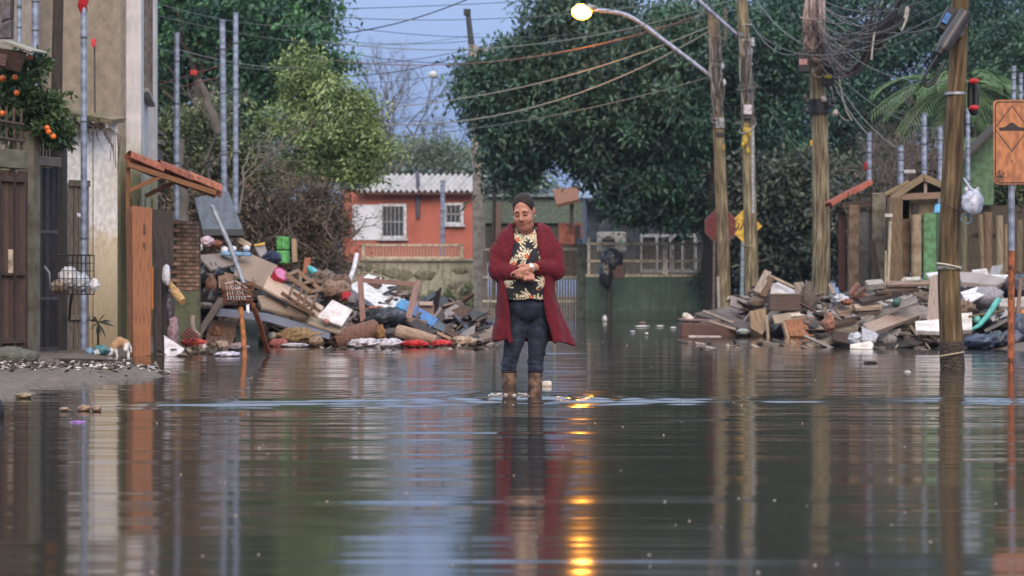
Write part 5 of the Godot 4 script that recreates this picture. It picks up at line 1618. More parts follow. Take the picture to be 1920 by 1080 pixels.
	part("shaft", MB.new().tube([G(901, d, -0.2), P(897, 350, d), P(892, 200, d), P(886, 84, d)], [0.2, 0.17, 0.15, 0.13], 14), M("plaster", 172, 164, 156), t)
	part("crossarm", MB.new().box(P(899, 95, d), Vector3(0.5, 0.2, 0.16)), M("plaster", 160, 156, 152), t)
	part("mast", MB.new().tube([P(887, 110, d), P(877, 22, d)], [0.1, 0.07], 8), M("oldwood", 74, 84, 88), t)
	part("mast_cap", MB.new().box(P(876, 23, d), Vector3(0.2, 0.18, 0.2)), M("oldwood", 60, 68, 66), t)
	t = base("street_lamp", "unlit white globe lamp on a thin arm in the sky", "street lamp", P(812, 148, d))
	part("globe", MB.new().blob(P(812, 140, d), Vector3(0.13, 0.11, 0.13), 1, 0.02, 1.0, 16, 10), M("plastic", 228, 226, 230), t)
	part("arm", MB.new().tube(curve([P(820, 144, d), P(846, 172, d), P(894, 210, d)]), 0.012, 5), M("metal", 100, 104, 120), t)
	t = base("thin_pole", "thin slanted wooden pole between the concrete pole and the woman", "pole", G(926, 71))
	part("shaft", MB.new().tube([G(924, 71, 0.3), P(928, 300, 71)], 0.05, 8), M("oldwood", 134, 106, 96), t)

func cable(a: Array, b: Array, s: float, r: float, c: int, label: String, group := "overhead cables") -> void:
	thing("power_cable", MB.new().tube(sag(P(a[0], a[1], a[2]), P(b[0], b[1], b[2]), s, 18), r * 0.72, 5, false), M("wire", [46, 92, 124, 112, 90][c], [48, 96, 126, 84, 86][c], [60, 98, 124, 80, 88][c]), label, "cable", group)

func cables() -> void:
	cable([540, 66, 66], [905, -14, 60], 0.3, 0.022, 0, "thick dark cable rising to the upper right across the sky gap")
	cable([200, 16, 70], [1080, -4, 70], 0.15, 0.014, 0, "topmost thin cable almost level across the sky gap")
	cable([560, 34, 72], [1340, 34, 60], 0.5, 0.012, 0, "thin level cable just under the thick rising cable")
	cable([560, 68, 72], [890, 76, 74], 0.15, 0.012, 0, "thin cable crossing just above the dark mast's foot")
	cable([560, 76, 72], [1332, 24, 61], 0.9, 0.014, 0, "thin cable climbing gently from the dark tree to the lamp pole")
	cable([560, 118, 72], [890, 90, 74], 0.2, 0.014, 0, "cable meeting the concrete pole just below its cross arm")
	cable([560, 138, 72], [890, 96, 74], 0.3, 0.02, 0, "thicker cable meeting the concrete pole, lower one of a pair")
	cable([600, 152, 74], [890, 126, 74], 0.2, 0.01, 0, "faint cable level with the white globe lamp")
	cable([640, 172, 90], [900, 168, 74], 0.25, 0.01, 0, "lowest faint cable crossing the sky gap below the globe lamp")
	cable([260, 20, 50], [900, 62, 74], 0.5, 0.011, 1, "pale cable crossing the dark tree's top to the mast")
	cable([260, 78, 45], [620, 120, 66], 0.3, 0.01, 1, "pale cable slung behind the three steel posts")
	cable([331, 92, 36], [620, 116, 66], 0.2, 0.009, 2, "pale cable starting at the leftmost grey steel post")
	cable([250, -8, 40], [640, 36, 66], 0.3, 0.01, 1, "upper pale cable over the dark tree at the left")
	cable([600, 206, 62], [1334, 48, 61], 0.5, 0.02, 2, "pale thick cable sagging through the big tree to the lamp pole, upper one")
	cable([600, 222, 62], [1334, 56, 61], 0.9, 0.022, 2, "pale thick cable sagging lowest through the big tree to the lamp pole")
	cable([640, 262, 62], [1338, 142, 61], 0.3, 0.016, 1, "dull cable running to the lamp pole below the curved arm")
	cable([600, 110, 62], [1338, 18, 61], 0.6, 0.016, 3, "rust coloured cable passing just under the lit lamp")
	cable([600, 76, 62], [1392, -6, 56], 0.6, 0.016, 2, "pale cable passing behind the lit lamp's arm")
	cable([600, 30, 62], [1392, -16, 56], 0.3, 0.014, 1, "dull cable at the very top just left of the lamp arm")
	cable([1412, -10, 56], [1530, 92, 45], 0.2, 0.014, 1, "dull cable falling from the top edge to the wrapped pole")
	cable([1402, 30, 56], [1500, 100, 45], 0.3, 0.012, 1, "thin cable from the painted pole to the cabinet on the wrapped pole")
	cable([1404, 110, 56], [1450, 180, 60], 0.2, 0.01, 1, "short thin cable hanging right of the painted pole")
	cable([1406, 130, 56], [1434, 236, 58], 0.1, 0.012, 1, "steep thin cable dropping right of the painted pole's meter")
	cable([1560, 150, 45], [1632, 256, 44], 0.1, 0.013, 2, "pale service cable from the yellow marked box to the thin steel post")
	cable([1566, 150, 45], [1690, 282, 44], 0.15, 0.012, 2, "pale service cable reaching the short steel post by the gabled gate")
	cable([1570, 140, 45], [1766, 244, 42], 0.2, 0.012, 1, "long dull service cable slanting towards the leaning pole")
	cable([1548, 60, 45], [1800, 150, 30], 0.3, 0.01, 1, "dull cable crossing right from the wrapped pole to the nearest pole")
	cable([1420, 60, 56], [1800, 6, 24], 0.5, 0.01, 1, "dull cable spanning the top right between two poles")
	cable([1440, 200, 60], [1560, 340, 60], 0.2, 0.01, 1, "thin cable slanting down across the dark scrub")
	thing("grey_strap", MB.new().tube(curve([P(1690, 58, 34), P(1698, 40, 34), P(1703, 18, 34), P(1700, 16, 34), P(1696, 34, 34)]), 0.016, 6), M("plastic", 176, 170, 160), "pale loop of strap hanging in the air left of the nearest pole", "strap")
	thing("hanging_wire", MB.new().tube(curve([P(1572, 140, 45), P(1578, 175, 45), P(1588, 210, 45), P(1598, 226, 45)]), 0.013, 5), M("wire", 160, 156, 150), "pale wire dangling right of the yellow marked box", "wire")
	thing("hanging_wire", MB.new().tube(curve([P(1560, 165, 45), P(1566, 200, 45), P(1580, 222, 45), P(1592, 226, 45)]), 0.01, 5), M("wire", 150, 150, 150), "pale wire curling beside the clamp of the wrapped pole", "wire")
	thing("hanging_wire", MB.new().tube(curve([P(1640, 60, 40), P(1637, 80, 40), P(1634, 112, 40)]), 0.016, 5), M("wire", 176, 168, 156), "short pale cable end hanging from the thick cable bundle", "wire")
	var t := base("cable_bundle", "thick untidy bundle of cables swinging up to the right of the wrapped pole", "cables", P(1600, 135, 44))
	var rg := RandomNumberGenerator.new()
	rg.seed = 5
	for i in 34:
		var a := P(1528 + rg.randf_range(-12, 16), rg.randf_range(30, 128), 45 - rg.randf() * 0.2)
		var m1 := P(1560 + rg.randf_range(-6, 26), rg.randf_range(70, 140) + i * 0.3, 44)
		var m2 := P(1606 + rg.randf_range(-8, 20), rg.randf_range(60, 136), 43)
		var e := P(rg.randf_range(1630, 1720), rg.randf_range(-40, 40), 40)
		part("cable", MB.new().tube(curve([a, m1, m2, e], 5), rg.randf_range(0.007, 0.013), 5, false), M("wire", [120, 96, 140, 70][i % 4], [104, 90, 128, 62][i % 4], [100, 88, 124, 62][i % 4]), t)
	for i in 7:
		var o := i * 1.5
		part("thick_cable", MB.new().tube(curve([P(1560, 122 + o, 44.6), P(1590, 134 + o * 0.6, 44), P(1625, 108 + o, 43), P(1665, 50 + o, 41), P(1694, -20 + o, 40)], 5), 0.02, 6, false), M("wire", 58, 50, 50), t)
	t = base("cable_wrap", "pinkish grey cables climbing the top of the wrapped pole", "cables", P(1525, 140, 44.8))
	for i in 22:
		var x := 1508 + rg.randf() * 38
		var p := [P(x + rg.randf_range(-4, 4), -30, 44.78)]
		for k in 4:
			p.append(P(x + rg.randf_range(-5, 5), 10 + k * 36, 44.76 - rg.randf() * 0.1))
		part("cable", MB.new().tube(curve(p, 4), rg.randf_range(0.012, 0.026), 5, false), M("wire", [150, 120, 168][i % 3], [126, 104, 150][i % 3], [120, 100, 146][i % 3]), t)
	for i in 16:
		var q := P(1510 + rg.randf() * 40, rg.randf_range(30, 140), 44.6)
		part("loop", MB.new().ring(q, rg.randf_range(0.08, 0.2), 0.01, Basis.from_euler(Vector3(rg.randf() * 3, rg.randf() * 3, rg.randf() * 3)), 14, 4), M("wire", [150, 110][i % 2], [130, 96][i % 2], [124, 94][i % 2]), t)
	for i in 14:
		var a := P(1540 + rg.randf_range(-20, 10), rg.randf_range(-20, 80), 45)
		part("cable", MB.new().tube(sag(a, P(rg.randf_range(1600, 1790), rg.randf_range(-60, 60), 36), 0.3, 8), 0.009, 4, false), M("wire", 96, 92, 92), t)

func print_sign(w: int, h: int) -> ImageTexture:
	var im := Image.create(w, h, false, Image.FORMAT_RGB8)
	var ns := FastNoiseLite.new()
	ns.seed = 3
	ns.frequency = 0.012
	ns.fractal_octaves = 5
	for y in h:
		for x in w:
			var a := ns.get_noise_2d(x * 1.3, y * 0.6)
			var s := ns.get_noise_2d(x * 5.0, y * 5.0 + 900.0)
			var c := c8(190, 122, 80).lerp(c8(152, 94, 62), clampf(a * 1.6 + 0.35 + smoothstep(0.7, 1.0, float(y) / h) * 0.4, 0.0, 1.0))
			c = c.lerp(c8(110, 80, 60), clampf(s * 2.0 - 0.55, 0.0, 1.0) * 0.6)
			var px := float(x) / w * 70.0       # in pixels of the photograph
			var py := float(y) / h * 160.0
			var ink := false
			# border line with rounded corners
			var q := Vector2(absf(px - 35.0), absf(py - 80.0)) - Vector2(32.0, 77.0) + Vector2(9, 9)
			var bd := Vector2(maxf(q.x, 0), maxf(q.y, 0)).length() + minf(maxf(q.x, q.y), 0.0) - 9.0
			ink = absf(bd + 1.2) < 1.2
			# diamond
			var dm := absf(px - 35.0) / 33.0 + absf(py - 54.0) / 44.0
			ink = ink or absf(dm - 0.97) < 0.033
			# road hump
			var u := px - 35.0
			var top := 52.0 - 9.5 * exp(-u * u / 90.0)
			ink = ink or (absf(u) < 24.0 and py > top and py < 58.5)
			ink = ink or Vector2(px - 35.0, py - 115.0).length() < 1.6
			if Vector2((px - 13.0) / 6.0, (py - 143.0) / 9.0).length() + s * 1.6 + a < 0.85:
				ink = true
			if ink:
				c = c.lerp(c8(30, 26, 28), 0.93)
			im.set_pixel(x, y, c)
	return ImageTexture.create_from_image(im)

func street_signs() -> void:
	var d := 22.9
	var t := base("road_sign", "muddy orange road sign with a black hump symbol on a rusty pole", "road sign", P(1897, 700, d))
	var m := StandardMaterial3D.new()
	m.resource_name = "sign_print"
	m.albedo_texture = print_sign(280, 640)
	m.roughness = 0.6
	var lo := P(1862, 347, d - 0.04)
	var hi := P(1932, 187, d - 0.04)
	var out := PackedVector2Array()
	var w := hi.x - lo.x
	var h := hi.y - lo.y
	for c in [[w - 0.04, h - 0.04, 0.0], [0.04, h - 0.04, 1.0], [0.045, 0.045, 2.0], [w - 0.045, 0.045, 3.0]]:
		for k in 5:
			var an: float = (c[2] + k / 4.0) * PI / 2.0
			out.append(Vector2(c[0] + 0.04 * cos(an), c[1] + 0.04 * sin(an)))
	var mb := MB.new()
	var pf := []
	var pb := []
	var uv := []
	for p in out:
		pf.append(lo + Vector3(p.x, p.y, 0.004))
		pb.append(lo + Vector3(p.x, p.y, -0.004))
		uv.append(Vector2(p.x / w, 1.0 - p.y / h))
	mb.face(pf, Vector3(0, 0, 1), uv)
	part("plate", mb, m, t)
	mb = MB.new()
	mb.face(pb, Vector3(0, 0, -1), uv)
	for i in out.size():
		var j := (i + 1) % out.size()
		var o := Vector3(out[j].y - out[i].y, out[i].x - out[j].x, 0).normalized() * -1.0
		mb.face([pf[i], pf[j], pb[j], pb[i]], -o, [uv[i], uv[j], uv[j], uv[i]])
	part("plate_back", mb, M("metal", 120, 112, 104), t)
	part("pole", MB.new().tube([P(1897, 470, d), P(1896, 190, d)], 6.2 / F * d, 14), M("metal", 150, 154, 170), t)
	part("rusty_pole", MB.new().tube([P(1895, 740, d), P(1896, 560, d), P(1897, 470, d)], 6.4 / F * d, 14), M("rust", 190, 96, 52), t)
	for py in [215.0, 320.0]:
		part("clamp", MB.new().box(P(1897, py, d), Vector3(0.12, 0.03, 0.07)), M("metal", 110, 108, 112), t)
	# stop sign and arrow board behind the far poles
	d = 62.4
	t = base("stop_sign", "muddy red octagonal stop sign half hidden by the lamp pole", "stop sign", P(1340, 590, d))
	var c0 := P(1352, 424, d)
	var oc := []
	var oc2 := []
	for k in 8:
		var an := TAU * (k + 0.5) / 8.0
		oc.append(c0 + Vector3(cos(an), sin(an), 0) * 0.43)
		oc2.append(c0 + Vector3(cos(an), sin(an), 0) * 0.39 + Vector3(0, 0, 0.008))
	part("plate", MB.new().panel(oc, 0.01), M("paint", 112, 82, 78), t)
	part("face", MB.new().panel(oc2, 0.006), M("paint", 134, 40, 46), t)
	part("pole", MB.new().tube([P(1338, 592, d + 0.05), P(1340, 400, d + 0.05)], 0.035, 8), M("metal", 130, 118, 112), t)
	t = base("arrow_sign", "yellow diamond warning board with black strokes behind the painted pole", "road sign", P(1392, 560, d))
	c0 = P(1396, 424, d)
	var r := 0.43
	part("plate", MB.new().panel([c0 + Vector3(r, 0, 0), c0 + Vector3(0, r, 0), c0 + Vector3(-r, 0, 0), c0 + Vector3(0, -r, 0)], 0.012), M("paint", 236, 182, 36), t)
	for k in 4:
		var o := Vector3(-0.3 + k * 0.115, 0.0 + 0.06 * (k - 1), 0.012)
		part("stroke", MB.new().board(c0 + o + Vector3(-0.03, -0.09 - 0.025 * k, 0), c0 + o + Vector3(0.05, 0.02, 0), 0.035, 0.006, Vector3(0, 0, 1)), M("paint", 50, 42, 30), t)
		part("stroke", MB.new().board(c0 + o + Vector3(-0.02, 0.11, 0), c0 + o + Vector3(0.06, 0.04, 0), 0.025, 0.006, Vector3(0, 0, 1)), M("paint", 120, 96, 30), t)
	part("pole", MB.new().tube([P(1391, 562, d + 0.05), P(1393, 440, d + 0.05)], 0.05, 10), M("metal", 150, 164, 176), t)

# ---------------------------------------------------------------- heaps of ruined household goods
func pn(called: String, label: String, cat: String, q: Array, th: float, m: Material) -> void:
	thing(called, MB.new().panel(Q(q), th), m, label, cat)

func bd(called: String, label: String, cat: String, a: Array, b: Array, w: float, th: float, m: Material, up := Vector3(0, 0.6, 1)) -> void:
	thing(called, MB.new().board(P(a[0], a[1], a[2]), P(b[0], b[1], b[2]), w, th, up, 0.006), m, label, cat)

func lp(called: String, label: String, cat: String, c: Array, r: Array, seed: int, amp: float, m: Material, fr := 1.4) -> void:
	# a lump: centre in the photograph with depth, radii in its pixels with the third in metres
	thing(called, MB.new().blob(P(c[0], c[1], c[2]), Vector3(r[0] / F * c[2], r[1] / F * c[2], r[2]), seed, amp, fr, 24, 14), m, label, cat)

func mound(called: String, ctr: Array, r: Array, d: float, rz: float, seed: int, m: Material) -> void:
	var mb := MB.new()
	mb.blob(P(ctr[0], ctr[1], d), Vector3(r[0] / F * d, r[1] / F * d, rz), seed, 0.22, 1.8, 40, 24)
	setting(called, mb, m, "stuff")

# broken bits that nobody could count: small boards and rags spread over a heap
func rubble(called: String, x0: float, x1: float, crest: Callable, foot: float, d0: float, d1: float, count: int, cols: Array, seed: int, size := 1.0) -> void:
	var rg := RandomNumberGenerator.new()
	rg.seed = seed
	var per := []
	for c in cols:
		per.append(MB.new())
	for i in count:
		var x := rg.randf_range(x0, x1)
		var u := pow(rg.randf(), 0.8)
		var y: float = lerpf(foot, crest.call(x), u)
		var p := P(x, y, lerpf(d0, d1, u) + rg.randf_range(-0.2, 0.2))
		var bs := Basis.from_euler(Vector3(rg.randf_range(-0.5, 0.9), rg.randf_range(-0.8, 0.8), rg.randfn() * 0.45))
		var k := rg.randi() % cols.size()
		if rg.randf() < 0.88:
			per[k].box(p, Vector3(rg.randf_range(0.15, 0.75), rg.randf_range(0.012, 0.045), rg.randf_range(0.05, 0.26)) * size, bs, 0.003)
		else:
			per[k].blob(p, Vector3(rg.randf_range(0.06, 0.16), rg.randf_range(0.03, 0.08), rg.randf_range(0.06, 0.14)) * size, i, 0.4, 1.6, 10, 7, bs)
	for k in cols.size():
		var c: Array = cols[k]
		setting(called, per[k], M(c[3] if c.size() > 3 else "oldwood", c[0], c[1], c[2]), "stuff")

func left_pile() -> void:
	var tan := M("wood", 164, 132, 110)
	mound("rubble_mound", [500, 600], [130, 66], 37, 0.9, 3, M("mud", 46, 40, 38))
	mound("rubble_mound", [700, 640], [190, 50], 36.5, 0.9, 4, M("mud", 70, 60, 54))
	mound("rubble_mound", [420, 560], [62, 74], 37.5, 0.8, 6, M("mud", 40, 36, 38))
	rubble("debris_bits", 372, 640, func(x: float) -> float: return 478.0 + (x - 372.0) * 0.24, 645, 34.6, 37.4, 210, [[104, 84, 70], [140, 112, 92], [62, 54, 52], [120, 108, 104, "cloth"], [44, 40, 44, "bag"], [168, 140, 118]], 41)
	rubble("debris_bits", 600, 890, func(x: float) -> float: return 540.0 + absf(x - 690.0) * 0.22, 645, 34.2, 37.0, 190, [[110, 84, 72], [138, 110, 96], [64, 56, 56], [150, 138, 138, "cloth"], [46, 44, 50, "bag"], [96, 70, 58, "cloth"]], 42)
	# top left of the heap
	pn("flat_screen", "large dark grey flat panel tilted on top of the left heap", "panel", [364, 374, 35.6, 427, 360, 35.8, 455, 432, 35.4, 380, 434, 35.2], 0.06, M("plastic", 92, 98, 112))
	bd("panel_edge", "black lower frame of the tilted dark panel on the left heap", "frame", [378, 438, 35.15], [456, 438, 35.35], 0.11, 0.07, M("plastic", 40, 36, 38))
	pn("flat_board", "grey brown rectangular board lying below the blue tray", "board", [370, 480, 34.6, 440, 474, 35.6, 454, 494, 35.2, 396, 508, 34.3], 0.03, M("wood", 152, 132, 122))
	pn("plywood_sheet", "large tan plywood sheet slanting behind the rusty basket", "board", [452, 478, 35.4, 466, 476, 35.6, 520, 499, 35.6, 494, 541, 34.4, 438, 516, 34.4], 0.025, tan)
	pn("plywood_scrap", "small tan board behind the left side of the rusty basket", "board", [408, 508, 34.6, 440, 516, 34.6, 436, 542, 34.2, 410, 540, 34.2], 0.02, M("wood", 146, 108, 84))
	pn("long_board", "long cream wooden panel under the broken chair", "panel", [503, 520, 34.6, 528, 530, 34.7, 607, 577, 34.2, 596, 596, 33.9, 493, 541, 34.2], 0.03, M("wood", 216, 180, 156))
	pn("plank_sheet", "broad brown sheet under the cream panel, left of the chair", "board", [482, 556, 34.2, 520, 556, 34.6, 560, 580, 34.4, 556, 594, 34.0, 490, 578, 33.9], 0.03, M("wood", 166, 140, 116))
	pn("plank_sheet", "thin brown board poking out under the middle of the long panel", "board", [540, 572, 34.1, 580, 588, 34.1, 574, 598, 33.9, 534, 590, 33.9], 0.02, M("wood", 150, 118, 96))
	pn("fibreboard", "grey tan board at the lower right end of the cream panel", "board", [582, 594, 33.9, 650, 614, 33.7, 636, 626, 33.5, 578, 608, 33.6], 0.025, M("wood", 168, 144, 124))
	var t := base("bent_plank", "long bent blue grey plank crossing the lower left heap", "plank", P(510, 625, 33.7))
	var mb := MB.new()
	var ps := Q([402, 582, 33.9, 450, 586, 33.8, 500, 592, 33.7, 550, 606, 33.6, 590, 618, 33.5, 619, 626, 33.5])
	mb.grid(20, 1, func(u: float, w: float) -> Vector3:
		var s := u * 5.0
		var i := mini(int(s), 4)
		return (ps[i] as Vector3).lerp(ps[i + 1], s - i) + Vector3(0, 0.01 - 0.08 * w, 0.1 * w))
	mb.grid(20, 1, func(u: float, w: float) -> Vector3:
		var s := u * 5.0
		var i := mini(int(s), 4)
		return (ps[i] as Vector3).lerp(ps[i + 1], s - i) + Vector3(0, 0.01 + 0.02 * w, -0.16 * w))
	part("board", mb, M("wood", 116, 118, 138), t)
	bd("brown_plank", "brown plank leaning to the right, left of the rusty basket", "plank", [416, 560, 33.9], [372, 628, 33.5], 0.09, 0.04, M("oldwood", 128, 104, 92))
	pn("wooden_case", "brown case with an orange round stain behind the basket's legs", "case", [392, 606, 34.0, 448, 596, 34.2, 436, 648, 33.7, 384, 648, 33.6], 0.08, M("rust", 130, 92, 74))
	lp("round_stain", "orange round lid on the brown case behind the basket's legs", "lid", [405, 622, 33.75], [11, 9, 0.03], 3, 0.2, M("rust", 156, 100, 62))
	pn("dark_crate", "dark teal crate side behind the rusty basket's right leg", "crate", [450, 600, 34.1, 488, 598, 34.2, 484, 652, 33.9, 438, 652, 33.9], 0.06, M("plastic", 42, 56, 58))
	lp("foam_bolster", "lumpy tan rolled mattress near the waterline below the bent plank", "mattress", [560, 630, 33.5], [34, 13, 0.16], 21, 0.3, M("cloth", 150, 122, 88), 2.4)
	lp("cushion", "dull beige cushion at the right end of the rolled mattress", "cushion", [592, 640, 33.3], [14, 10, 0.12], 22, 0.2, M("cloth", 156, 128, 106))
	lp("red_rag", "pinkish red rag in the water left of the rolled mattress", "rag", [523, 644, 33.3], [14, 7, 0.08], 23, 0.4, M("cloth", 170, 96, 92))
	lp("grey_bucket", "grey dented pot just left of the rolled mattress", "pot", [512, 632, 33.5], [8, 10, 0.09], 24, 0.2, M("metal", 140, 126, 120))
	lp("white_rag", "white rag at the waterline under the rolled mattress", "rag", [553, 647, 33.2], [20, 3, 0.07], 25, 0.4, M("cloth", 220, 208, 216))
	lp("mud_lump", "dark muddy cloth heap right of the rolled mattress", "cloth heap", [620, 636, 33.8], [24, 14, 0.2], 26, 0.4, M("mud", 94, 74, 72))
	lp("mud_lump", "smaller muddy lump between the dark cloth heap and the big brown roll", "cloth heap", [642, 625, 33.9], [14, 12, 0.16], 27, 0.4, M("mud", 110, 86, 80))
	lp("pink_ball", "small pinkish brown ball on the board under the white sheet", "ball", [612, 603, 33.55], [6, 6, 0.045], 2, 0.06, M("plastic", 178, 122, 112))
	pn("white_sheet", "white crumpled board hanging over the right end of the heap's long panel", "sheet", [623, 563, 33.9, 661, 582, 33.9, 641, 612, 33.5, 595, 595, 33.6], 0.02, M("paint", 226, 216, 222))
	t = base("broken_chair", "wooden chair frame lying upside down on the left heap", "chair", P(565, 590, 34.0))
	var cw := M("wood", 164, 122, 92)
	var cd := M("wood", 122, 84, 56)
	for e in [["rail", 538, 516, 34.3, 583, 547, 34.0, 0.05, 0], ["rail", 558, 508, 34.8, 601, 543, 34.5, 0.05, 0], ["rail", 583, 547, 34.0, 601, 543, 34.5, 0.05, 0], ["rail", 538, 516, 34.3, 558, 508, 34.8, 0.045, 0], ["rail", 570, 531, 34.2, 586, 527, 34.6, 0.04, 0], ["leg", 529, 550, 34.0, 588, 590, 33.6, 0.05, 1], ["leg", 550, 549, 33.95, 600, 584, 33.75, 0.045, 1], ["rung", 551, 533, 34.1, 541, 558, 33.8, 0.032, 1], ["rung", 566, 542, 34.05, 556, 570, 33.75, 0.032, 1], ["rung", 575, 548, 34.0, 568, 578, 33.7, 0.032, 1], ["rung", 594, 552, 34.1, 584, 580, 33.7, 0.036, 1], ["rung", 566, 575, 33.75, 592, 572, 33.75, 0.03, 1]]:
		part(e[0], MB.new().board(P(e[1], e[2], e[3]), P(e[4], e[5], e[6]), e[7], e[7], Vector3(0, 0, 1)), cd if e[8] else cw, t)
	t = base("pink_bucket", "red bucket with a pink inside lying on its side above the chair", "bucket", P(524, 528, 34.5))
	var bx := Basis(Vector3(0, 0, 1), -0.75) * Basis(Vector3(1, 0, 0), 0.5)
	var pb := P(522, 520, 34.6)
	part("shell", MB.new().tube([pb - bx.y * 0.09, pb + bx.y * 0.07], [0.085, 0.115], 20), M("plastic", 178, 40, 62), t)
	part("inside", MB.new().tube([pb + bx.y * 0.068, pb + bx.y * 0.075], 0.1, 20), M("plastic", 206, 110, 160), t)
	part("rim", MB.new().ring(pb + bx.y * 0.072, 0.112, 0.009, bx), M("plastic", 190, 60, 96), t)
	t = base("green_locker", "bright green plastic drawer unit standing in the thicket behind the heap", "drawer unit", P(531, 494, 39))
	for k in 2:
		part("drawer", MB.new().box(P(531, 456 + k * 26, 39), Vector3(23 / F * 39, 24 / F * 39, 0.2), Basis.IDENTITY, 0.012), M("plastic", [92, 104][k], [176, 190][k], [90, 110][k]), t)
		part("rib", MB.new().box(P(531, 456 + k * 26, 38.87), Vector3(3 / F * 39, 20 / F * 39, 0.03), Basis.IDENTITY, 0.005), M("plastic", 130, 200, 140), t)
	bd("pale_plank", "pale upright plank right of the green drawer unit", "plank", [551, 448, 38.9], [553, 492, 38.8], 0.08, 0.03, M("wood", 176, 142, 112), Vector3(0, 0, 1))
	lp("navy_cloth", "navy blue cloth bundle left of the green drawer unit's foot", "cloth", [505, 484, 37.2], [17, 11, 0.15], 28, 0.35, M("cloth", 46, 52, 84))
	pn("grey_board", "grey board with a yellow upper edge left of the navy cloth", "board", [476, 462, 36.6, 496, 460, 36.7, 500, 474, 36.5, 488, 484, 36.2], 0.03, M("wood", 150, 138, 140))
	bd("yellow_strip", "yellow strip along the top of the small grey board", "strip", [476, 461, 36.55], [497, 457, 36.6], 0.04, 0.03, M("plastic", 216, 168, 74))
	t = base("blue_tray", "light blue plastic tray holding white tubs on the left heap", "tray", P(445, 480, 35.0))
	part("tray", MB.new().box(P(443, 476, 35.0), Vector3(0.4, 0.05, 0.22), Basis(Vector3(0, 0, 1), -0.03), 0.015), M("plastic", 128, 178, 226), t)
	lp("white_tub", "white tub at the left in the blue tray", "tub", [421, 469, 34.98], [7, 7, 0.06], 5, 0.1, M("plastic", 226, 222, 228))
	lp("white_tub", "white tub in the middle of the blue tray, behind the steel pipe", "tub", [437, 467, 35.0], [7, 6, 0.06], 6, 0.1, M("plastic", 220, 218, 226))
	lp("white_tub", "white crumpled tub at the right end of the blue tray", "tub", [462, 466, 35.0], [7, 6, 0.06], 7, 0.15, M("plastic", 226, 222, 232))
	bd("cream_batten", "cream batten slanting behind the white tubs, the upper one", "batten", [443, 444, 35.7], [470, 460, 35.4], 0.045, 0.03, M("wood", 206, 178, 142))
	bd("cream_batten", "cream batten slanting behind the white tubs, the lower one", "batten", [438, 448, 35.5], [466, 463, 35.2], 0.045, 0.03, M("wood", 186, 156, 122))
	lp("pink_bag", "pink white bag at the top left of the left heap", "bag", [387, 453, 35.0], [11, 8, 0.09], 29, 0.35, M("bag", 220, 190, 204))
	lp("rust_cloth", "rust coloured cloth right of the pink white bag", "cloth", [402, 458, 35.1], [12, 6, 0.09], 30, 0.4, M("cloth", 150, 92, 80))
	lp("white_kettle", "small white kettle at the left edge of the heap's top", "kettle", [374, 464, 34.8], [6, 7, 0.05], 31, 0.25, M("plastic", 206, 204, 206))
	bd("short_post", "short wooden post below the white kettle", "post", [371, 468, 34.7], [372, 480, 34.6], 0.03, 0.03, M("wood", 170, 150, 132), Vector3(0, 0, 1))
	lp("black_bag", "black bag at the left edge of the heap below the flat board", "bag", [390, 520, 34.6], [24, 22, 0.22], 32, 0.3, M("bag", 40, 37, 44))
	lp("black_bag", "black shiny bag low on the left edge of the heap", "bag", [392, 565, 34.4], [26, 22, 0.2], 33, 0.35, M("bag", 44, 41, 46))
	lp("brown_shard", "pointed orange brown shard among the black bags on the left", "shard", [396, 535, 34.25], [8, 16, 0.03], 34, 0.3, M("rust", 150, 104, 84))
	lp("grey_rag", "grey white rag streak between the black bags on the left", "rag", [385, 574, 34.1], [14, 5, 0.06], 35, 0.5, M("cloth", 132, 124, 122))
	bd("orange_board", "short orange brown slat standing up right of the green drawer unit", "plank", [577, 484, 36.2], [573, 514, 35.8], 0.09, 0.025, M("wood", 166, 84, 44), Vector3(0, 0, 1))
	t = base("teal_bottle", "teal and blue plastic bottle right of the orange brown slat", "bottle", P(588, 516, 35.8))
	part("body", MB.new().tube([P(577, 500, 35.8), P(584, 506, 35.8), P(594, 515, 35.7), P(597, 518, 35.7)], [0.03, 0.055, 0.055, 0.02], 14), M("plastic", 84, 176, 186), t)
	part("collar", MB.new().tube([P(590, 511, 35.78), P(594, 515, 35.7)], 0.058, 14), M("plastic", 110, 166, 214), t)
	lp("dark_sack", "dark green black sack under the teal bottle", "sack", [584, 524, 35.8], [14, 12, 0.14], 36, 0.3, M("bag", 54, 62, 64))
	lp("brown_rags", "bundle of grey brown rags right of the dark sack", "rags", [606, 526, 35.6], [20, 14, 0.18], 37, 0.45, M("cloth", 124, 106, 98))
	lp("brown_rags", "tan crumpled rags above the white crumpled board", "rags", [628, 545, 35.0], [22, 15, 0.16], 38, 0.45, M("cloth", 150, 122, 108))
	lp("brown_rags", "reddish brown rag heap left of the white pole", "rags", [640, 532, 35.4], [14, 14, 0.15], 39, 0.45, M("cloth", 120, 92, 82))
	thing("white_pole", MB.new().tube([P(669, 477, 36.0), P(664, 502, 35.8), P(653, 532, 35.5)], 0.035, 8), M("plastic", 216, 208, 218), "thin white pole sticking up from the middle of the heap", "pole")
	lp("red_flower", "bright red plastic flower left of the brown wooden frame", "flower", [650, 556, 34.7], [8, 7, 0.05], 40, 0.5, M("cloth", 206, 62, 74), 2.2)
	lp("grey_rag", "grey cloth just left of the brown wooden frame's left leg", "cloth", [663, 562, 34.7], [10, 10, 0.09], 41, 0.4, M("cloth", 150, 140, 150))
	pn("white_door", "large white slab leaning back behind the brown wooden frame", "slab", [653, 540, 36.3, 690, 517, 37.2, 737, 531, 37.2, 764, 572, 36.4, 738, 584, 35.8, 702, 576, 35.8], 0.05, M("paint", 222, 222, 232))
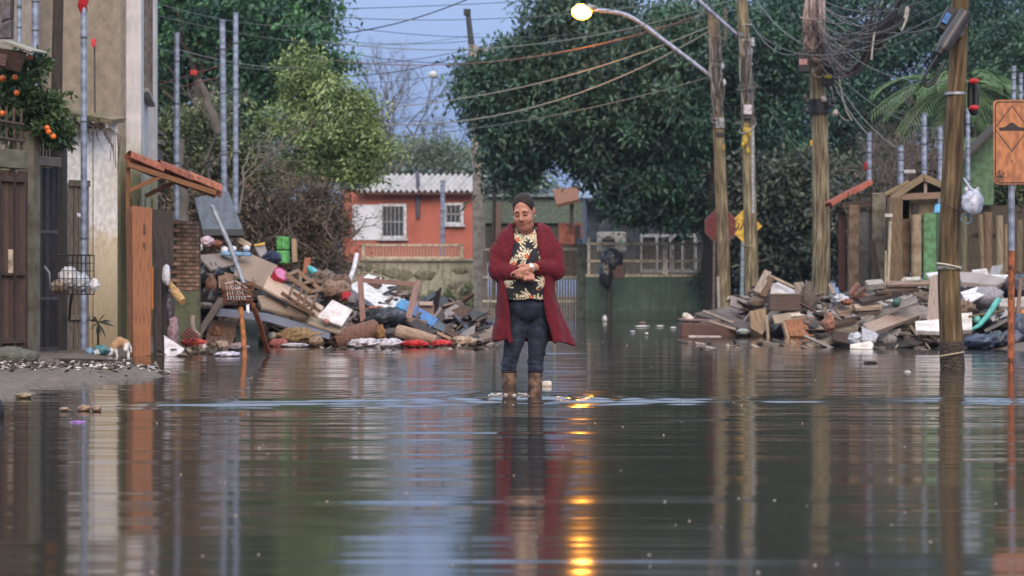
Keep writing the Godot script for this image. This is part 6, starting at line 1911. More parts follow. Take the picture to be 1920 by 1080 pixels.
	bd("grey_edge", "grey metal edge under the left side of the white slab", "strip", [655, 546, 35.9], [704, 580, 35.5], 0.07, 0.05, M("metal", 110, 112, 124))
	t = base("wooden_stand", "brown wooden frame of three beams standing on the middle of the heap", "frame", P(725, 605, 34.6))
	var fw := M("wood", 156, 108, 96)
	part("leg", MB.new().board(P(675, 518, 34.6), P(681, 604, 34.3), 0.075, 0.06, Vector3(0, 0, 1)), fw, t)
	part("beam", MB.new().board(P(678, 525, 34.62), P(786, 534, 34.9), 0.065, 0.06, Vector3(0, 0, 1)), M("wood", 162, 116, 106), t)
	part("leg", MB.new().board(P(784, 526, 34.92), P(765, 600, 34.4), 0.09, 0.05, Vector3(0, 0, 1)), M("wood", 150, 110, 100), t)
	part("brace", MB.new().board(P(786, 530, 34.95), P(782, 602, 34.6), 0.02, 0.03, Vector3(0, 0, 1)), M("wood", 140, 104, 90), t)
	part("foot", MB.new().board(P(762, 598, 34.4), P(800, 606, 34.3), 0.04, 0.06), M("wood", 156, 124, 108), t)
	t = base("blue_mattress", "blue slab with a dark green end sloping into the heap", "mattress", P(800, 625, 34.8))
	part("top_end", MB.new().panel(Q([750, 567, 35.4, 766, 572, 35.4, 756, 588, 35.1, 738, 581, 35.1]), 0.12), M("plastic", 62, 142, 196), t)
	part("body", MB.new().panel(Q([767, 572.5, 35.39, 821, 606, 34.9, 810, 619, 34.6, 757, 588.5, 35.09]), 0.118), M("plastic", 34, 106, 178), t)
	part("dark_end", MB.new().panel(Q([821.5, 606.5, 34.89, 853, 630, 34.5, 845, 635, 34.4, 810.5, 619.5, 34.59]), 0.1), M("plastic", 40, 58, 64), t)
	t = base("cardboard_box", "brown cardboard box behind the blue slab", "box", P(799, 598, 35.8))
	part("body", MB.new().box(P(799, 583, 35.8), Vector3(27 / F * 35.8, 27 / F * 35.8, 0.2), Basis(Vector3(0, 1, 0), 0.15), 0.006), M("wood", 160, 124, 112), t)
	part("flap", MB.new().box(P(799, 569.5, 35.7), Vector3(25 / F * 35.8, 0.02, 0.12), Basis(Vector3(1, 0, 0), 0.4)), M("wood", 184, 148, 132), t)
	lp("black_sheet", "black shiny plastic sheet heaped behind the brown frame's foot", "plastic sheet", [720, 598, 34.5], [36, 17, 0.25], 42, 0.4, M("bag", 52, 54, 62), 1.8)
	lp("orange_rag", "orange and pink rag at the lower edge of the white slab", "rag", [705, 580, 35.0], [14, 5, 0.06], 43, 0.45, M("cloth", 190, 120, 96))
	thing("carpet_roll", MB.new().tube(Q([632, 640, 33.6, 660, 629, 33.6, 704, 618, 33.8, 711, 616, 33.8]), [0.1, 0.13, 0.14, 0.1], 16), M("cloth", 124, 88, 76), "thick brown rolled carpet below the black plastic sheet", "carpet")
	lp("carpet_end", "frayed tan end of the thick brown carpet roll", "cloth", [714, 626, 33.6], [7, 13, 0.12], 44, 0.4, M("cloth", 150, 108, 66))
	lp("white_cloth", "white wet cloth spread on the water below the carpet roll, larger left part", "cloth", [684, 645, 33.3], [26, 8, 0.2], 45, 0.4, M("cloth", 222, 210, 218), 2.0)
	lp("white_cloth", "white wet cloth spread on the water below the carpet roll, right part", "cloth", [728, 645, 33.3], [26, 8, 0.18], 46, 0.4, M("cloth", 214, 204, 216), 2.0)
	thing("tan_log", MB.new().tube(Q([746, 621, 33.6, 780, 629, 33.5, 818, 638, 33.4]), [0.09, 0.085, 0.06], 12), M("oldwood", 190, 152, 126), "tan log lying over the red cloth at the waterline", "log")
	lp("red_cloth", "bright red cloth in the water below the tan log, left piece", "cloth", [777, 645, 33.2], [22, 6, 0.14], 47, 0.3, M("cloth", 206, 46, 48), 1.8)
	lp("red_cloth", "bright red cloth in the water right of the first red piece", "cloth", [828, 644, 33.2], [17, 6, 0.14], 48, 0.3, M("cloth", 206, 54, 56), 1.8)
	bd("dark_plank", "dark plank running down to the right over the tan log", "plank", [774, 604, 34.3], [812, 628, 33.8], 0.14, 0.04, M("oldwood", 74, 62, 60))
	bd("tan_batten", "thin tan batten along the lower edge of the blue slab", "batten", [800, 615, 34.2], [845, 636, 33.9], 0.045, 0.03, M("wood", 180, 136, 108))
	lp("dark_box", "dark crushed box between the carpet roll and the tan log", "box", [732, 627, 33.8], [16, 12, 0.15], 49, 0.2, M("mud", 74, 66, 66))
	lp("muddy_shoe", "pale muddy bundle at the right tip of the heap", "bundle", [868, 641, 33.6], [20, 8, 0.16], 50, 0.4, M("cloth", 190, 160, 138), 1.8)
	lp("beige_cloth", "beige cloth heap on the far bank behind the blue slab", "cloth", [858, 610, 45], [32, 14, 0.3], 51, 0.35, M("cloth", 206, 182, 170), 1.8)
	lp("white_bundle", "white bundle inside the beige cloth heap on the far bank", "bundle", [852, 612, 44.5], [12, 6, 0.1], 52, 0.3, M("cloth", 226, 218, 224))
	lp("navy_cloth", "navy blue cloth beside the woman on the far bank", "cloth", [906, 611, 45], [18, 9, 0.2], 53, 0.4, M("cloth", 58, 70, 104), 1.8)
	bd("concrete_slab", "grey concrete slab at the water's edge left of the woman", "slab", [880, 627, 43], [926, 626, 43], 0.16, 0.3, M("plaster", 134, 122, 116))
	lp("small_stone", "dark stone at the water's edge just left of the woman's coat", "stone", [905, 641, 36], [12, 6, 0.1], 54, 0.3, M("stone", 128, 106, 92))
	# low left edge by the brick wall
	t = base("red_crate", "broken red plastic mesh crate at the foot of the brick wall", "crate", P(352, 634, 30.6))
	for i in 5:
		part("bar", MB.new().board(P(336 + i * 4, 628 - i * 3.6, 30.6), P(356 + i * 4, 642 - i * 3.6, 30.5), 0.012, 0.012), M("plastic", 124, 34, 36), t)
		part("bar", MB.new().board(P(340 + i * 4.4, 634 + i * 1.2, 30.55), P(352 + i * 5, 616 + i * 3.2, 30.6), 0.012, 0.012), M("plastic", 136, 40, 38), t)
	lp("red_cloth", "orange red cloth right of the broken mesh crate", "cloth", [364, 643, 30.8], [20, 7, 0.12], 55, 0.35, M("cloth", 192, 76, 60), 1.8)
	pn("white_card", "white triangular panel with a dark slot standing in the water", "panel", [308, 630, 28.6, 346, 655, 28.4, 334, 668, 28.2, 309, 670, 28.3], 0.02, M("paint", 222, 214, 226))
	thing("dark_slot", MB.new().blob(P(325, 655, 28.3), Vector3(0.045, 0.008, 0.02), 3, 0.2, 1.0, 12, 8), M("plastic", 56, 48, 52), "dark leaf shaped slot on the white triangular panel", "slot")
	thing("bent_pipe", MB.new().tube(curve(Q([361, 594, 31.6, 361, 612, 31.5, 365, 622, 31.4, 376, 632, 31.3])), 0.03, 9), M("plastic", 150, 128, 116), "bent beige pipe at the foot of the mossy brick wall", "pipe")
	lp("beige_rag", "beige pointed rag in the shallow water before the brown case", "rag", [415, 650, 30.6], [12, 9, 0.1], 56, 0.4, M("cloth", 170, 142, 126), 1.8)
	lp("grey_rag", "grey mauve rag in the shallow water left of the basket's leg", "rag", [446, 652, 30.6], [16, 7, 0.1], 57, 0.4, M("cloth", 150, 132, 136), 1.8)
	lp("small_jug", "white and red jug floating before the brown case", "jug", [384, 652, 29.8], [6, 7, 0.05], 58, 0.25, M("plastic", 214, 200, 206))
	lp("white_scrap", "white plastic piece floating left of the basket's front leg", "plastic piece", [427, 665, 28.3], [21, 5, 0.12], 59, 0.3, M("plastic", 222, 214, 230), 1.6)
	rubble("shore_bits", 305, 420, func(_x: float) -> float: return 650.0, 668, 28.0, 31.0, 60, [[120, 92, 72], [150, 132, 118, "cloth"], [86, 66, 54]], 43, 0.4)
	# rusty basket on two legs with a pipe in it
	t = base("rusty_basket", "rusty wire rubbish basket standing on two orange brown legs in the water", "basket", P(458, 672, 27.6))
	var ru := M("rust", 176, 96, 52)
	part("leg", MB.new().tube([P(451, 574, 27.8), P(456, 622, 27.7), P(460, 690, 27.5)], 0.028, 9), M("rust", 196, 112, 48), t)
	part("leg", MB.new().tube([P(474, 572, 28.0), P(488, 610, 28.4), P(503, 660, 28.9)], 0.03, 9), M("rust", 186, 92, 54), t)
	var b0 := P(446, 572, 27.9)
	for i in 15:
		var an := TAU * i / 15.0
		var o := Vector3(cos(an) * 0.165, 0, sin(an) * 0.14)
		part("wire", MB.new().tube([b0 + o * 0.95, b0 + o + Vector3(0, 0.13, 0), b0 + o * 1.12 + Vector3(0, 0.27 + 0.03 * sin(i * 2.2), 0)], 0.0055, 5), M("rust", 150, 88, 52), t)
	for k in 5:
		var hp := []
		for i in 21:
			var an := TAU * i / 20.0
			hp.append(b0 + Vector3(cos(an) * 0.165, 0, sin(an) * 0.14) * (0.96 + k * 0.03) + Vector3(0, 0.055 * k, 0))
		part("hoop", MB.new().tube(hp, 0.006, 5, false), ru, t)
	for k in 2:
		part("hoop", MB.new().ring(b0 + Vector3(0, 0.0, 0), 0.15, 0.012), M("rust", 74, 48, 40), t)
	for i in 7:
		part("floor_bar", MB.new().tube([b0 + Vector3(-0.14 + i * 0.046, 0.0, -0.1), b0 + Vector3(-0.14 + i * 0.046, 0.0, 0.1)], 0.007, 5), M("rust", 120, 70, 46), t)
	t = base("fan_guard", "pale wire rack lying in the rusty basket", "rack", P(444, 560, 27.85))
	for i in 7:
		part("wire", MB.new().tube([P(424 + i * 4, 530 + absf(i - 2.0) * 1.0, 27.85), P(428 + i * 5.4, 562, 27.75)], 0.006, 5), M("metal", 206, 190, 186), t)
	for e in [[422, 532, 442, 527], [442, 527, 464, 541], [426, 545, 452, 540], [430, 556, 470, 556]]:
		part("wire", MB.new().tube([P(e[0], e[1], 27.8), P(e[2], e[3], 27.8)], 0.007, 5), M("metal", 214, 200, 196), t)
	thing("white_strip", MB.new().panel(Q([462, 572, 27.7, 467, 570, 27.7, 468, 588, 27.68, 462, 584, 27.68]), 0.01), M("bag", 214, 216, 226), "white plastic strip hanging under the rusty basket", "plastic strip")
	thing("steel_pipe", MB.new().tube([P(397, 386, 28.4), P(430, 458, 28.2), P(457, 532, 28.0)], 0.026, 10), M("metal", 150, 152, 162), "grey steel pipe slanting down into the rusty basket", "pipe")

func middle_pile() -> void:
	mound("mud_bank", [1400, 610], [110, 34], 44, 1.2, 7, M("mud", 116, 98, 90))
	rubble("debris_bits", 1390, 1540, func(x: float) -> float: return 560.0 - 20.0 * sin((x - 1390.0) / 50.0), 625, 41.5, 43.5, 110, [[120, 92, 76], [156, 130, 108], [84, 62, 54], [150, 140, 138, "cloth"]], 44)
	var t := base("floating_mattress", "brown red wardrobe lying on its back in the water left of the poles", "wardrobe", P(1325, 632, 42))
	part("body", MB.new().box(P(1328, 617, 42) + Vector3(0, -0.02, -0.2), Vector3(106 / F * 42, 0.23, 0.9), Basis(Vector3(0, 0, 1), -0.02), 0.02), M("wood", 112, 74, 66), t)
	part("lid", MB.new().box(P(1322, 601, 42) + Vector3(0, 0.005, -0.3), Vector3(92 / F * 42, 0.03, 0.8), Basis(Vector3(0, 0, 1), -0.025), 0.008), M("wood", 150, 116, 112), t)
	thing("white_edge", MB.new().board(P(1291, 631, 41.3), P(1352, 632, 41.3), 0.1, 0.035), M("paint", 214, 198, 206), "thin white board floating along the brown red wardrobe's front", "board")
	thing("white_bottle", MB.new().tube(Q([1280, 591, 42, 1285, 592, 42, 1292, 598, 42, 1298, 601, 42]), [0.04, 0.06, 0.07, 0.05], 12), M("plastic", 214, 202, 190), "dull white bottle on the left end of the brown red wardrobe", "bottle")
	bd("dark_plank", "long dark plank sloping down left of the far right pole", "plank", [1316, 586, 42.6], [1412, 616, 41.4], 0.34, 0.04, M("oldwood", 98, 80, 74), Vector3(0, 1, 0.4))
	bd("pale_batten", "pale batten along the upper edge of the long dark plank", "batten", [1318, 583, 42.2], [1376, 606, 41.7], 0.05, 0.03, M("oldwood", 158, 136, 120))
	bd("pale_batten", "second pale batten lying along the wardrobe's rear edge", "batten", [1330, 602, 41.5], [1380, 618, 41.2], 0.05, 0.03, M("oldwood", 170, 140, 124))
	pn("tan_stump", "tan split log standing at the foot of the painted pole", "log", [1405, 590, 41.4, 1436, 584, 41.4, 1438, 622, 41.2, 1428, 634, 41.1, 1408, 622, 41.2], 0.2, M("oldwood", 164, 128, 96))
	bd("pale_post", "slim pale post right of the tan split log", "post", [1437, 592, 41], [1441, 640, 41], 0.05, 0.05, M("wood", 186, 162, 138), Vector3(0, 0, 1))
	lp("grey_bucket", "grey green bowl floating before the long dark plank", "bowl", [1393, 622, 40.6], [13, 6, 0.12], 60, 0.15, M("plastic", 148, 150, 142))
	lp("round_log", "brown round log end above the tan split log", "log", [1418, 567, 42], [16, 11, 0.16], 61, 0.15, M("oldwood", 132, 106, 90))
	t = base("rusty_cabinet", "rust orange cabinet lying under a cream plank beside the wrapped pole", "cabinet", P(1498, 634, 40.6))
	part("side", MB.new().panel(Q([1470, 604, 40.6, 1526, 600, 40.8, 1526, 634, 40.4, 1480, 634, 40.4]), 0.1), M("rust", 172, 104, 62), t)
	part("end", MB.new().panel(Q([1466, 604, 40.7, 1470, 604, 40.55, 1479, 634, 40.35, 1474, 634, 40.5]), 0.03), M("wood", 196, 150, 112), t)
	lp("dark_hollow", "black sack in the hollow left of the rust orange cabinet", "sack", [1455, 620, 41.1], [15, 14, 0.2], 62, 0.2, M("bag", 36, 34, 38))
	bd("cream_plank", "cream plank lying over the rust orange cabinet", "plank", [1450, 600, 40.9], [1524, 590, 40.9], 0.3, 0.03, M("oldwood", 176, 148, 122), Vector3(0, 1, 0.5))
	bd("white_plank", "short white plank on top of the cream plank by the wrapped pole", "plank", [1483, 592, 40.7], [1524, 588, 40.7], 0.06, 0.04, M("paint", 214, 198, 184))
	t = base("brown_box", "brown wooden chest in the middle of the small heap", "chest", P(1472, 584, 41.6))
	part("body", MB.new().box(P(1471, 568, 41.6), Vector3(60 / F * 41.6, 30 / F * 41.6, 0.4), Basis.IDENTITY, 0.015), M("wood", 110, 84, 78), t)
	part("lid", MB.new().box(P(1471, 552, 41.6), Vector3(62 / F * 41.6, 0.03, 0.42), Basis.IDENTITY, 0.006), M("wood", 134, 106, 96), t)
	pn("white_sheet", "white sheet under two planks forming a gable on the small heap", "sheet", [1446, 534, 42.4, 1462, 530, 42.4, 1496, 545, 42.3, 1494, 552, 42.2, 1444, 552, 42.2], 0.04, M("paint", 218, 214, 224))
	bd("gable_plank", "broad grey brown plank leaning left on the small heap", "plank", [1440, 509, 42.3], [1419, 549, 41.9], 0.13, 0.04, M("oldwood", 176, 150, 134))
	bd("gable_plank", "dark brown plank under the broad leaning plank of the small heap", "plank", [1446, 520, 42.2], [1428, 556, 41.9], 0.13, 0.05, M("oldwood", 124, 88, 62))
	bd("gable_plank", "cream plank sloping right above the white sheet", "plank", [1442, 517, 42.35], [1496, 543, 42.0], 0.05, 0.05, M("oldwood", 194, 166, 140))
	bd("frayed_board", "frayed grey board standing right of the brown chest", "board", [1497, 530, 42.0], [1508, 585, 41.5], 0.16, 0.04, M("oldwood", 156, 136, 116), Vector3(0, 0, 1))
	lp("grey_rags", "dark grey rags between the frayed board and the wrapped pole", "rags", [1515, 565, 41.6], [12, 26, 0.16], 63, 0.4, M("cloth", 116, 102, 92))
	bd("thin_stick", "thin pale stick standing before the lamp pole", "stick", [1346, 520, 55], [1348, 582, 54], 0.06, 0.06, M("oldwood", 146, 130, 116), Vector3(0, 0, 1))
	lp("pale_stone", "small pale lump at the foot of the lamp pole", "stone", [1370, 562, 52], [7, 6, 0.08], 64, 0.3, M("stone", 190, 172, 150))

func right_pile() -> void:
	mound("mud_bank", [1720, 640], [150, 66], 34.8, 1.1, 8, M("mud", 150, 132, 126))
	mound("rubble_mound", [1660, 600], [120, 62], 36, 1.0, 9, M("mud", 74, 64, 60))
	mound("rubble_mound", [1860, 620], [110, 80], 36, 1.0, 10, M("mud", 80, 72, 70))
	rubble("debris_bits", 1535, 1730, func(x: float) -> float: return 590.0 - (x - 1535.0) * 0.32, 648, 33.0, 35.6, 200, [[130, 96, 80], [170, 146, 124], [90, 68, 60], [164, 156, 156, "cloth"], [60, 54, 54], [190, 170, 150]], 45, 0.9)
	rubble("debris_bits", 1740, 1940, func(_x: float) -> float: return 530.0, 640, 33.2, 35.4, 120, [[120, 96, 82], [150, 132, 116], [66, 60, 62, "bag"], [170, 166, 172, "cloth"]], 46)
	var br := M("wood", 172, 142, 126)
	pn("long_plank", "long smooth brown plank lying across the right mud slope", "plank", [1617, 611, 32.9, 1722, 572, 33.8, 1724, 594, 33.6, 1636, 626, 32.6], 0.05, br)
	pn("upright_board", "grey brown board leaning against the nearest pole", "board", [1744, 520, 33.4, 1764, 516, 33.4, 1764, 602, 32.8, 1738, 604, 32.8], 0.04, M("wood", 164, 136, 122))
	pn("white_box_side", "white broken fridge panel left of the nearest pole", "panel", [1716, 606, 32.7, 1764, 602, 32.7, 1764, 625, 32.5, 1717, 623, 32.5], 0.06, M("paint", 220, 216, 220))
	pn("white_box_side", "white broken panel right of the nearest pole", "panel", [1794, 591, 32.9, 1822, 590, 32.9, 1822, 622, 32.6, 1796, 622, 32.6], 0.06, M("paint", 208, 198, 196))
	pn("grey_cloth", "pale grey sheet hanging at the left foot of the long brown plank", "sheet", [1616, 614, 32.8, 1632, 626, 32.6, 1647, 628, 32.5, 1641, 641, 32.4, 1616, 640, 32.4], 0.03, M("cloth", 180, 176, 184))
	pn("white_bracket", "white bracket shaped board at the waterline under the grey sheet", "board", [1594, 648, 32.3, 1618, 648, 32.3, 1632, 641, 32.3, 1638, 648, 32.2, 1634, 656, 32.1, 1594, 655, 32.1], 0.03, M("paint", 228, 216, 204))
	var k := 0
	for e in [
		["cream plank end high in the stack right of the wrapped pole", 1601, 577, 1651, 574, 0.12, 0.05, 206, 178, 150],
		["grey brown plank directly under the high cream plank end", 1604, 585, 1648, 582, 0.14, 0.05, 130, 110, 98],
		["tan broken board at the left end of the high cream plank", 1567, 584, 1602, 578, 0.2, 0.06, 198, 162, 138],
		["dark brown plank low in the stack left of the mud slope", 1560, 609, 1606, 600, 0.12, 0.05, 120, 92, 78],
		["cream barked plank low in the stack left of the mud slope", 1555, 618, 1608, 613, 0.11, 0.07, 206, 188, 166],
		["grey plank under the cream barked plank", 1558, 626, 1606, 622, 0.1, 0.04, 140, 124, 112],
		["pale grey plank with a bright top edge high on the right heap", 1624, 535, 1656, 532, 0.14, 0.08, 176, 166, 160],
		["thin brown plank topping the right heap, left of the nearest pole", 1662, 533, 1745, 531, 0.12, 0.04, 156, 124, 108],
		["white short plank topping the right heap by the green door", 1698, 526, 1726, 524, 0.1, 0.05, 208, 196, 186],
		["grey weathered plank slanting under the top planks of the right heap", 1626, 558, 1672, 547, 0.14, 0.05, 146, 122, 110],
		["dark long plank under the grey weathered slanting plank", 1612, 566, 1690, 548, 0.12, 0.05, 84, 70, 64],
		["brown plank reaching from the teal piece towards the nearest pole", 1640, 546, 1720, 540, 0.14, 0.04, 112, 88, 76],
		["reddish slat standing up at the heap's left crest", 1594, 552, 1610, 532, 0.08, 0.04, 170, 108, 90],
		["second reddish slat standing up at the heap's left crest", 1604, 556, 1622, 540, 0.08, 0.04, 156, 104, 88],
		["pale splinter standing up just right of the wrapped pole", 1556, 532, 1562, 552, 0.06, 0.03, 160, 136, 116],
		["thin tan board edge at the waterline right of the wrapped pole", 1527, 650, 1570, 634, 0.16, 0.03, 158, 140, 120],
		["grey board edge at the waterline, right of the thin tan one", 1560, 645, 1600, 646, 0.1, 0.04, 150, 130, 122],
		["pinkish brown board slanting low beside the wrapped pole", 1536, 640, 1590, 626, 0.2, 0.03, 150, 116, 104],
		["grey mud caked plank behind the long smooth brown plank", 1640, 590, 1720, 562, 0.2, 0.04, 162, 148, 146]]:
		bd("stacked_plank", e[0], "plank", [e[1], e[2], 33.2 + 0.07 * (k % 5)], [e[3], e[4], 33.3 + 0.05 * (k % 3)], e[5], e[6], M("oldwood", e[7], e[8], e[9]), Vector3(0, 1, 0.5))
		k += 1
	lp("terracotta_shard", "orange terracotta shard in the stack right of the wrapped pole", "shard", [1588, 566, 33.2], [12, 6, 0.08], 65, 0.25, M("rust", 166, 94, 66))
	lp("terracotta_shard", "round terracotta pot piece beside the wrapped pole's foot", "shard", [1554, 606, 33.0], [10, 16, 0.1], 66, 0.3, M("rust", 184, 122, 100))
	lp("white_rag", "white rag at the heap's left crest near the wrapped pole", "rag", [1575, 562, 33.3], [12, 8, 0.1], 67, 0.45, M("cloth", 206, 204, 214), 1.8)
	lp("pink_rag", "pinkish lump above the terracotta shard", "rag", [1612, 556, 33.5], [14, 6, 0.1], 68, 0.35, M("cloth", 172, 124, 108))
	lp("teal_piece", "dark teal plastic piece in the middle of the plank stack", "plastic piece", [1680, 566, 33.3], [8, 9, 0.06], 69, 0.2, M("plastic", 66, 104, 98))
	lp("white_tube", "white tube beside the dark teal piece", "tube", [1666, 564, 33.3], [12, 4, 0.05], 70, 0.2, M("plastic", 196, 194, 200))
	lp("white_bag", "white bag low in the stack beside the grey hanging sheet", "bag", [1604, 636, 32.6], [12, 10, 0.1], 71, 0.35, M("bag", 196, 196, 206))
	pn("top_sheet", "white flat sheet behind the nearest pole on the right heap's top", "sheet", [1736, 514, 34.6, 1762, 511, 34.6, 1762, 522, 34.2, 1742, 522, 34.2], 0.03, M("paint", 216, 210, 218))
	pn("curved_panel", "long grey panel lying right of the nearest pole on the heap's top", "panel", [1798, 513, 34.4, 1832, 514, 34.5, 1872, 522, 34.4, 1892, 528, 34.2, 1868, 538, 33.8, 1802, 532, 33.9], 0.05, M("wood", 166, 148, 144))
	pn("top_sheet", "pale sheet behind the long grey panel on the right heap", "sheet", [1822, 508, 35.0, 1850, 505, 35.0, 1854, 517, 34.8, 1826, 517, 34.8], 0.03, M("paint", 196, 188, 192))
	pn("top_sheet", "bright white sheet right of the long grey panel", "sheet", [1856, 517, 34.8, 1892, 517, 34.8, 1892, 526, 34.6, 1866, 526, 34.6], 0.03, M("paint", 216, 214, 220))
	pn("white_card", "white tilted card right of the nearest pole", "card", [1801, 549, 33.6, 1833, 539, 33.8, 1846, 553, 33.4, 1814, 570, 33.2], 0.02, M("paint", 222, 218, 232))
	lp("grey_sack", "grey stuffed sack right of the white tilted card", "sack", [1852, 558, 33.6], [29, 21, 0.25], 72, 0.2, M("cloth", 156, 150, 158))
	thing("teal_pipe", MB.new().tube(Q([1872, 562, 33.0, 1852, 592, 32.8, 1836, 610, 32.7, 1818, 620, 32.6]), [0.04, 0.036, 0.03, 0.015], 10), M("plastic", 88, 176, 168), "teal plastic pipe slanting across the right heap", "pipe")
	lp("teal_bottle", "teal bottle beside the slanting teal pipe", "bottle", [1832, 600, 32.8], [7, 8, 0.06], 73, 0.1, M("plastic", 96, 168, 156))
	bd("green_stick", "greenish brown stick crossing the slanting teal pipe", "stick", [1816, 594, 32.8], [1884, 583, 32.9], 0.03, 0.03, M("oldwood", 120, 104, 66))
	lp("black_bag", "black bag behind the slanting teal pipe", "bag", [1866, 605, 33.2], [34, 22, 0.25], 74, 0.3, M("bag", 38, 37, 44))
	bd("grey_lath", "pale grey slat lying on the black bag by the road sign's pole", "slat", [1857, 598, 32.9], [1890, 585, 33.0], 0.1, 0.02, M("paint", 170, 168, 182))
	bd("grey_lath", "dark slat edge under the pale grey slat", "slat", [1846, 622, 32.7], [1890, 600, 32.8], 0.05, 0.03, M("oldwood", 120, 108, 104))
	lp("navy_bag", "navy bag at the waterline left of the road sign's pole", "bag", [1838, 642, 32.4], [26, 13, 0.22], 75, 0.3, M("bag", 62, 72, 98))
	lp("navy_bag", "dark bag at the waterline just left of the rusty sign pole", "bag", [1868, 638, 32.5], [18, 14, 0.2], 76, 0.3, M("bag", 58, 66, 78))
	lp("navy_bag", "large navy bag right of the rusty sign pole", "bag", [1916, 620, 32.8], [22, 28, 0.28], 77, 0.25, M("bag", 62, 68, 90))
	lp("grey_bag", "grey black bag at the waterline behind the rusty sign pole", "bag", [1896, 640, 32.5], [18, 18, 0.2], 78, 0.3, M("bag", 86, 84, 96))
	lp("navy_bag", "navy bag at the right edge near the waterline", "bag", [1936, 642, 32.5], [22, 18, 0.22], 79, 0.3, M("bag", 54, 60, 84))
	lp("orange_bag", "orange bag at the right edge above the navy bags", "bag", [1922, 588, 33.0], [9, 8, 0.08], 80, 0.2, M("bag", 226, 138, 56))
	pn("grey_slab", "pale grey slab behind the rusty sign pole", "slab", [1872, 566, 33.4, 1930, 560, 33.5, 1930, 580, 33.2, 1874, 580, 33.1], 0.08, M("plaster", 172, 164, 158))
	bd("stick", "wooden stick with a red tip standing near the right edge", "stick", [1914, 522, 33.0], [1908, 592, 32.9], 0.045, 0.04, M("wood", 148, 108, 92), Vector3(0, 0, 1))
	lp("dark_bag", "dark bag behind the wooden stick at the right edge", "bag", [1912, 545, 34.0], [26, 24, 0.22], 81, 0.3, M("bag", 50, 50, 62))
	lp("brown_rag", "brown rag heap between the white panel and the white card", "rags", [1806, 580, 33.2], [16, 14, 0.16], 82, 0.4, M("cloth", 128, 104, 90))

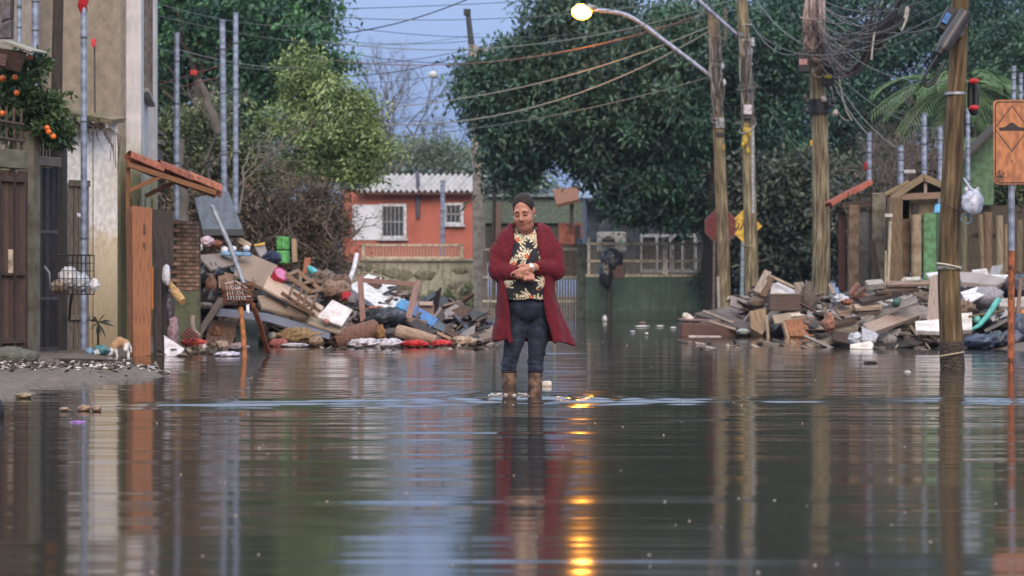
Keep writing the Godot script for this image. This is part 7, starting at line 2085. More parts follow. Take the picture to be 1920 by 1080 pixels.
func litter() -> void:
	# shells, chips and wet leaves on the mud bank
	var rg := RandomNumberGenerator.new()
	rg.seed = 60
	var pale := MB.new()
	var brown := MB.new()
	for i in 440:
		var y := clampf(704.0 + rg.randfn() * 5.0, 693.0, 722.0)
		var d := 3360.0 / (y - 550.0)
		var x := rg.randf_range(-30, 330 - absf(y - 700.0) * 7.0) - 40.0 * rg.randf() * rg.randf()
		var gx := (x - 960.0) / F * d
		var p := Vector3(gx, maxf(ground_h(gx, d) + 0.02, 0.012), -d)
		var bs := Basis.from_euler(Vector3(rg.randf_range(-0.5, 0.5), rg.randf() * TAU, rg.randf_range(-0.5, 0.5)))
		var mb := pale if rg.randf() < 0.27 else brown
		if rg.randf() < 0.6:
			mb.box(p, Vector3(rg.randf_range(0.01, 0.04), rg.randf_range(0.003, 0.008), rg.randf_range(0.006, 0.02)), bs, 0.002)
		else:
			mb.blob(p, Vector3(rg.randf_range(0.008, 0.026), rg.randf_range(0.004, 0.008), rg.randf_range(0.008, 0.02)), i, 0.4, 1.5, 8, 6, bs)
	setting("shell_chips", pale, M("paint", 206, 194, 184), "stuff")
	setting("wet_leaves", brown, M("oldwood", 84, 66, 58), "stuff")
	lp("wet_leaf_heap", "dark heap of wet leaves on the mud bank", "leaf heap", [200, 702, 22.2], [38, 7, 0.22], 84, 0.45, M("mud", 66, 50, 46), 2.4)
	lp("wet_leaf_heap", "smaller dark heap of wet leaves right of the plastic bottle", "leaf heap", [268, 710, 21.6], [22, 4, 0.16], 85, 0.45, M("mud", 74, 60, 54), 2.4)
	var t := base("plastic_bottle", "clear plastic bottle with a blue cap lying on the mud bank", "bottle", P(273, 698, 23.2))
	var pl := StandardMaterial3D.new()
	pl.resource_name = "clear_plastic"
	pl.albedo_color = Color(0.84, 0.88, 0.95, 0.35)
	pl.transparency = BaseMaterial3D.TRANSPARENCY_ALPHA
	pl.roughness = 0.12
	part("body", MB.new().tube(Q([259, 691, 23.2, 263, 692, 23.2, 270, 692, 23.2, 280, 693, 23.2, 289, 694, 23.2, 292, 694, 23.2]), [0.014, 0.032, 0.036, 0.034, 0.036, 0.028], 16), pl, t)
	part("cap", MB.new().tube(Q([250, 691, 23.2, 256, 691, 23.2]), [0.022, 0.022], 12), M("plastic", 50, 90, 200), t)
	part("label", MB.new().tube(Q([272, 692.5, 23.2, 280, 693, 23.2]), 0.0365, 16, false), M("paint", 214, 218, 226), t)
	pn("mud_plate", "broken grey plate standing up behind the plastic bottle", "plate", [287, 687, 23.4, 293, 678, 23.4, 302, 700, 22.9, 290, 702, 22.9], 0.02, M("stone", 138, 120, 108))
	pn("mud_plate", "flat broken slab at the tip of the mud bank", "slab", [283, 710, 21.4, 300, 706, 22.2, 318, 708, 21.8, 302, 716, 20.9], 0.03, M("stone", 134, 118, 110))
	bd("mud_stick", "dark board lying flat at the water's edge right of the bottle", "board", [300, 698, 23.6], [346, 704, 22.6], 0.14, 0.05, M("oldwood", 92, 78, 70), Vector3(0, 1, 0.2))
	lp("teal_bag", "teal rubbish bag beside the dog at the foot of the stained wall", "bag", [190, 657, 28.0], [16, 10, 0.1], 86, 0.25, M("bag", 84, 132, 138))
	pn("bag_label", "white paper stuck on the teal rubbish bag", "paper", [176, 658, 27.85, 184, 655, 27.85, 188, 664, 27.83, 177, 664, 27.83], 0.006, M("paint", 214, 220, 224))
	lp("blue_can", "small blue and white carton left of the teal rubbish bag", "carton", [167, 660, 27.9], [8, 8, 0.05], 87, 0.25, M("plastic", 120, 150, 176))
	lp("yellow_peel", "yellow wrapper on the ground left of the teal rubbish bag", "wrapper", [164, 667, 27.7], [5, 2, 0.03], 88, 0.3, M("plastic", 220, 160, 50))
	lp("green_weed", "tuft of green weed between the dog and the orange door", "weed", [238, 645, 28.6], [4, 7, 0.04], 89, 0.5, M("cloth", 70, 120, 60))
	# stones and bits in the shallows at the lower left
	var n := 0
	for e in [[120, 767, 9, 4, 180, 152, 132, "small tan stone just breaking the water, left one of three"], [158, 766, 13, 7, 176, 142, 122, "largest of three tan stones breaking the water at the lower left"], [181, 767, 9, 6, 170, 138, 118, "tan stone just right of the largest one at the lower left"], [44, 742, 15, 6, 168, 148, 120, "flat yellowish stone near the left edge of the mud bank"]]:
		var d: float = 3360.0 / (e[1] + 4.0 - 550.0)
		lp("shore_stone", e[7], "stone", [e[0], e[1], d], [e[2], e[3], 0.04], 90 + n, 0.2, M("stone", e[4], e[5], e[6]))
		n += 1
	lp("purple_wrapper", "bright purple wrapper floating below the three tan stones", "wrapper", [146, 792, 13.9], [15, 3, 0.03], 95, 0.25, M("plastic", 164, 96, 190))
	t = base("car_tyre", "edge of a dark tyre standing in the water at the left border", "tyre", P(-14, 800, 14.4))
	part("tread", MB.new().ring(P(-32, 772, 14.4), 0.09, 0.032, Basis(Vector3(1, 0, 0), PI / 2.0), 28, 10), M("plastic", 34, 32, 34), t)
	part("rim", MB.new().ring(P(-32, 772, 14.4), 0.05, 0.014, Basis(Vector3(1, 0, 0), PI / 2.0), 24, 8), M("metal", 150, 150, 156), t)
	thing("floating_bottle", MB.new().tube(Q([1012, 724, 19.2, 1020, 723, 19.2, 1030, 722, 19.2, 1034, 722, 19.2]), [0.025, 0.034, 0.034, 0.026], 12), M("plastic", 206, 186, 168), "pale bottle floating just behind the woman's boot", "bottle")
	n = 0
	for e in [[1134, 598, 5, 9, "small white bottle standing in the water below the brown crate"], [1157, 596, 11, 3, "white scrap floating right of the small standing bottle"], [1205, 612, 16, 3, "larger white scrap floating before the dark green wall"], [1237, 612, 10, 3, "white scrap floating right of the larger white scrap"], [1212, 626, 4, 4, "small round white float nearest below the white scraps"], [1262, 615, 7, 3, "pale scrap floating just left of the brown red wardrobe"], [1186, 622, 5, 3, "tiny white scrap left of the round white float"], [1204, 606, 8, 4, "dull brown scrap behind the larger white scrap"]]:
		var d: float = 3360.0 / (e[1] + e[3] * 0.6 - 550.0)
		lp("floating_scrap", e[4], "scrap", [e[0], e[1], d], [e[2] * 0.7, e[3] * 0.6, 0.07], 100 + n, 0.3, M("plastic", 226 if n != 7 else 130, 222 if n != 7 else 104, 226 if n != 7 else 88))
		n += 1
	rubble("shore_bits", 590, 930, func(_x: float) -> float: return 646.0, 658, 31.5, 34.5, 70, [[120, 96, 80], [160, 142, 130, "cloth"], [70, 58, 52]], 47, 0.32)
	rubble("shore_bits", 1280, 1900, func(_x: float) -> float: return 640.0, 656, 31.8, 36.0, 90, [[130, 108, 92], [176, 160, 150, "cloth"], [78, 66, 60]], 48, 0.32)
	lp("floating_leaf", "dark leaf clump floating before the right heap", "leaf clump", [1632, 681, 25.6], [10, 3, 0.06], 110, 0.4, M("cloth", 50, 44, 44))
	lp("floating_scrap", "white scrap floating right of the dark leaf clump", "scrap", [1701, 698, 22.7], [5, 3, 0.04], 111, 0.3, M("plastic", 228, 220, 216))
	# specks and bubbles on the water
	var dots := MB.new()
	for i in 110:
		var y := 640.0 + 440.0 * pow(rg.randf(), 1.7)
		var d := 3360.0 / (y - 550.0)
		var x := rg.randf_range(280, 1910)
		var r := rg.randf_range(0.002, 0.0042) * (0.5 + d * 0.04)
		dots.blob(Vector3((x - 960.0) / F * d, 0.001, -d), Vector3(r * 1.3, r * 0.8, r * 1.3), i, 0.2, 1.0, 10, 6)
	var bm := StandardMaterial3D.new()
	bm.resource_name = "wet_speck"
	bm.albedo_color = c8(176, 160, 146)
	bm.roughness = 0.12
	setting("floating_specks", dots, bm, "stuff")

# ---------------------------------------------------------------- the woman in the water and the dog
func floral() -> ImageTexture:
	var n := 512
	var im := Image.create(n, n, false, Image.FORMAT_RGB8)
	im.fill(c8(30, 30, 38))
	var r := RandomNumberGenerator.new()
	r.seed = 19
	var dab := func(cx: float, cy: float, an: float, rx: float, ry: float, c: Color) -> void:
		var m := int(maxf(rx, ry)) + 1
		for y in range(-m, m + 1):
			for x in range(-m, m + 1):
				var u := (x * cos(an) + y * sin(an)) / rx
				var w := (-x * sin(an) + y * cos(an)) / ry
				if u * u + w * w < 1.0:
					im.set_pixel(posmod(int(cx) + x, n), posmod(int(cy) + y, n), c * (0.86 + 0.14 * (1.0 - absf(w))))
	for i in 13:
		var cx := (i % 4) * 128.0 + r.randf_range(10, 118)
		var cy := floorf(i / 4.0) * 150.0 + r.randf_range(0, 110)
		var a0 := r.randf() * TAU
		for k in 9:
			var an := a0 + (k - 4) * 0.42
			var l := r.randf_range(44, 74)
			for s in 4:
				var q := Vector2(cx, cy) + Vector2(cos(an), sin(an)) * l * (0.3 + s * 0.27)
				dab.call(q.x, q.y, an + r.randf_range(-0.9, 0.9), l * 0.22, l * 0.11, [c8(214, 196, 166), c8(186, 168, 138), c8(230, 216, 190)][(k + s) % 3])
		for k in 5:
			dab.call(cx + 12 * cos(k * 1.257 + a0), cy + 12 * sin(k * 1.257 + a0), k * 1.257 + a0, 12, 6, c8(190, 66, 34))
		dab.call(cx, cy, 0.0, 7, 7, c8(220, 150, 60))
	for i in 16:
		dab.call(r.randf() * n, r.randf() * n, r.randf() * 3.0, 13, 6, c8(120, 112, 90) if i % 2 else c8(176, 70, 40))
	return ImageTexture.create_from_image(im)

func skin_mat(r: float, g: float, b: float) -> StandardMaterial3D:
	return M("skin", r, g, b)

func table(rows: Array, y: float) -> Array:
	# rows of [y, values...] with y falling
	if y >= rows[0][0]:
		return rows[0]
	for i in range(1, rows.size()):
		if y >= rows[i][0]:
			var u: float = (y - rows[i][0]) / (rows[i - 1][0] - rows[i][0])
			var out := [y]
			for k in range(1, rows[i].size()):
				out.append(lerpf(rows[i][k], rows[i - 1][k], u))
			return out
	return rows[rows.size() - 1]

func woman() -> void:
	var t := base("person", "woman in a long dark red cardigan wading through the flood, hands clasped", "person", G(983, 17.2, -0.215))
	var lens := Basis.from_euler(Vector3(0.33, -0.22, 0.06))
	var hx := Transform3D(lens * Basis.from_scale(Vector3(0.93, 0.98, 0.96)), Vector3(-0.006, 1.465, 0.1))
	# --- the body, one surface
	var mb := MB.new()
	var f := Field.new(Vector3(-0.1, -0.15, -0.13), Vector3(0.1, 0.14, 0.13), 0.0042)
	f.ell(Vector3(0, 0.026, -0.018), Vector3(0.073, 0.087, 0.092), 0.02)
	f.ell(Vector3(0, -0.045, 0.02), Vector3(0.067, 0.07, 0.068), 0.03)
	f.ell(Vector3(0, -0.098, 0.05), Vector3(0.03, 0.022, 0.024), 0.03)
	f.ell(Vector3(0, -0.098, 0.015), Vector3(0.056, 0.034, 0.044), 0.03)
	for s in [-1.0, 1.0]:
		f.ell(Vector3(0.037 * s, -0.042, 0.056), Vector3(0.026, 0.026, 0.024), 0.02)
		f.ell(Vector3(0.074 * s, -0.006, -0.012), Vector3(0.01, 0.03, 0.019), 0.006)
	f.cap(Vector3(-0.036, 0.016, 0.069), Vector3(0.036, 0.016, 0.069), 0.0135, 0.0135, 0.02)
	for s in [-1.0, 1.0]:
		f.ell(Vector3(0.03 * s, -0.003, 0.091), Vector3(0.0175, 0.013, 0.016), 0.012, 1)
		f.ell(Vector3(0.03 * s, -0.004, 0.069), Vector3(0.0135, 0.011, 0.0125), 0.004)
	f.cap(Vector3(0, 0.004, 0.081), Vector3(0, -0.032, 0.099), 0.008, 0.0125, 0.012)
	for s in [-1.0, 1.0]:
		f.ell(Vector3(0.0125 * s, -0.036, 0.089), Vector3(0.009, 0.008, 0.01), 0.008)
	f.cap(Vector3(-0.022, -0.064, 0.087), Vector3(0.022, -0.064, 0.087), 0.0035, 0.0035, 0.006, 1)
	for s in [-1.0, 1.0]:
		f.cap(Vector3(0.024 * s, -0.034, 0.09), Vector3(0.031 * s, -0.056, 0.082), 0.0018, 0.0018, 0.008, 1)
	f.nets(mb, hx)
	f = Field.new(Vector3(-0.3, 0.0, -0.2), Vector3(0.34, 1.46, 0.3), 0.016)
	f.cap(Vector3(0.008, 1.27, -0.02), Vector3(0.0, 1.42, 0.065), 0.07, 0.056, 0.03)
	f.ell(Vector3(0.01, 1.19, 0.0), Vector3(0.15, 0.12, 0.095), 0.03)
	f.ell(Vector3(0.01, 1.0, 0.02), Vector3(0.15, 0.2, 0.12), 0.05)
	f.ell(Vector3(0.03, 0.82, 0.0), Vector3(0.15, 0.12, 0.11), 0.05)
	for e in [[-0.03, 0.78, -0.102, 0.42, -0.1, 0.06], [0.105, 0.78, 0.075, 0.42, 0.068, 0.06]]:
		f.cap(Vector3(e[0], e[1], 0), Vector3(e[2], e[3], 0.02), 0.065, 0.045, 0.03)
		f.cap(Vector3(e[2], e[3], 0.02), Vector3(e[4], e[5], 0), 0.045, 0.035, 0.02)
		f.cap(Vector3(e[4], e[5] - 0.02, 0), Vector3(e[4], 0.03, 0.1), 0.035, 0.03, 0.02)
	f.cap(Vector3(-0.11, 1.24, 0), Vector3(-0.155, 1.06, 0.05), 0.045, 0.042, 0.03)
	f.cap(Vector3(-0.165, 1.06, 0.05), Vector3(-0.03, 1.04, 0.2), 0.042, 0.03, 0.02)
	f.cap(Vector3(0.135, 1.26, 0), Vector3(0.19, 1.075, 0.04), 0.045, 0.042, 0.03)
	f.cap(Vector3(0.2, 1.075, 0.04), Vector3(0.06, 1.088, 0.21), 0.042, 0.03, 0.02)
	f.nets(mb)
	f = Field.new(Vector3(-0.11, 0.97, 0.16), Vector3(0.11, 1.13, 0.31), 0.0036)
	# her left hand, laid over the other wrist
	f.cap(Vector3(0.08, 1.09, 0.2), Vector3(0.04, 1.085, 0.236), 0.029, 0.026, 0.01)
	f.cap(Vector3(0.04, 1.085, 0.236), Vector3(-0.018, 1.066, 0.256), 0.026, 0.026, 0.012)
	for e in [[-0.022, 1.078, 0.268, -0.052, 1.062, 0.274, -0.082, 1.048, 0.268], [-0.026, 1.064, 0.268, -0.054, 1.044, 0.272, -0.062, 1.026, 0.262], [-0.02, 1.052, 0.266, -0.042, 1.03, 0.27, -0.046, 1.014, 0.258], [-0.008, 1.046, 0.262, -0.024, 1.026, 0.266, -0.026, 1.013, 0.254]]:
		f.cap(Vector3(e[0], e[1], e[2]), Vector3(e[3], e[4], e[5]), 0.0098, 0.009, 0.006)
		f.cap(Vector3(e[3], e[4], e[5]), Vector3(e[6], e[7], e[8]), 0.009, 0.0072, 0.004)
	f.cap(Vector3(0.02, 1.095, 0.252), Vector3(-0.012, 1.104, 0.262), 0.012, 0.0105, 0.008)
	f.cap(Vector3(-0.012, 1.104, 0.262), Vector3(-0.04, 1.094, 0.266), 0.0105, 0.008, 0.004)
	# her right hand, a loose fist beneath it
	f.cap(Vector3(-0.07, 1.045, 0.19), Vector3(-0.01, 1.035, 0.225), 0.028, 0.026, 0.01)
	f.ell(Vector3(0.022, 1.026, 0.238), Vector3(0.044, 0.032, 0.026), 0.012)
	for k in 4:
		var x := 0.056 - k * 0.0185
		f.cap(Vector3(x, 1.036 - 0.003 * k, 0.256), Vector3(x + 0.003, 1.012 - 0.002 * absf(k - 1.5), 0.27), 0.0098, 0.0095, 0.005)
		f.cap(Vector3(x + 0.003, 1.012 - 0.002 * absf(k - 1.5), 0.27), Vector3(x, 0.999, 0.252), 0.0095, 0.008, 0.004)
	f.cap(Vector3(-0.012, 1.048, 0.25), Vector3(0.024, 1.05, 0.268), 0.011, 0.009, 0.006)
	f.nets(mb)
	part("body", mb, skin_mat(184, 134, 116), t, "", true)
	# --- face details
	var dark := M("cloth", 46, 34, 32)
	var hd := func(called: String, pts: Array, r, m: Material) -> void:
		var w := []
		for p in pts:
			w.append(hx * (p as Vector3))
		part(called, MB.new().tube(w, r, 7), m, t, "", true)
	for s in [-1.0, 1.0]:
		hd.call("eyebrow", [Vector3(0.012 * s, 0.016, 0.084), Vector3(0.028 * s, 0.021, 0.0832), Vector3(0.046 * s, 0.015, 0.074)], [0.0026, 0.0042, 0.002], dark)
		hd.call("eyelashes", [Vector3(0.018 * s, -0.0095, 0.0805), Vector3(0.03 * s, -0.0085, 0.083), Vector3(0.043 * s, -0.0115, 0.0775)], [0.0018, 0.0036, 0.0018], M("cloth", 40, 28, 26))
		hd.call("eyelid_crease", [Vector3(0.018 * s, 0.002, 0.0785), Vector3(0.03 * s, 0.005, 0.0795), Vector3(0.043 * s, 0.0, 0.074)], [0.001, 0.0016, 0.001], M("skin", 150, 96, 84))
	hd.call("upper_lip", [Vector3(-0.023, -0.0685, 0.083), Vector3(-0.008, -0.0605, 0.0925), Vector3(0.008, -0.0605, 0.0925), Vector3(0.023, -0.0685, 0.083)], [0.0015, 0.0042, 0.0042, 0.0015], M("skin", 150, 92, 84))
	hd.call("lower_lip", [Vector3(-0.021, -0.0675, 0.083), Vector3(0, -0.0715, 0.0925), Vector3(0.021, -0.0675, 0.083)], [0.0015, 0.0055, 0.0015], M("skin", 160, 102, 92))
	for s in [-1.0, 1.0]:
		part("earring", MB.new().blob(hx * Vector3(0.078 * s, -0.04, -0.008), Vector3.ONE * 0.005, 1, 0.0, 1.0, 10, 7), M("metal", 226, 220, 210), t, "", true)
	# --- hair, combed back into a knot
	mb = MB.new()
	f = Field.new(Vector3(-0.1, -0.09, -0.16), Vector3(0.1, 0.145, 0.1), 0.0042)
	f.ell(Vector3(0, 0.029, -0.021), Vector3(0.078, 0.092, 0.0975), 0.01)
	f.each(f.o, Vector3(0.12, 0.17, 0.12), func(p: Vector3) -> float: return 0.8 * p.z - 0.6 * p.y + 0.005 - 0.32 * absf(p.x), 0.008, 2)
	f.each(f.o, Vector3(0.12, 0.17, 0.12), func(p: Vector3) -> float: return -0.05 - p.y + 0.15 * p.z, 0.01, 2)
	f.ell(Vector3(0, 0.05, -0.118), Vector3(0.034, 0.034, 0.028), 0.012)
	f.nets(mb, hx)
	var hm := StandardMaterial3D.new()
	hm.resource_name = "hair"
	hm.albedo_texture = noise_tex("hairs", 51, 0.03, 4, [0.0, c8(18, 14, 13), 0.5, c8(38, 30, 28), 0.85, c8(74, 64, 60)])
	hm.uv1_triplanar = true
	hm.uv1_scale = Vector3(40, 3, 6)
	hm.roughness = 0.65
	hm.metallic_specular = 0.35
	hm.heightmap_enabled = true
	hm.heightmap_texture = tex["hairs"]
	hm.heightmap_scale = 0.3
	part("hair", mb, hm, t, "", true)
	# --- flowered blouse
	var torso := [[1.36, 0.012, 0.075, 0.06, 0.02], [1.31, 0.012, 0.135, 0.085, 0.01], [1.25, 0.012, 0.165, 0.115, 0.01], [1.17, 0.012, 0.172, 0.145, 0.02], [1.06, 0.01, 0.166, 0.15, 0.03], [0.98, 0.01, 0.17, 0.165, 0.035], [0.9, 0.014, 0.172, 0.162, 0.025], [0.84, 0.018, 0.176, 0.155, 0.02]]
	var ns := FastNoiseLite.new()
	ns.seed = 6
	ns.frequency = 7.0
	ns.fractal_octaves = 3
	mb = MB.new()
	f = Field.new(Vector3(-0.22, 0.84, -0.2), Vector3(0.25, 1.36, 0.26), 0.0085)
	f.each(f.o, Vector3(0.25, 1.36, 0.26), func(p: Vector3) -> float:
		var r := table(torso, p.y)
		var k := Vector2((p.x - r[1]) / r[2], (p.z - r[4]) / r[3]).length()
		var fold := 0.006 * ns.get_noise_3d(p.x * 1.6, p.y * 0.8, p.z)
		var d: float = (k - 1.0) * minf(r[2], r[3]) + fold
		var hem: float = 0.872 + 0.004 * sin(p.x * 40.0) - p.y
		# scooped neck
		var nk := p.distance_to(Vector3(0.0, 1.375, 0.1)) - 0.072
		return maxf(maxf(d, hem), -nk), 0.002)
	f.nets(mb)
	var bl := StandardMaterial3D.new()
	bl.resource_name = "flowered_cloth"
	bl.albedo_texture = floral()
	bl.uv1_triplanar = true
	bl.uv1_triplanar_sharpness = 10.0
	bl.uv1_scale = Vector3.ONE * 2.3
	bl.roughness = 0.85
	bl.rim_enabled = true
	bl.rim = 0.15
	part("blouse", mb, bl, t, "", true)
	# --- jeans and rubber boots
	var ng := FastNoiseLite.new()
	ng.seed = 16
	ng.frequency = 9.0
	ng.fractal_octaves = 3
	mb = MB.new()
	f = Field.new(Vector3(-0.2, 0.36, -0.19), Vector3(0.26, 0.96, 0.22), 0.0085)
	f.ell(Vector3(0.028, 0.84, 0.01), Vector3(0.16, 0.13, 0.138), 0.03)
	for e in [[-0.034, -0.066, -0.104, 0.0], [0.103, 0.09, 0.074, 0.0]]:
		f.cap(Vector3(e[0], 0.78, 0), Vector3(e[1], 0.6, 0.015), 0.088, 0.068, 0.006)
		f.cap(Vector3(e[1], 0.6, 0.015), Vector3(e[2], 0.43, 0.03), 0.066, 0.05, 0.006)
		f.cap(Vector3(e[2], 0.43, 0.03), Vector3(e[2], 0.385, 0.022), 0.05, 0.052, 0.006)
	for i in f.d.size():
		if absf(f.d[i]) < 0.03:
			var ix := i % f.nx
			var iy := (i / f.nx) % f.ny
			var iz := i / (f.nx * f.ny)
			var p := f.o + Vector3(ix, iy, iz) * f.h
			var low := smoothstep(0.62, 0.42, p.y)
			f.d[i] += ng.get_noise_3d(p.x, p.y * 2.6, p.z) * (0.004 + 0.008 * low) + 0.002 * low * sin(p.y * 190.0 + p.x * 20.0)
	f.each(f.o, Vector3(0.26, 0.96, 0.22), func(p: Vector3) -> float: return 0.39 - p.y, 0.004, 2)
	f.nets(mb)
	var jm := StandardMaterial3D.new()
	jm.resource_name = "denim"
	jm.albedo_texture = noise_tex("denim", 61, 0.012, 5, [0.1, c8(23, 28, 40), 0.5, c8(34, 41, 58), 0.85, c8(56, 66, 86)])
	jm.uv1_triplanar = true
	jm.uv1_scale = Vector3.ONE * 4.0
	jm.roughness = 0.9
	jm.heightmap_enabled = true
	jm.heightmap_texture = noise_tex("fine", 5, 0.06, 4, [0.2, gy(0.0), 0.8, gy(1.0)])
	jm.heightmap_scale = 0.4
	part("jeans", mb, jm, t, "", true)
	var bm := StandardMaterial3D.new()
	bm.resource_name = "muddy_rubber"
	bm.albedo_texture = noise_tex("muddy", 71, 0.014, 5, [0.15, c8(44, 34, 30), 0.45, c8(82, 62, 50), 0.65, c8(116, 90, 74), 0.9, c8(146, 118, 100)])
	bm.uv1_triplanar = true
	bm.uv1_scale = Vector3.ONE * 3.2
	bm.roughness = 0.45
	for e in [[-0.102, -0.1], [0.074, 0.07]]:
		mb = MB.new()
		f = Field.new(Vector3(e[0] - 0.09, 0.0, -0.1), Vector3(e[0] + 0.09, 0.44, 0.2), 0.0085)
		f.cap(Vector3(e[0], 0.42, 0.02), Vector3(e[1], 0.1, 0.0), 0.051, 0.046, 0.02)
		f.cap(Vector3(e[1], 0.05, 0.0), Vector3(e[1], 0.045, 0.11), 0.052, 0.044, 0.03)
		f.each(f.o, f.o + Vector3(0.2, 0.45, 0.3), func(p: Vector3) -> float: return p.y - 0.392 - 0.02 * (p.z - 0.02), 0.006, 2)
		f.nets(mb)
		var bt := part("rubber_boot", mb, bm, t, "", true)
		part("rim", MB.new().ring(Vector3(e[0], 0.389, 0.02), 0.049, 0.006, Basis.IDENTITY, 24, 6), M("cloth", 62, 46, 40), bt, "", true)
	# --- long open cardigan
	var coat := [[1.43, 0.006, 0.082, 0.066, -0.02, -0.072, 0.085], [1.39, 0.008, 0.098, 0.08, -0.02, -0.076, 0.088], [1.35, 0.012, 0.122, 0.1, -0.01, -0.078, 0.092], [1.28, 0.015, 0.166, 0.126, 0.0, -0.086, 0.1], [1.17, 0.014, 0.186, 0.158, 0.015, -0.108, 0.125], [1.06, 0.012, 0.182, 0.166, 0.02, -0.13, 0.138], [0.94, 0.01, 0.182, 0.178, 0.02, -0.136, 0.142], [0.86, 0.016, 0.19, 0.178, 0.015, -0.13, 0.148], [0.74, 0.034, 0.212, 0.18, 0.0, -0.11, 0.165], [0.58, 0.056, 0.262, 0.188, -0.01, -0.085, 0.205]]
	mb = MB.new()
	var hi := Vector3(0.38, 1.45, 0.29)
	f = Field.new(Vector3(-0.31, 0.55, -0.26), hi, 0.0105)
	f.each(f.o, hi, func(p: Vector3) -> float:
		var r := table(coat, p.y)
		var dx: float = p.x - r[1]
		var dz: float = p.z - r[4]
		var an := atan2(dz, dx)
		var low := smoothstep(1.0, 0.6, p.y)
		var wave := 1.0 + low * 0.05 * sin(an * 9.0 + p.y * 3.0) + 0.03 * ns.get_noise_3d(p.x * 1.5, p.y * 0.6, p.z * 1.5)
		var k := Vector2(dx / r[2], dz / r[3]).length() / wave
		var d: float = absf((k - 1.0) * minf(r[2], r[3])) - 0.013
		var wob := 0.008 * sin(p.y * 17.0)
		var open: float = minf(minf(p.x - r[5] - wob, r[6] + wob * 0.7 - p.x), p.z - 0.0)
		var hem: float = 0.592 - 0.012 * sin(p.x * 22.0) - p.y - 0.06 * p.x
		var top: float = p.y - (1.385 - 0.12 * p.z)
		return maxf(maxf(d, open), maxf(hem, top)), 0.002)
	# sleeves
	f.cap(Vector3(-0.1, 1.275, -0.005), Vector3(-0.15, 1.18, 0.01), 0.078, 0.082, 0.02)
	f.cap(Vector3(-0.15, 1.18, 0.01), Vector3(-0.168, 1.065, 0.05), 0.08, 0.074, 0.01)
	f.cap(Vector3(-0.168, 1.065, 0.05), Vector3(-0.055, 1.05, 0.185), 0.07, 0.046, 0.01)
	f.cap(Vector3(0.125, 1.295, -0.005), Vector3(0.178, 1.19, 0.005), 0.078, 0.082, 0.02)
	f.cap(Vector3(0.178, 1.19, 0.005), Vector3(0.204, 1.075, 0.04), 0.08, 0.074, 0.01)
	f.cap(Vector3(0.204, 1.075, 0.04), Vector3(0.078, 1.088, 0.192), 0.07, 0.046, 0.01)
	f.cap(Vector3(-0.06, 1.05, 0.178), Vector3(0.02, 1.035, 0.262), 0.034, 0.03, 0.004, 1)
	f.cap(Vector3(0.09, 1.09, 0.176), Vector3(0.02, 1.08, 0.262), 0.034, 0.03, 0.004, 1)
	for i in f.d.size():
		if absf(f.d[i]) < 0.03:
			var p := f.o + Vector3(i % f.nx, (i / f.nx) % f.ny, i / (f.nx * f.ny)) * f.h
			f.d[i] += 0.009 * ng.get_noise_3d(p.x * 0.9 + p.y * 0.5, p.y * 0.8 - absf(p.x) * 0.9, p.z * 0.9)
	# the band along both front edges and round the cuffs
	for s in 2:
		for k in 16:
			var ya := 1.34 - k * 0.0465
			var ra := table(coat, ya)
			var rb := table(coat, ya - 0.0465)
			var pa := Vector3(ra[5 + s] + 0.008 * sin(ya * 17.0) * (1.0 - 1.7 * s), ya, 0)
			var pe := Vector3(rb[5 + s] + 0.008 * sin((ya - 0.0465) * 17.0) * (1.0 - 1.7 * s), ya - 0.0465, 0)
			pa.z = ra[4] + ra[3] * sqrt(maxf(0.0, 1.0 - pow((pa.x - ra[1]) / ra[2], 2.0)))
			pe.z = rb[4] + rb[3] * sqrt(maxf(0.0, 1.0 - pow((pe.x - rb[1]) / rb[2], 2.0)))
			if absf(ya - 1.07) > 0.06:
				f.cap(pa, pe, 0.017, 0.017, 0.004)
	f.nets(mb)
	var cm := StandardMaterial3D.new()
	cm.resource_name = "knitted_wool"
	cm.albedo_texture = noise_tex("knit", 81, 0.05, 4, [0.1, c8(52, 3, 13), 0.45, c8(96, 8, 26), 0.7, c8(116, 16, 36), 0.95, c8(134, 36, 52)])
	cm.uv1_triplanar = true
	cm.uv1_scale = Vector3.ONE * 5.0
	cm.roughness = 0.95
	cm.rim_enabled = true
	cm.rim = 0.05
	cm.rim_tint = 0.8
	cm.heightmap_enabled = true
	cm.heightmap_texture = tex["knit"]
	cm.heightmap_scale = 1.0
	part("cardigan", mb, cm, t, "", true)
	# --- watch and ring
	var ax := (Vector3(0.0, 1.07, 0.25) - Vector3(0.075, 1.088, 0.19)).normalized()
	var bs := Basis(ax.cross(Vector3.UP).normalized(), ax, ax.cross(Vector3.UP).normalized().cross(ax))
	var w := part("watch", MB.new().ring(Vector3(0.043, 1.084, 0.232), 0.028, 0.006, bs, 24, 6), M("metal", 190, 196, 206), t, "", true)
	part("dial", MB.new().tube([Vector3(0.046, 1.097, 0.255), Vector3(0.047, 1.1, 0.26)], 0.014, 16), M("metal", 200, 210, 224), w, "", true)
	part("ring", MB.new().ring(Vector3(-0.034, 1.042, 0.27), 0.0095, 0.002, Basis(Vector3(0, 0, 1), 0.9), 14, 5), M("metal", 230, 210, 180), t, "", true)
	# splash round the moving boot
	var sp := MB.new()
	var rg := RandomNumberGenerator.new()
	rg.seed = 9
	for i in 70:
		var an := rg.randf() * TAU
		var r := 0.06 + 0.05 * rg.randf()
		sp.blob(t.position + Vector3(-0.1 + cos(an) * r * 1.3, 0.215 + rg.randf() * 0.028, 0.03 + sin(an) * r), Vector3(rg.randf_range(0.004, 0.014), rg.randf_range(0.003, 0.008), rg.randf_range(0.004, 0.01)), i, 0.3, 1.0, 8, 6)
	var wm := StandardMaterial3D.new()
	wm.resource_name = "splash_water"
	wm.albedo_color = c8(176, 170, 168)
	wm.roughness = 0.08
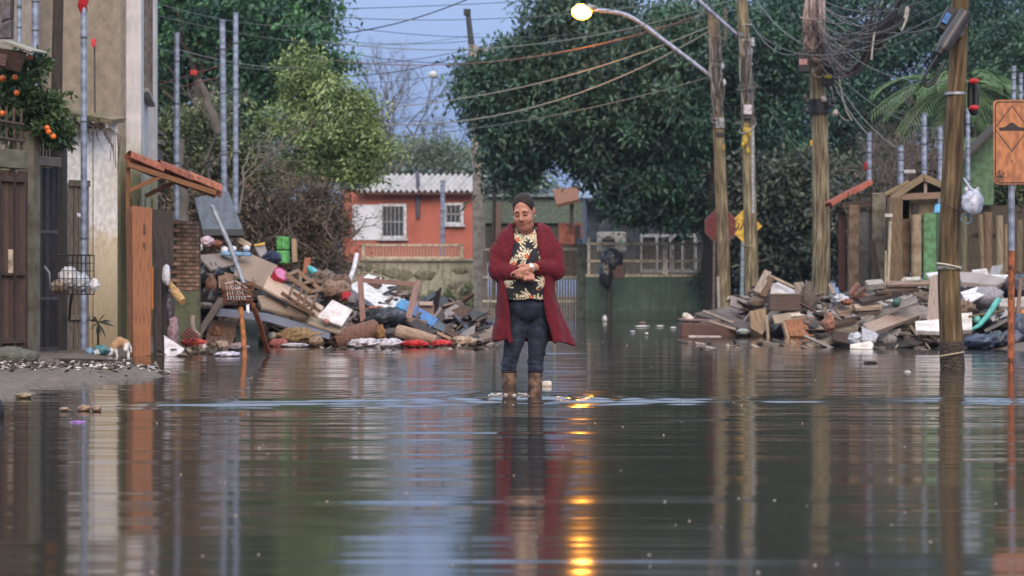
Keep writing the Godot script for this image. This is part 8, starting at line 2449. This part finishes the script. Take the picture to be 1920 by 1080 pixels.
	setting("splash_water", sp, wm, "stuff")

func dog() -> void:
	var t := base("dog", "small tan and white dog nosing at the teal bag with its back arched", "dog", G(224, 28.3, -0.005))
	var mb := MB.new()
	var f := Field.new(Vector3(-0.16, -0.01, -0.12), Vector3(0.16, 0.24, 0.14), 0.0055)
	f.cap(Vector3(0.06, 0.145, -0.03), Vector3(0.0, 0.17, 0.0), 0.05, 0.048, 0.03)
	f.cap(Vector3(0.0, 0.17, 0.0), Vector3(-0.05, 0.125, 0.04), 0.048, 0.042, 0.03)
	f.cap(Vector3(-0.05, 0.125, 0.04), Vector3(-0.085, 0.06, 0.06), 0.034, 0.028, 0.02)
	f.ell(Vector3(-0.095, 0.04, 0.068), Vector3(0.03, 0.026, 0.03), 0.015)
	f.cap(Vector3(-0.1, 0.035, 0.075), Vector3(-0.118, 0.016, 0.092), 0.017, 0.011, 0.01)
	for s in [-1.0, 1.0]:
		f.ell(Vector3(-0.082 + 0.004 * s, 0.064, 0.062 + 0.026 * s), Vector3(0.012, 0.018, 0.008), 0.006)
		f.cap(Vector3(-0.04, 0.11, 0.04 + 0.024 * s), Vector3(-0.028, 0.06, 0.04 + 0.024 * s), 0.022, 0.013, 0.012)
		f.cap(Vector3(-0.028, 0.06, 0.04 + 0.024 * s), Vector3(-0.02 + 0.008 * s, 0.006, 0.045 + 0.024 * s), 0.012, 0.011, 0.008)
		f.cap(Vector3(0.07, 0.13, -0.03 + 0.03 * s), Vector3(0.072, 0.085, 0.0 + 0.03 * s), 0.036, 0.024, 0.015)
		f.cap(Vector3(0.072, 0.085, 0.03 * s), Vector3(0.096, 0.05, -0.03 + 0.03 * s), 0.02, 0.011, 0.01)
		f.cap(Vector3(0.096, 0.05, -0.03 + 0.03 * s), Vector3(0.098, 0.006, -0.012 + 0.03 * s), 0.011, 0.011, 0.006)
	f.cap(Vector3(0.09, 0.15, -0.06), Vector3(0.118, 0.1, -0.07), 0.012, 0.009, 0.015)
	f.cap(Vector3(0.118, 0.1, -0.07), Vector3(0.122, 0.05, -0.055), 0.009, 0.006, 0.008)
	f.nets(mb)
	var cs := PackedColorArray()
	for p in mb.v:
		var white := smoothstep(0.11, 0.09, p.y - 0.25 * absf(p.x - 0.02) + 0.35 * (p.z - 0.03)) + smoothstep(0.05, 0.075, p.x) * smoothstep(0.17, 0.14, p.y)
		cs.append(Color(0.42, 0.24, 0.13).lerp(Color(0.7, 0.66, 0.64), clampf(white, 0.0, 1.0)))
	var m := mesh_of(mb)
	var a := m.surface_get_arrays(0)
	a[Mesh.ARRAY_COLOR] = cs
	m = ArrayMesh.new()
	m.add_surface_from_arrays(Mesh.PRIMITIVE_TRIANGLES, a)
	var o := MeshInstance3D.new()
	o.name = "body"
	o.mesh = m
	var fm := StandardMaterial3D.new()
	fm.resource_name = "short_fur"
	fm.vertex_color_use_as_albedo = true
	fm.roughness = 0.9
	fm.rim_enabled = true
	fm.rim = 0.2
	o.material_override = fm
	t.add_child(o)
	part("nose", MB.new().blob(Vector3(-0.122, 0.012, 0.098), Vector3.ONE * 0.007, 1, 0.0, 1.0, 8, 6), M("plastic", 40, 30, 30), t, "", true)
